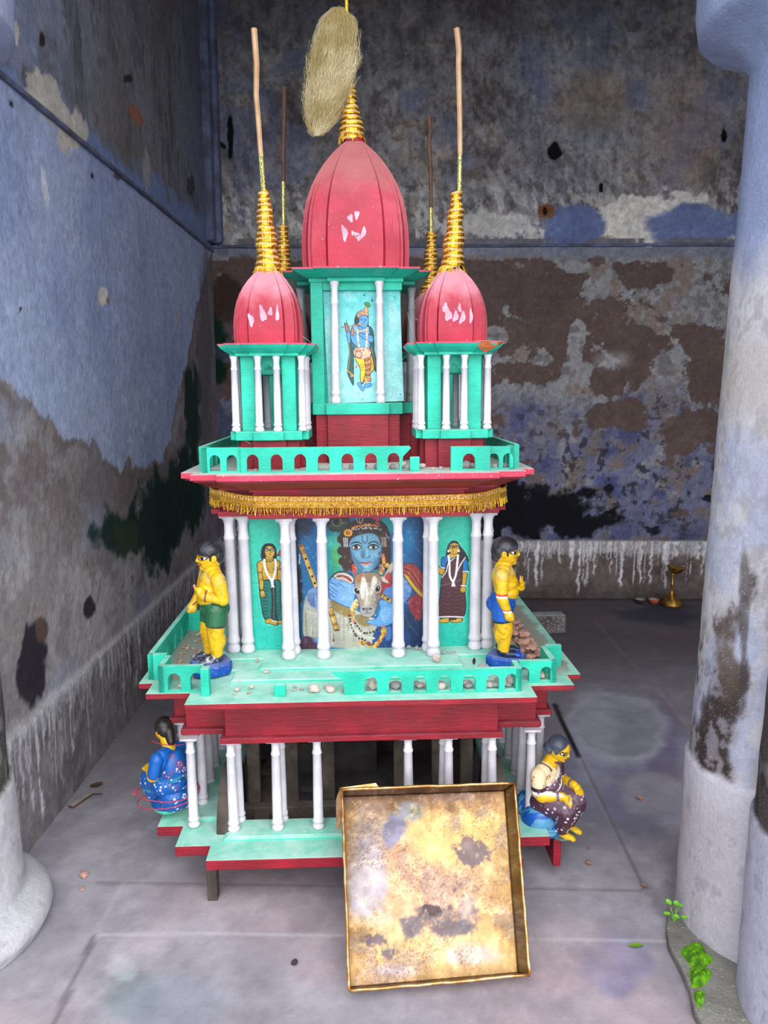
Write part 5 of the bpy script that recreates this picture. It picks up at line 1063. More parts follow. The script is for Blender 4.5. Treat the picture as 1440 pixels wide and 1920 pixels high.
def f_s(X, Y): return -.106 + (X - 300) / 780 * .242 + (Y - 290) / 1110 * .012, (1.815 - (Y - 290) / 1110 * (1.815 - 1.463) + (X - 690) / 390 * .003) - zu
c.panel('picture_panel', f_s, lambda X, Y: -.158 - .014 * (X - 300) / 780 * 0 - .004, BT)
# ---------------------------------------------------------------- painted clay figures
def remesh(verts_mesh, vox, smooth_it=4):
    o = bpy.data.objects.new('tmp', verts_mesh); COL.objects.link(o)
    m = o.modifiers.new('r', 'REMESH'); m.mode = 'VOXEL'; m.voxel_size = vox
    if smooth_it: s = o.modifiers.new('s', 'SMOOTH'); s.iterations = smooth_it; s.factor = .5
    bpy.context.view_layer.update(); dg = bpy.context.evaluated_depsgraph_get()
    me = bpy.data.meshes.new_from_object(o.evaluated_get(dg)); bpy.data.objects.remove(o); me.shade_smooth(); return me
class Clay:
    """ellipsoids and tapered limbs, fused into one skin; each vertex takes the colour of the nearest shape"""
    def __init__(s): s.p = []
    def ell(s, c, r, col, rot=(0, 0, 0)): s.p.append(('e', Vector(c), Vector(r), Euler([math.radians(a) for a in rot]).to_matrix(), col)); return s
    def cap(s, a, b_, r0, r1, col): s.p.append(('c', Vector(a), Vector(b_), r0, r1, col)); return s
    def build(s, name, vox, paint=None, parent=None, mat=None, sm=4, cuts=()):
        bm = bmesh.new()
        for q in s.p:
            if q[0] == 'e':
                M = Matrix.Translation(q[1]) @ q[3].to_4x4() @ Matrix.Diagonal((*q[2], 1)); bmesh.ops.create_icosphere(bm, subdivisions=3, radius=1, matrix=M)
            else:
                a, c, r0, r1 = q[1], q[2], q[3], q[4]; d = c - a; L = d.length; R = d.to_track_quat('Z', 'Y').to_matrix().to_4x4()
                bmesh.ops.create_icosphere(bm, subdivisions=2, radius=r0 * 1.02, matrix=Matrix.Translation(a)); bmesh.ops.create_icosphere(bm, subdivisions=2, radius=r1 * 1.02, matrix=Matrix.Translation(c))
                bmesh.ops.create_cone(bm, cap_ends=True, segments=20, radius1=r0, radius2=r1, depth=L, matrix=Matrix.Translation((a + c) / 2) @ R)
        for co, no in cuts:
            g = bm.verts[:] + bm.edges[:] + bm.faces[:]; r = bmesh.ops.bisect_plane(bm, geom=g, plane_co=co, plane_no=no, clear_outer=True)
            bmesh.ops.holes_fill(bm, edges=[e for e in bm.edges if e.is_boundary])
        me = bpy.data.meshes.new(name); bm.to_mesh(me); bm.free()
        me = remesh(me, vox, sm); me.name = name
        n = len(me.vertices); V = np.empty(n * 3, np.float32); me.vertices.foreach_get('co', V); V = V.reshape(-1, 3).astype(float)
        best = np.full(n, 1e9); C = np.zeros((n, 3))
        for q in s.p:
            if q[0] == 'e':
                Mi = np.array(q[3]); r = np.array(q[2]); l = (V - np.array(q[1])) @ Mi; k = np.linalg.norm(l / r, axis=1); d = (k - 1) * r.min()
                col = q[4]
            else:
                a, c_ = np.array(q[1]), np.array(q[2]); ab = c_ - a; t = np.clip(((V - a) @ ab) / (ab @ ab), 0, 1); d = np.linalg.norm(V - a - t[:, None] * ab, axis=1) - (q[3] * (1 - t) + q[4] * t); col = q[5]
            w = d < best; best[w] = d[w]; C[w] = col
        if paint: C = paint(V, C)
        nz = fbm(V[:, 0] + V[:, 1], V[:, 2] + V[:, 1] * .5, 60, 4, 91, .6); C = C * (.9 + .2 * nz[:, None])
        Cc = np.concatenate([lin(np.clip(C, 0, 255)), np.ones((n, 1))], 1)
        ca = me.color_attributes.new('paint', 'FLOAT_COLOR', 'POINT'); ca.data.foreach_set('color', Cc.astype(np.float32).ravel())
        return link(name, me, mat or PAINTCLAY, parent)
YEL = (216, 172, 22); BLK = (30, 30, 36)
def mx(C, m, col): m = np.clip(m, 0, 1)[:, None]; return C * (1 - m) + np.asarray(col, float) * m
def face(V, C, hc, s, Rm, mous=True, bindi=False):
    """paint eyes, brows and mouth on a head centred hc, scale s, orientation Rm (facing -Y)"""
    l = (V - np.array(hc)) @ np.array(Rm) / s; near = (np.linalg.norm(l, axis=1) < 1.5) & (l[:, 1] < .35)
    ph = np.degrees(np.arctan2(l[:, 0], -l[:, 1])); z = l[:, 2]; a = np.abs(ph)
    def E(pa, pz, ra, rz, sl=0): return near * (1 - sst(.8, 1.15, np.hypot((a - pa) / ra, (z - pz - sl * (a - pa)) / rz)))
    C = mx(C, E(38, .06, 27, .155, .002), (24, 20, 22)); C = mx(C, E(38, .06, 20, .10, .002), (232, 226, 216)); C = mx(C, E(34, .06, 9, .11), (20, 14, 16))
    C = mx(C, E(62, .10, 14, .035, .003), (24, 20, 22))
    arc = .29 - ((a - 38) / 38) ** 2 * .10; C = mx(C, near * (a > 10) * (a < 68) * (1 - sst(.03, .055, np.abs(z - arc))), (24, 18, 18))
    C = mx(C, near * (1 - sst(.8, 1.1, np.hypot(ph / 19, (z + .52) / .085))), (186, 50, 34)); C = mx(C, near * (a < 18) * (1 - sst(.012, .03, np.abs(z + .52))), (90, 20, 20))
    if mous: m = -.36 - .004 * (a - 5); C = mx(C, near * (a < 26) * (a > 3) * (1 - sst(.02, .045, np.abs(z - m))), (26, 20, 20))
    if bindi: C = mx(C, near * (1 - sst(.7, 1.1, np.hypot(ph / 5, (z - .34) / .05))), (176, 40, 30))
    return C
def add_head(c, hc, s, Rm, col, nose=.27):
    P = lambda x, y, z: Vector(hc) + Rm @ Vector((x * s, y * s, z * s)); e = Rm.to_euler(); rot = [math.degrees(q) for q in e]
    c.ell(P(0, 0, .05), (.86 * s, .98 * s, 1.08 * s), col, rot); c.ell(P(0, -.28, -.45), (.62 * s, .62 * s, .52 * s), col, rot); c.ell(P(0, -.66, -.78), (.26 * s, .22 * s, .2 * s), col, rot)
    c.cap(P(0, -.88, .16), P(0, -1.02, -.15), .07 * s, .12 * s, col); c.ell(P(-.1, -.94, -.2), (.1 * s, .1 * s, .08 * s), col); c.ell(P(.1, -.94, -.2), (.1 * s, .1 * s, .08 * s), col)
    c.ell(P(0, -.86, -.45), (.24 * s, .13 * s, .06 * s), col, rot); c.ell(P(0, -.84, -.57), (.2 * s, .13 * s, .07 * s), col, rot)
    c.ell(P(-.30, -.80, .28), (.26 * s, .12 * s, .05 * s), col, rot); c.ell(P(.30, -.80, .28), (.26 * s, .12 * s, .05 * s), col, rot)
    for q in (-1, 1): c.ell(P(q * .86, .06, -.08), (.08 * s, .17 * s, .28 * s), col, (0, 0, 0)); c.ell(P(q * .93, .10, -.02), (.05 * s, .12 * s, .2 * s), col)
    return P
def fist(c, w, d, col, s=1.0, side=1, thumb=None):
    """closed hand at wrist w, pointing along d"""
    w = Vector(w); d = Vector(d).normalized(); up = Vector((0, 0, 1)) if abs(d.z) < .8 else Vector((0, -1, 0)); lat = d.cross(up).normalized() * side; pal = lat.cross(d).normalized() * side
    c.ell(w + d * .010 * s, (.0115 * s, .0115 * s, .0125 * s), col)
    for k in range(4):
        o = lat * (.0042 * (k - 1.5)) * s; L = (.95, 1.05, 1.0, .82)[k]
        k1 = w + d * .018 * s * L + o - pal * .003 * s; k2 = k1 + pal * .009 * s + d * .003 * s; k3 = k2 - d * .009 * s + pal * .001
        c.cap(w + d * .009 * s + o, k1, .0034 * s, .0032 * s, col); c.cap(k1, k2, .0032 * s, .003 * s, col); c.cap(k2, k3, .003 * s, .0026 * s, col)
    t0 = w + d * .006 * s - lat * .009 * s; t1 = t0 + d * .008 * s - lat * .003 * s + pal * .005 * s; c.cap(t0, t1, .0042 * s, .0034 * s, col); c.cap(t1, t1 + d * .004 * s + lat * .006 * s, .0034 * s, .0026 * s, col)
def openhand(c, w, d, pal, col, s=1.0, side=1, tips=(214, 110, 60)):
    w = Vector(w); d = Vector(d).normalized(); pal = Vector(pal).normalized(); lat = d.cross(pal).normalized() * side
    c.ell(w + d * .009 * s, (.0115 * s, .008 * s, .011 * s), col)
    for k in range(4):
        o = lat * (.0056 * (k - 1.5)) * s; L = (.013, .0155, .0145, .011)[k] * s
        a = w + d * .015 * s + o; b_ = a + d * L * .6 + pal * .002 * s; e = b_ + d * L * .5 + pal * .005 * s
        c.cap(a, b_, .0032 * s, .0029 * s, col); c.cap(b_, e, .0029 * s, .0022 * s, col); c.ell(e, (.0025 * s,) * 3, tips)
    t0 = w + d * .004 * s - lat * .009 * s; t1 = t0 + d * .010 * s - lat * .006 * s; c.cap(t0, t1, .0038 * s, .003 * s, col); c.cap(t1, t1 + d * .007 * s, .003 * s, .0023 * s, col)

def standing(name, label, loc, theta, shorts_col, hem_col, kind):
    root = empty(name, chw(loc), math.radians(theta) + math.radians(3.35)); tag(root, label, 'statue')
    c = Clay(); hs = .0395; hc = (0, .002, .321); Rm = Euler((math.radians(4 if kind == 'L' else 0), 0, 0)).to_matrix()
    P = add_head(c, hc, hs, Rm, YEL)
    c.cap((0, .010, .262), (0, .002, .295), .027, .024, YEL)
    c.ell((0, .006, .248), (.050, .037, .036), YEL); c.ell((0, -.001, .225), (.045, .038, .036), YEL); c.ell((0, -.004, .196), (.041, .038, .032), YEL); c.ell((0, .01, .168), (.040, .040, .03), YEL)
    c.cap((-.030, .006, .266), (.030, .006, .266), .023, .023, YEL)
    for s_ in (-1, 1):
        fz = .0 if s_ > 0 else .006
        c.cap((s_ * .025, .008, .150), (s_ * .025, .002 - fz, .085), .031, .0255, YEL); c.cap((s_ * .025, .002 - fz, .085), (s_ * .0245, .006 - fz, .022), .0250, .0175, YEL); c.ell((s_ * .025, .011 - fz, .068), (.0225, .0235, .032), YEL)
        c.ell((s_ * .025, -.012 - fz, .010), (.0150, .034, .0115), (52, 56, 74) if kind == 'L' else (24, 34, 60)); c.ell((s_ * .0245, .008 - fz, .018), (.0175, .019, .015), (52, 56, 74) if kind == 'L' else (26, 30, 40))
        for k in range(3): c.ell((s_ * .025 + (k - 1) * .008, -.042 - fz, .008), (.005, .008, .006), (60, 64, 84) if kind == 'L' else (30, 60, 140))
    if kind == 'L':
        c.cap((.052, .008, .260), (.060, .018, .200), .0225, .0190, YEL); c.cap((.060, .018, .200), (.034, -.034, .212), .0170, .0130, YEL); fist(c, (.034, -.034, .213), (-.35, -.40, .85), YEL, 1.3, 1)
        c.ell((.024, -.055, .243), (.005, .004, .006), (226, 130, 110))
        c.cap((-.052, .004, .260), (-.060, -.010, .205), .0215, .0170, YEL); c.cap((-.060, -.010, .205), (-.052, -.036, .172), .0160, .0125, YEL); fist(c, (-.052, -.037, .170), (.1, -.35, -.9), (222, 176, 50), 1.35, -1)
    else:
        c.cap((-.054, .008, .260), (-.062, .006, .200), .0215, .0180, YEL); c.cap((-.062, .006, .196), (-.058, -.012, .150), .0175, .0125, YEL); fist(c, (-.058, -.013, .150), (0, -.35, -.93), YEL, 1.3, 1)
        c.cap((.052, .004, .260), (.058, -.012, .205), .0215, .0170, YEL); c.cap((.058, -.012, .200), (.026, -.046, .208), .0165, .0135, YEL); openhand(c, (.024, -.047, .210), (-.45, -.15, .9), (0, 1, 0), YEL, 1.15, 1, (226, 130, 110))
    def paint(V, C):
        C = face(V, C, hc, hs, Rm)
        dst = fbm(V[:, 0] * 1.0 + V[:, 1], V[:, 2], 45, 4, 95, .6)
        C = mx(C, sst(.235, .262, V[:, 2]) * sst(.30, .27, V[:, 2]) * .7 * sst(.35, .6, dst), (178, 160, 120)); C = mx(C, sst(.48, .64, fbm(V[:, 0] + V[:, 1], V[:, 2], 90, 4, 96, .7)) * (C[:, 0] > 180) * (C[:, 2] < 80) * .35, (150, 112, 26)); C = mx(C, sst(.55, .7, dst) * (V[:, 2] < .12) * (V[:, 2] > .035) * .45, (130, 96, 20))
        C = mx(C, (V[:, 2] < .027) * sst(.55, .6, dst) * .8, (190, 190, 196) if kind == 'L' else (30, 90, 190))
        if kind == 'R':
            arm = V[:, 0] < -.040; C = mx(C, arm * (np.abs(V[:, 2] - .205) < .004), (206, 70, 40)); C = mx(C, arm * (np.abs(V[:, 2] - .199) < .003), (236, 236, 232)); C = mx(C, arm * (np.abs(V[:, 2] - .153) < .0022) * (V[:, 1] < .01), (236, 220, 214)); C = mx(C, arm * (np.abs(V[:, 2] - .157) < .002) * (V[:, 1] < .01), (196, 60, 50))
        else:
            wr = np.linalg.norm(V - np.array((-.053, -.034, .176)), axis=1); C = mx(C, (np.abs((V[:, 2] - .176) - (V[:, 1] + .034) * .7) < .0022) * (wr < .02), (96, 40, 30))
            d2 = (V - np.array((.037, -.026, .211))); C = mx(C, (np.abs(d2 @ np.array((-.43, -.88, .15))) < .0028) * (np.linalg.norm(d2, axis=1) < .02), (120, 50, 40))
        return C
    c.build('body', .0019, paint, root, sm=3)
    h = Clay(); Q = lambda x, y, z: Vector(hc) + Rm @ Vector((x * hs, y * hs, z * hs)); rt = [math.degrees(a) for a in Rm.to_euler()]
    h.ell(Q(0, .04, .46), (.93 * hs, 1.02 * hs, .76 * hs), BLK, rt); h.ell(Q(0, .42, .10), (.90 * hs, .70 * hs, .84 * hs), BLK, rt)
    if kind == 'R': h.ell(Q(0, .62, -.42), (.62 * hs, .46 * hs, .40 * hs), BLK, rt)
    for q in (-1, 1): h.cap(Q(q * .82, -.22, .34), Q(q * .84, -.24, -.14), .13 * hs, .07 * hs, BLK)
    def hp(V, C): d = fbm(V[:, 0] * 1.3 + V[:, 1], V[:, 2], 60, 4, 97, .6); return mx(C, sst(.5, .64, d) * .35, (110, 112, 124))
    h.build('hair', .0019, hp, root, sm=2)
    s = Clay(); s.ell((0, .012, .160), (.046, .045, .034), shorts_col); s.cap((-.026, .008, .165), (-.026, .004, .120), .032, .031, shorts_col); s.cap((.026, .008, .165), (.026, .004, .120), .032, .031, shorts_col); s.ell((0, .004, .184), (.0430, .0415, .024), shorts_col)
    s.build('shorts', .0019, lambda V, C: mx(C, (V[:, 2] < .117) * 1.0, hem_col), root, sm=2, cuts=[((0, 0, .112), (0, -.12, -1)), ((0, 0, .198), (0, 0, 1))])
    b = MB(); rr = random.Random(5 if kind == 'L' else 8); n = 10; poly = []
    for k in range(n):
        a = 2 * math.pi * k / n; r = 1 + rr.uniform(-.07, .09)
        sx_, sy_ = (.062, .058) if kind == 'L' else (.050, .060); e = .7; poly.append((sx_ * r * math.copysign(abs(math.cos(a)) ** e, math.cos(a)), -.008 + sy_ * r * math.copysign(abs(math.sin(a)) ** e, math.sin(a))))
    b.loft([([(x * .96, y * .96) for x, y in poly], -.034), (poly, -.022), (poly, -.006), ([(x * .93, y * .93) for x, y in poly], .001)])
    b.build('pedestal', BLUEPED, root)
    return root
BLUEPED = painted('blue_pedestal_paint', (20, 84, 176), (14, 66, 150), dust_lit=(130, 140, 180), dust_lit_amt=.8, chips=(180, 200, 220), chip_t=.70, bs=.5)
standing('standing_figure', 'yellow clay boy in green shorts, fist on his chest, facing left on the deck', (-.452, -.410, .695), -62, (36, 92, 62), (70, 40, 42), 'L')
standing('standing_figure', 'yellow clay boy in blue shorts, hand at his chest, facing right on the deck', (.438, -.410, .695), 76, (18, 80, 170), (22, 26, 34), 'R')

def seated(name, label, loc, theta, kind):
    root = empty(name, chw(loc), math.radians(theta + 3.35)); tag(root, label, 'statue')
    SARI = (74, 44, 60) if kind == 'R' else (14, 84, 160); BLOUSE = (220, 200, 160) if kind == 'R' else (16, 88, 168)
    c = Clay(); hs = .0345; hc = (0, -.030, .272); Rm = Euler((math.radians(16), 0, 0)).to_matrix(); P = add_head(c, hc, hs, Rm, YEL)
    c.cap((0, .004, .205), (0, -.020, .252), .024, .021, YEL)
    c.ell((0, .004, .178), (.058, .040, .042), BLOUSE); c.ell((0, -.004, .145), (.050, .040, .040), SARI); c.ell((0, .016, .105), (.062, .054, .046), SARI); c.cap((-.038, .004, .200), (.038, .004, .200), .026, .026, BLOUSE)
    for s_ in (-1, 1):
        c.cap((s_ * .030, .005, .100), (s_ * .034, -.072, .100), .042, .036, SARI); c.cap((s_ * .034, -.074, .094), (s_ * .026, -.062, .034), .037, .022, SARI)
        if kind == 'R':
            c.ell((s_ * .024, -.078, .010), (.0125, .026, .0095), YEL); c.cap((s_ * .026, -.062, .03), (s_ * .024, -.066, .012), .015, .012, YEL)
            for k in range(4): c.ell((s_ * .024 + (k - 1.5) * .0052, -.102 + abs(k - 1) * .002, .007), (.0034, .006, .004), YEL)
        ac = YEL
        c.cap((s_ * .060, .006, .198), (s_ * .072, .0, .152), .0240, .0215, BLOUSE if s_ < 0 or kind == 'L' else SARI); c.cap((s_ * .072, .0, .150), (s_ * .070, -.012, .138), .0200, .0190, ac)
        c.cap((s_ * .071, -.010, .138), (s_ * .044, -.066, .146), .0180, .0125, ac)
        if kind == 'R': openhand(c, (s_ * .042, -.070, .146), (-s_ * .15, -.85, -.55), (0, .3, -1), YEL, 1.2, s_)
        else: fist(c, (s_ * .042, -.068, .142), (-s_ * .2, -.8, -.5), YEL, 1.2, s_)
    if kind == 'R': c.ell((0, .062, .058), (.055, .045, .05), (16, 70, 150)); c.ell((-.035, .012, .045), (.058, .055, .050), (14, 80, 170)); c.ell((-.02, -.01, .015), (.06, .05, .025), (20, 90, 150)); c.ell((0, -.055, .002), (.050, .042, .010), (70, 90, 84))
    else: c.ell((0, .02, .05), (.06, .055, .05), SARI); c.ell((0, -.02, .02), (.06, .06, .035), (14, 78, 150)); c.ell((.01, .05, .165), (.050, .028, .06), SARI)
    rr = random.Random(3); pats = []
    while len(pats) < 60:
        q = Vector((rr.uniform(-.08, .08), rr.uniform(-.12, .06), rr.uniform(.04, .21)))
        if all((q - p).length > .026 for p in pats): pats.append(q)
        elif rr.random() < .03: break
    def pick(V, m, gap, nmax):
        idx = np.nonzero(m)[0]; out = []; r2 = random.Random(6)
        for _ in range(900):
            if len(out) >= nmax or len(idx) == 0: break
            q = V[idx[r2.randrange(len(idx))]]
            if all(np.linalg.norm(q - p) > gap for p in out): out.append(q)
        return out
    def paint(V, C):
        C0 = C.copy(); sari = np.linalg.norm(C - np.array(SARI), axis=1) < 8; bl = np.linalg.norm(C - np.array(BLOUSE), axis=1) < 8
        if kind == 'R':
            ln = .160 + .60 * (V[:, 0] + .055)
            over = bl & ((V[:, 2] < ln) | (V[:, 0] > .018)) & (np.abs(V[:, 0]) < .060); C = mx(C, over * 1.0, SARI); over2 = bl & (V[:, 0] > .018); C = mx(C, over2 * 1.0, SARI)
            C = mx(C, (np.abs(V[:, 2] - ln) < .0045) * (V[:, 1] < .02) * (np.abs(V[:, 0]) < .056) * (V[:, 2] > .12) * bl, (232, 226, 228)); ln2 = ln - .036
            C = mx(C, (np.abs(V[:, 2] - ln2) < .004) * (V[:, 1] < .0) * (np.abs(V[:, 0]) < .05) * (V[:, 2] > .13), (232, 226, 228))
            arm = (V[:, 0] < -.05) & (V[:, 2] > .13); C = mx(C, arm * (np.abs(V[:, 2] - .163) < .006), (50, 34, 44)); C = mx(C, arm * (np.abs(V[:, 2] - .154) < .003), (236, 232, 232))
            arm = (V[:, 0] > .055) & (V[:, 2] > .13); C = mx(C, arm * (np.abs(V[:, 2] - .152) < .0035), (236, 232, 232))
            nk = np.abs(np.hypot(V[:, 0], (V[:, 1] - .0)) - .034) < .004; C = mx(C, nk * (V[:, 2] > .205) * (V[:, 2] < .235) * .9, (96, 60, 80))
            sari = (np.linalg.norm(C - np.array(SARI), axis=1) < 8)
            for q in pick(V, bl & (V[:, 0] < .025), .024, 14):
                for k in range(5):
                    d = np.linalg.norm(V - np.array(q) - .0 - np.array((.0062 * math.cos(k * 1.257), .0062 * math.cos(k * 1.257 + 2) * .5, .0062 * math.sin(k * 1.257))), axis=1); C = mx(C, bl * (V[:, 0] < .02) * (d < .0034) * .8, (160, 60, 50))
            wr = [(-.050, -.055, .144), (.050, -.055, .144)]
            for w in wr: d = V - np.array(w); C = mx(C, (np.abs(d @ np.array((-.43 * np.sign(w[0]), -.9, .1))) < .0045) * (np.linalg.norm(d, axis=1) < .022), (110, 90, 110))
        # flowers of white dots on the sari
        for q in pick(V, sari, .0205, 80):
            for k in range(5):
                o = np.array((.0068 * math.cos(k * 1.257), .0068 * math.cos(k * 1.257 + 1.1) * .5, .0068 * math.sin(k * 1.257))); d = np.linalg.norm(V - np.array(q) - o, axis=1); C = mx(C, sari * (d < .0040) * .95, (228, 224, 236))
        if kind == 'L':
            n = fbm(V[:, 0] + V[:, 1], V[:, 2], 30, 4, 99, .6); C = mx(C, sari * sst(.6, .68, n) * .7, (60, 150, 170)); C = mx(C, sari * sst(.66, .7, fbm(V[:, 0] - V[:, 1], V[:, 2] + .3, 40, 4, 98, .6)) * .7, (120, 60, 100)); C = mx(C, (V[:, 2] < .015) * 1.0, (90, 200, 170))
        else:
            n = fbm(V[:, 0] + V[:, 1], V[:, 2], 40, 4, 99, .6); C = mx(C, (C0[:, 2] > 120) * (C0[:, 0] < 40) * sst(.52, .6, n) * .7, (110, 170, 190)); C = mx(C, sst(.185, .2, V[:, 2]) * sari * sst(.45, .6, n) * .4, (150, 140, 150)); C = mx(C, sari * (V[:, 2] > .105) * (V[:, 1] < -.02) * .35, (140, 130, 150))
        return face(V, C, hc, hs, Rm, mous=False, bindi=True)
    c.build('body', .0019, paint, root, sm=2)
    h = Clay(); Q = lambda x, y, z: Vector(hc) + Rm @ Vector((x * hs, y * hs, z * hs)); rt = [math.degrees(a) for a in Rm.to_euler()]
    hcol = (62, 66, 84) if kind == 'R' else (34, 28, 28)
    h.ell(Q(0, .18, .38), (.96 * hs, 1.0 * hs, .86 * hs), hcol, rt); h.ell(Q(0, .50, .0), (.88 * hs, .72 * hs, .86 * hs), hcol, rt); h.ell(Q(0, .95, -.35), (.52 * hs, .5 * hs, .5 * hs), hcol, rt)
    for q in (-1, 1): h.ell(Q(q * .72, .05, .1), (.26 * hs, .42 * hs, .46 * hs), hcol, rt)
    if kind == 'L': h.cap(Q(0, .9, -.3), Q(.15, 1.1, -1.2), .6 * hs, .42 * hs, hcol)
    h.build('hair', .0019, lambda V, C: mx(C, sst(.5, .64, fbm(V[:, 0] * 1.3 + V[:, 1], V[:, 2], 60, 4, 97, .6)) * .35, (140, 142, 160) if kind == 'R' else (70, 60, 60)), root, sm=2)
    return root
seated('seated_figure', 'seated clay woman in a dotted maroon sari, hands on knees, at the right corner', (.580, -.440, .132), 50, 'R')
bl = seated('seated_figure', 'seated clay woman in a blue flowered sari, tied with thread to the left pillars', (-.606, -.385, .196), -128, 'L')
bl.scale = (.88, .88, .96)
THREAD, tn, tb = mat_base('red_thread', .7); tb.inputs['Base Color'].default_value = L4((176, 50, 74))
thr = empty('red_thread', chw((-.61, -.385, .25))); tag(thr, 'red thread wound round the blue seated figure and the white pillars', 'thread')
TM_ = Matrix.Translation(-thr.location)
def loop(cx, cy, rx, ry, z, tilt, r=.0016):
    pts = []; b = MB()
    for k in range(33):
        a = 2 * math.pi * k / 32; x = cx + rx * math.cos(a); y = cy + ry * math.sin(a); pts.append(chw((x, y, z + tilt * math.cos(a) + .004 * math.sin(2 * a))))
    b.tube(pts, r, 6, M=TM_); b.build('thread_loop', THREAD, thr)
loop(-.615, -.385, .095, .075, .262, .0); loop(-.615, -.385, .098, .077, .240, .016); loop(-.600, -.37, .062, .045, .425, .0, .0013)
b = MB()
for k in range(7): p = chw((-.708, -.40, .262)); b.tube([p, p + Vector((-.012 - .003 * (k % 3), -.006 + .004 * k, -.006 + .002 * k))], .0009, 5, M=TM_)
b.build('thread_knot', THREAD, thr)

# ---------------------------------------------------------------- the brass tray
TBL, TBR = on_z(655, 1858, .036), on_z(993, 1828, .036); TTL, TTR = on_y(641, 1480, 2.09), on_y(965, 1468, 2.09)
TN = (TBR - TBL).cross(TTL - TBL).normalized()
if TN.y < 0: TN = -TN
def tp(u, v, d=0): return TBL * (1 - u) * (1 - v) + TBR * u * (1 - v) + TTL * (1 - u) * v + TTR * u * v + TN * d
tray = empty('brass_tray', tuple(tp(.5, 0, 0)[:2]) + (0,)); tag(tray, 'large square brass tray with stained patina, leaning against the front of the chariot', 'tray')
Tm = Matrix.Translation(-tray.location)
BRASS = vcol('stained_brass', .36, .5, fine=45, famt=.2, bs=.3, bd=.003, bscale=35, metal=.45)
us, vs_ = np.meshgrid(np.linspace(0, 1, 150), np.linspace(0, 1, 160)); DEP = .040; IL, IR, IB, IT = .004, .046, .030, .012
def tgrid(u, v, d):
    q = lambda a: np.array(a)[None, None, :]
    u = u[..., None]; v = v[..., None]; return q(TBL) * (1 - u) * (1 - v) + q(TBR) * u * (1 - v) + q(TTL) * (1 - u) * v + q(TTR) * u * v + q(TN) * d - np.array(tray.location)
def brasspaint(U, V, u, v):
    n1 = fbm(u, v, 5, 6, 101, .6); n2 = fbm(u, v, 14, 5, 102, .6); n3 = fbm(u, v, 40, 4, 103, .6); sp = fbm(u, v, 80, 3, 107, .7)
    C = np.ones(u.shape + (3,)) * np.array([196., 156, 84]); C = mixc(C, sst(.4, .62, n1) * .6, (176, 132, 66)); C = mixc(C, sst(.5, .68, n2) * .5, (206, 176, 116))
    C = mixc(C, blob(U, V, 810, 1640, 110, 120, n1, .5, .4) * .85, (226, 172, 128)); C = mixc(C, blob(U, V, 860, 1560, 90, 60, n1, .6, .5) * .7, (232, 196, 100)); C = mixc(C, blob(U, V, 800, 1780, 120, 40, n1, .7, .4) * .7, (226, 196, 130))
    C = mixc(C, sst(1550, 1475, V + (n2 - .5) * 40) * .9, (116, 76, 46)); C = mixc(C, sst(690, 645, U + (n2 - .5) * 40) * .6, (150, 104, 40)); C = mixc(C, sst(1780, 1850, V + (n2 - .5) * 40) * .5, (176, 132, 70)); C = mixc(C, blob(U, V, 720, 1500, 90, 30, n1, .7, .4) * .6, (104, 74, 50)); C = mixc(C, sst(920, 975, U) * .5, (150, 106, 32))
    C = mixc(C, blob(U, V, 690, 1620, 36, 110, n1, .8, .4) * .85, (176, 172, 184)); C = mixc(C, blob(U, V, 735, 1560, 20, 34, n1, .7, .3, 30) * .9, (124, 128, 160)); C = mixc(C, blob(U, V, 770, 1520, 24, 18, n1, .7, .3) * .8, (140, 150, 160)); C = mixc(C, blob(U, V, 780, 1520, 14, 9, n2, .6, .2) * .8, (110, 124, 84))
    C = mixc(C, blob(U, V, 740, 1820, 50, 14, n1, .8, .4) * .7, (196, 196, 206)); C = mixc(C, blob(U, V, 880, 1790, 40, 20, n1, .9, .4) * .6, (190, 188, 200)); C = mixc(C, sst(.57, .66, n1) * .45, (150, 138, 140))
    for a in ((872, 1706, 26, 30), (805, 1708, 26, 12), (775, 1735, 26, 20), (840, 1740, 40, 14)): C = mixc(C, blob(U, V, *a, n2, 1.0, .3) * .8, (94, 88, 104))
    C = mixc(C, blob(U, V, 872, 1700, 15, 20, n2, .5, .3) * .7, (200, 170, 150)); C = mixc(C, blob(U, V, 812, 1706, 18, 9, n3, 1.1, .2) * .9, (62, 50, 58))
    for a in ((705, 1762, 18, 10), (730, 1785, 12, 14), (688, 1765, 8, 10), (885, 1600, 30, 26)): C = mixc(C, blob(U, V, *a, n3, 1.0, .25) * .75, (84, 72, 96))
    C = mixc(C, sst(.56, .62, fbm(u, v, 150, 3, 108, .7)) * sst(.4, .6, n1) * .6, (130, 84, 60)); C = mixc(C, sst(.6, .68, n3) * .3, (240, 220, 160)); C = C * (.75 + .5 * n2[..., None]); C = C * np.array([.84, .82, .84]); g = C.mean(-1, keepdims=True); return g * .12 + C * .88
def tray_part(name, P, flip=False, thick=None, boost=None):
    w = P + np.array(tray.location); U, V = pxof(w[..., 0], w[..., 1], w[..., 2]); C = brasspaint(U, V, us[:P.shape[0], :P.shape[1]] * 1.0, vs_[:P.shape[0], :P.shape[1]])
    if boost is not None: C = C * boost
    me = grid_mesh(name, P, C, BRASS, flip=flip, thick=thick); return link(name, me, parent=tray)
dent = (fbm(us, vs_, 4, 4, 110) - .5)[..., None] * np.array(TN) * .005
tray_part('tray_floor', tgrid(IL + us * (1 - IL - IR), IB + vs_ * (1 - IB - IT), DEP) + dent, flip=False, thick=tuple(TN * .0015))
K = 150; t = np.linspace(0, 1, K); e0 = np.zeros((6, K)); dd = np.linspace(0, 1, 6)[:, None] * np.ones((1, K)); T_ = np.ones((6, 1)) * t[None, :]
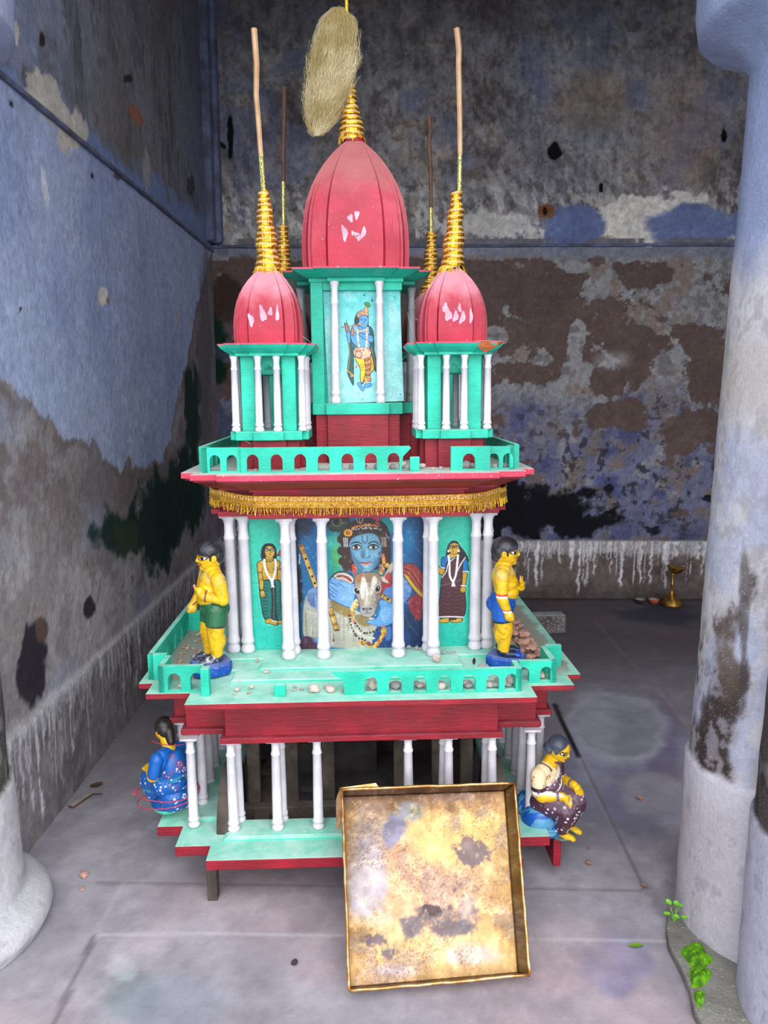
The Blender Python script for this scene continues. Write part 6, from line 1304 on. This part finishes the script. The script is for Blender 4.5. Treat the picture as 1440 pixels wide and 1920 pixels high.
for q, (u0, v0) in enumerate(((T_, dd * IB), (T_, 1 - dd * IT), (dd * IL, T_), (1 - dd * IR, T_))):
    uu = u0 if q >= 2 else IL * dd + u0 * (1 - (IL + IR) * dd); vv = v0 if q < 2 else IB * dd + v0 * (1 - (IB + IT) * dd)
    P = tgrid(uu, vv, 0) + (np.array(TN) * (dd[..., None] * DEP))
    out = [(tp(.5, 0) - tp(.5, 1)), (tp(.5, 1) - tp(.5, 0)), (tp(0, .5) - tp(1, .5)), (tp(1, .5) - tp(0, .5))][q].normalized() * .0015
    tray_part('tray_wall', P, flip=False, thick=tuple(out), boost=.92)
BR2, b2n, b2b = mat_base('rubbed_brass_edge', .3, .8); b2n.links.new(mix(b2n, ramp(b2n, noise(b2n, 30, 5), .4, .65), L4((176, 124, 70)), L4((222, 180, 130))), b2b.inputs['Base Color'])
b = MB(); rr = random.Random(2)
for A, B_ in (((0, 0), (1, 0)), ((1, 0), (1, 1)), ((1, 1), (0, 1)), ((0, 1), (0, 0))):
    pts = [tp(A[0] * (1 - k / 16) + B_[0] * k / 16, A[1] * (1 - k / 16) + B_[1] * k / 16) + Vector((rr.uniform(-.001, .001), rr.uniform(-.001, .001), rr.uniform(-.0012, .0012))) for k in range(17)]
    b.tube(pts, .0042, 8, M=Tm)
b.build('rolled_rim', BR2, tray, smooth=True)
def handle(u0, v0, u1, v1, out, r=.003, h=.020):
    b = MB(); a = tp(u0, v0, .010); c_ = tp(u1, v1, .010); o = out.normalized(); d = (c_ - a).normalized(); Ln = (c_ - a).length; pts = [a]
    for k in range(9): an = math.pi / 2 * k / 8; pts.append(a + o * h * math.sin(an) + d * h * .8 * (1 - math.cos(an)))
    for k in range(9): an = math.pi / 2 * (1 - k / 8); pts.append(c_ + o * h * math.sin(an) - d * h * .8 * (1 - math.cos(an)))
    pts.append(c_); b.tube(pts, r, 8, M=Tm); b.build('handle', BR2, tray, smooth=True)
dn = (tp(.5, 0) - tp(.5, 1)); lf = (tp(0, .5) - tp(1, .5))
handle(.33, 0, .61, 0, dn, .0026, .013); handle(0, .03, 0, .21, lf, .003, .014); handle(.42, 1, .98, 1, -dn, .003, .008)
b = MB(); b.add([tp(-.012, 1.012, .004), tp(.20, 1.035, .006), tp(.22, 1.01, .012), tp(-.002, .99, .0), tp(-.02, 1.0, .03), tp(.2, 1.03, .03)], [(0, 1, 2, 3), (0, 4, 5, 1)], 0, Tm)
b.add([tp(-.008, 1.01, -.001), tp(-.03, .96, .02), tp(-.036, .80, .024), tp(-.020, .78, .012), tp(-.004, .86, .0)], [(0, 1, 2, 3, 4)], 0, Tm); o = b.build('bent_flap', BR2, tray); md = o.modifiers.new('t', 'SOLIDIFY'); md.thickness = .002

# ---------------------------------------------------------------- fibre bundle on the central spire
FIB, fn_, fb_ = mat_base('dry_golden_fibre', .55); fn_.links.new(mix(fn_, ramp(fn_, noise(fn_, 8, 3), .35, .65), L4((176, 156, 104)), L4((214, 202, 164))), fb_.inputs['Base Color'])
ft = empty('fibre_bundle', chw((-.02, -.02, 2.5))); tag(ft, 'pale dry fibre bundle hanging on the golden central spire', 'fibre')
cen = chw((-.082, -.035, 2.495)); ax = Vector((.20, 0, 1)).normalized()
def fib_r(t):   # half width along the bundle, t from -1 (bottom) to 1 (top)
    return np.interp(t, [-1, -.92, -.7, -.3, .2, .6, .88, 1], [.014, .034, .052, .066, .072, .062, .048, .016])
b = MB(); L = []
for k in range(25):
    t = -1 + 2 * k / 24; r = float(fib_r(t)) * (.50 + .3 * float(vn(k * .4 + 3, 5.5))); cc = cen + ax * (t * .188) + Vector((.012 * (1 - t * t), 0, 0)); L.append([(cc.x + r * math.cos(a * math.pi / 9) - ft.location.x, cc.y + r * .62 * math.sin(a * math.pi / 9) - ft.location.y, cc.z - ft.location.z) for a in range(18)])
vs = [p for l in L for p in l]; fs = [(k * 18 + i, k * 18 + (i + 1) % 18, (k + 1) * 18 + (i + 1) % 18, (k + 1) * 18 + i) for k in range(24) for i in range(18)]; b.add(vs, fs); b.build('core', FIB, ft, smooth=True)
rr = random.Random(12); VV = []; FF = []
def strand(pts, w):
    n = len(VV)
    for k, p in enumerate(pts):
        t = (pts[min(k + 1, len(pts) - 1)] - pts[max(0, k - 1)]).normalized(); a = t.cross(Vector((0, 1, 0)))
        a = a.normalized() if a.length > 1e-4 else Vector((1, 0, 0)); b_ = t.cross(a)
        for q in range(3): an = 2.094 * q; VV.append(p + (a * math.cos(an) + b_ * math.sin(an)) * w)
    for k in range(len(pts) - 1):
        for q in range(3): FF.append((n + 3 * k + q, n + 3 * k + (q + 1) % 3, n + 3 * k + 3 + (q + 1) % 3, n + 3 * k + 3 + q))
for k in range(5200):
    a = rr.uniform(0, 2 * math.pi); t0 = rr.uniform(-1.0, .8); ln = rr.uniform(.25, .7); rad = rr.uniform(.25, 1.0) ** .5; tw = rr.uniform(-.6, .6); pts = []
    fly = rr.random() < .28
    for j in range(6):
        t = min(1.02, t0 + ln * j / 5); r = float(fib_r(max(-1, min(1, t)))) * rad * (1.0 + (.30 * (j / 5) if fly else 0)); aa = a + tw * j / 5
        cc = cen + ax * (t * .188) + Vector((.012 * (1 - t * t), 0, 0)); pts.append(cc + Vector((r * math.cos(aa), r * .62 * math.sin(aa), 0)) + Vector((rr.gauss(0, .0026), rr.gauss(0, .0026), rr.gauss(0, .003))) - ft.location)
    strand(pts, rr.uniform(.0003, .0006))
me = bpy.data.meshes.new('strands'); me.from_pydata([tuple(v) for v in VV], [], FF); me.update(); tag(link('strands', me, FIB, ft), kind='stuff')

# ---------------------------------------------------------------- stones, rubble and litter
STONE = painted('pale_mortar_crumb', (222, 208, 198), (190, 170, 158), dust_lit=(232, 226, 222), rough=.9, chip_t=.8, bs=.4)
BRICK = painted('broken_brick', (226, 176, 156), (186, 136, 118), dust_lit=(220, 188, 174), rough=.9, chip_t=.8, bs=.4)
PALE = painted('white_lime_crumb', (222, 218, 220), (186, 180, 182), rough=.9, chip_t=.8, bs=.6); ORG = painted('orange_brick_crumb', (196, 130, 84), (160, 100, 62), rough=.9, chip_t=.8, bs=.6)
def stone_mesh(name, seed, mat, flat=.75, sub=2, amp=.35):
    bm = bmesh.new(); bmesh.ops.create_icosphere(bm, subdivisions=sub, radius=1); rr = random.Random(seed); o = [rr.uniform(0, 50) for _ in range(3)]
    for v in bm.verts:
        n = float(vn(v.co.x * 1.3 + o[0], v.co.y * 1.3 + o[1])) + float(vn(v.co.z * 1.3 + o[2], v.co.x * 1.3 + o[0])); v.co *= 1 - amp + amp * n; v.co.z *= flat
        v.co = Vector([round(q * 3.2) / 3.2 * .45 + q * .55 for q in v.co])
    zmin = min(v.co.z for v in bm.verts)
    for v in bm.verts: v.co.z -= zmin
    me = bpy.data.meshes.new(name); bm.to_mesh(me); bm.free(); me.materials.append(mat); return me
SM = [stone_mesh('stone', k, STONE) for k in range(4)]; PM_ = [stone_mesh('stone', k + 10, PALE) for k in range(3)]; BM_ = [stone_mesh('chip', k + 20, BRICK, .42, 1, .5) for k in range(6)]
rr = random.Random(77)
def crumb(name, me, loc, s, label, group=None, world=False, cat='stone', sq=None):
    o = bpy.data.objects.new(name, me); COL.objects.link(o); o.location = loc if world else chw(loc); o.scale = sq or (s * rr.uniform(.8, 1.2), s * rr.uniform(.8, 1.2), s * rr.uniform(.8, 1.1)); o.rotation_euler = (rr.uniform(-.15, .15), rr.uniform(-.15, .15), rr.uniform(0, 6)); tag(o, label, cat, group); return o
for x, y, s in ((-.205, -.43, .014), (-.135, -.425, .015), (-.075, -.43, .013), (-.060, -.40, .016), (.0, -.43, .013), (.012, -.40, .014), (.055, -.42, .015), (.10, -.43, .012), (.163, -.42, .017), (.19, -.40, .012), (-.02, -.375, .012), (.132, -.385, .016), (.315, -.43, .017), (.335, -.41, .013), (.402, -.43, .013), (.43, -.42, .012), (-.40, -.42, .008), (.215, -.45, .007), (.240, -.44, .008), (-.30, -.43, .007)):
    crumb('mortar_crumb', rr.choice(SM + PM_), (x, y, 1.271), s, 'lump of pale mortar lying behind the upper railing', 'mortar lumps behind the upper railing')
for x in (.025, .095, .165, .235, .300, .372, .40, .43): 
    for k in range(2): crumb('mortar_crumb', rr.choice(SM + PM_), (x + rr.uniform(-.012, .012), -.575 + rr.uniform(-.012, .014), .656), rr.uniform(.011, .018), 'lump of pale mortar lying behind the right half of the lower front railing', 'mortar lumps behind the lower railing')
for k in range(46): crumb('mortar_crumb', rr.choice(SM + PM_ + BM_), (rr.uniform(-.40, .42), -.575 + rr.uniform(-.02, .03), .6555), rr.uniform(.003, .008), 'small mortar crumb on the edge of the lower deck', 'small crumbs on the lower deck')
for x, y, s in ((-.52, -.53, .011), (-.50, -.52, .008), (-.36, -.50, .007), (-.135, -.585, .015), (-.09, -.585, .013), (.555, -.51, .010), (.53, -.52, .010)): crumb('mortar_crumb', rr.choice(SM), (x, y, .656), s, 'small mortar crumb on the edge of the lower deck', 'small crumbs on the lower deck')
for x, y, s in ((.155, -.275, .010), (.178, -.285, .009), (.262, -.33, .009), (.28, -.33, .007), (.295, -.325, .006), (.19, -.29, .006)): crumb('lime_crumb', rr.choice(PM_), (x, y, .671), s, 'white lime crumb at the foot of the right middle pillars', 'white crumbs by the middle pillars')
crumb('brick_stone', SM[0], (.228, -.405, .671), .018, 'rounded pink-brown stone in front of the fourth middle pillar')
crumb('lime_stone', PM_[0], (.372, -.44, .662), .017, 'flat white stone beside the blue pedestal on the right', sq=(.022, .014, .010))
crumb('dark_stone', SM[2], (.345, -.415, .664), .009, 'tiny dark stone standing on the deck left of the right boy', sq=(.005, .005, .014)).data = stone_mesh('dark_stone', 5, DARKW)
crumb('brick_stone', SM[3], (-.285, -.45, .664), .009, 'small brown stone on the pale deck step, left of centre'); crumb('brick_stone', BM_[1], (-.325, -.36, .671), .008, 'small brown stone beside the foot of the left middle pillars')
for k in range(150):   # rubble heap beside the right boy
    t = rr.random(); x = .525 + rr.uniform(-.055, .055) - t * .01; y = -.36 + t * .44; h = max(0, .05 * (1 - ((x - .515) / .06) ** 2) * (1 - (t - .35) ** 2 * 1.5))
    crumb('brick_chip', rr.choice(BM_), (x, y, .656 + rr.uniform(0, h)), rr.uniform(.008, .019), 'broken brick chip in the heap on the right walkway of the deck', 'brick chips heaped on the right walkway', cat='brick chip')
for k in range(60): crumb('brick_chip', rr.choice(BM_ + SM), (-.555 + rr.uniform(-.04, .04), -.38 + .36 * rr.random(), .656), rr.uniform(.003, .007), 'tiny brick crumb scattered on the left walkway of the deck', 'crumbs on the left walkway', cat='brick chip')
# litter on the floor
for (x, y), s, l, m in (((157, 1643), .017, 'brown stone on the floor left of the chariot, the larger of two', 0), ((155, 1668), .010, 'brown stone on the floor left of the chariot, the smaller of two', 1), ((553, 1809), .009, 'small dark stone on the floor in front, left of the tray', 2)):
    p = on_z(x, y); crumb('floor_stone', BM_[m] if m < 2 else stone_mesh('dark_stone', 6, DARKW), (p.x, p.y, 0), s, l, world=True)
for (x, y), s, l in (((1201, 1498), .012, 'orange brick bit on the damp floor right of the chariot, farthest'), ((1104, 1620), .011, 'orange brick bit on the floor beside the seated woman, middle one'), ((1207, 1662), .009, 'orange brick bit on the floor near the right pillar, nearest'), ((1104, 1592), .006, 'tiny orange brick bit just behind the middle one')):
    p = on_z(x, y); o = crumb('brick_bit', stone_mesh('brick_bit', int(x), ORG, .5, 1), (p.x, p.y, 0), s, l, world=True)
p = on_z(152, 1502); b = MB(); b.box(-.012, .012, -.052, .05, .001, .010); b.add([(-.02, .05, .001), (.03, .075, .001), (.05, .06, .008), (.01, .045, .010)], [(0, 1, 2, 3)]); RUST = painted('rusty_wood', (118, 76, 56), (84, 50, 38), rough=.9, bs=.7)
tag(b.build('rusty_strip', RUST, None, (p.x, p.y, 0), (0, 0, -.35), bevel=.002), 'short rust-brown strip lying on the floor by the left wall', 'scrap')
LEAFG, _, lb = mat_base('leaf_green', .5); lb.inputs['Base Color'].default_value = L4((106, 140, 50)); LEAFB, _, lb2 = mat_base('dry_leaf', .7); lb2.inputs['Base Color'].default_value = L4((84, 62, 46))
def leaf_mesh(L, w, mat, curl=.2, name='leaf'):
    b = MB(); n = 8; vs = []; fs = []
    for k in range(n + 1):
        t = k / n; ww = w * math.sin(math.pi * min(1, t * .93 + .03)) ** .8
        for s in (-1, 0, 1): vs.append((s * ww, t * L, .002 + curl * L * (t - .5) ** 2 + abs(s) * ww * .35))
    for k in range(n):
        for s in (0, 1): fs.append((k * 3 + s, k * 3 + s + 1, k * 3 + 4 + s, k * 3 + 3 + s))
    b.add(vs, fs); me = b.mesh(name); me.materials.append(mat); me.shade_smooth(); return me
p = on_z(1178, 1776); tag(link('fallen_leaf', leaf_mesh(.042, .009, LEAFG), loc=(p.x, p.y, 0), rot=(0, 0, -1.45)), 'single green leaf lying on the floor between tray and right pillar', 'leaf')
p = on_z(168, 1478); tag(link('fallen_leaf', leaf_mesh(.05, .016, LEAFB, .5), loc=(p.x, p.y, 0), rot=(0, 0, -.9)), 'curled dry brown leaf on the floor by the left wall', 'leaf')
# sprouting plant and moss at the foot of the right pillar
SPR, _, sb = mat_base('fresh_leaf_green', .45); sb.inputs['Base Color'].default_value = L4((120, 196, 60))
base = on_z(1263, 1728, .022); pl_ = empty('sprouting_plant', tuple(base)); tag(pl_, 'small light green seedling growing from the kerb at the right pillar', 'plant')
st_ = MB()
for k, (dx, dy, dz, a) in enumerate(((-.008, .010, .040, .3), (.014, .008, .034, -.8), (.004, -.012, .026, 2.6), (.016, -.010, .020, -2.2), (-.010, -.004, .022, 1.4), (.006, .0, .044, -.2))):
    st_.tube([(0, 0, 0), (dx * .4, dy * .4, dz * .6), (dx, dy, dz)], .0008, 5); link('leaf', leaf_mesh(.020, .0085, SPR, .6), None, pl_, (dx, dy, dz), (rr.uniform(-.3, .4), 0, a))
st_.build('stem', SPR, pl_)
MOSS, mn, mb_ = mat_base('moss_green', .95); mn.links.new(mix(mn, ramp(mn, noise(mn, 40, 5), .35, .62), L4((72, 128, 14)), L4((128, 200, 24))), mb_.inputs['Base Color']); bump(mn, mb_, noise(mn, 300, 4, .7), 1.0, .006)
def moss(name, px, label, h=.012):
    P = [on_z(x, y, .022) for x, y in px]; cx = sum(p.x for p in P) / len(P); cy = sum(p.y for p in P) / len(P); C_ = catmull([(p.x - cx, p.y - cy) for p in P], 7, True); vs = []; fs = []; n = len(C_); K = 9
    for k in range(K + 1):
        f = 1 - k / K
        for q in C_: x, y = q[0] * f, q[1] * f; hh = h * (1 - f ** 3) * (.5 + float(vn(x * 90 + 50, y * 90 + 50))) + .006 * float(vn(x * 300 + 9, y * 300 + 9)) * (k > 0); vs.append((x, y, -.002 + hh))
    for k in range(K):
        for i in range(n): fs.append((k * n + i, k * n + (i + 1) % n, (k + 1) * n + (i + 1) % n, (k + 1) * n + i))
    b = MB(); b.add(vs, fs); tag(b.build(name, MOSS, None, (cx, cy, .022), smooth=True), label, 'moss', kind='stuff')
moss('moss_patch', [(1275, 1782), (1300, 1768), (1318, 1772), (1326, 1790), (1338, 1800), (1325, 1812), (1300, 1816), (1285, 1800)], 'bright green moss cushion at the foot of the right pillar, upper part')
moss('moss_patch', [(1292, 1818), (1310, 1812), (1330, 1818), (1334, 1830), (1318, 1850), (1298, 1852), (1294, 1838)], 'bright green moss cushion at the foot of the right pillar, middle part')
moss('moss_patch', [(1301, 1862), (1318, 1856), (1322, 1868), (1315, 1890), (1306, 1885)], 'small green moss strip nearest the camera on the right kerb', .008)
# oil lamp and clay bowls at the back wall
OB, on_, ob = mat_base('tarnished_brass', .38, .85); on_.links.new(mix(on_, ramp(on_, noise(on_, 18, 4), .4, .6), L4((120, 84, 34)), L4((196, 152, 74))), ob.inputs['Base Color'])
q = Vector((1.905, 5.36, 0)); lamp = empty('oil_lamp_stand', q); tag(lamp, 'tall brass oil lamp stand with shallow bowl on the floor at the back wall', 'lamp')
b = MB(); b.lathe([(.072, 0), (.074, .006), (.068, .022), (.050, .045), (.030, .072), (.018, .098), (.012, .115)], 32); b.build('foot', OB, lamp, smooth=True)
b = MB(); b.lathe([(.010, .11), (.008, .14), (.012, .150), (.013, .154), (.008, .160), (.0085, .22), (.014, .232)], 20); b.build('stem', OB, lamp, smooth=True)
b = MB(); b.lathe([(.012, .230), (.030, .236), (.045, .252), (.050, .258), (.066, .275), (.070, .278), (.062, .276), (.040, .256), (.0, .250)], 28, M=Matrix.Rotation(.08, 4, 'Y')); b.build('bowl', OB, lamp, smooth=True)
CLAYR = painted('red_clay', (170, 74, 50), (130, 52, 36), rough=.8); CLAYD = painted('blackened_clay', (52, 36, 36), (36, 24, 26), rough=.8)
for x, m, l in ((1.795, CLAYR, 'small red clay bowl on the floor left of the brass oil lamp'), (1.70, CLAYD, 'small blackened clay bowl at the back wall, left of the red one')):
    b = MB(); b.lathe([(.020, 0), (.032, .012), (.038, .032), (.036, .034), (.028, .014), (.0, .008)], 20); tag(b.build('clay_bowl', m, None, (x, 5.40, 0), smooth=True), l, 'bowl')
CONC = painted('dark_rough_concrete', (104, 98, 100), (66, 60, 62), chips=(180, 176, 176), chip_t=.62, rough=.95, bs=1.0)
b = MB(); b.box(-.12, .12, -.05, .05, 0, .12); tag(b.build('concrete_block', CONC, None, (.90, 4.72, 0), (0, 0, .12), bevel=.012), 'dark rough concrete block lying on the floor behind the chariot', 'block')
# broken eave, cobwebs
b = MB(); ev = [(.335, -.430, 1.640), (.42, -.405, 1.638), (.432, -.36, 1.636), (.405, -.405, 1.624), (.372, -.40, 1.606), (.350, -.42, 1.622)]
b.add(ev, [(0, 1, 5), (1, 2, 3), (1, 3, 5), (3, 4, 5)]); DRY = painted('split_orange_wood', (186, 106, 56), (140, 72, 36), rough=.8, chip_t=.7, bs=.8); o = b.build('splintered_eave', DRY, CH); md = o.modifiers.new('t', 'SOLIDIFY'); md.thickness = .003
WEB, _, wb_ = mat_base('grey_cobweb_thread', .8); wb_.inputs['Base Color'].default_value = L4((170, 166, 160))
b = MB()
for pts in ([(.165, -.20, 1.62), (.13, -.25, 1.585), (.105, -.26, 1.58), (.10, -.25, 1.60), (.06, -.22, 1.63)], [(-.07, -.22, 1.57), (-.05, -.22, 1.53), (-.04, -.22, 1.51)], [(.20, -.26, 1.60), (.165, -.25, 1.70), (.16, -.2, 1.74)], [(.17, -.24, 1.62), (.21, -.26, 1.68), (.18, -.25, 1.72)], [(-.16, -.35, 1.66), (-.14, -.33, 1.645), (-.10, -.22, 1.60)], [(-.36, -.37, 1.38), (-.33, -.385, 1.355), (-.31, -.37, 1.345)]): b.tube([Vector(p) for p in catmull(pts, 5)], .0006, 4)
b.build('cobweb', WEB, CH)
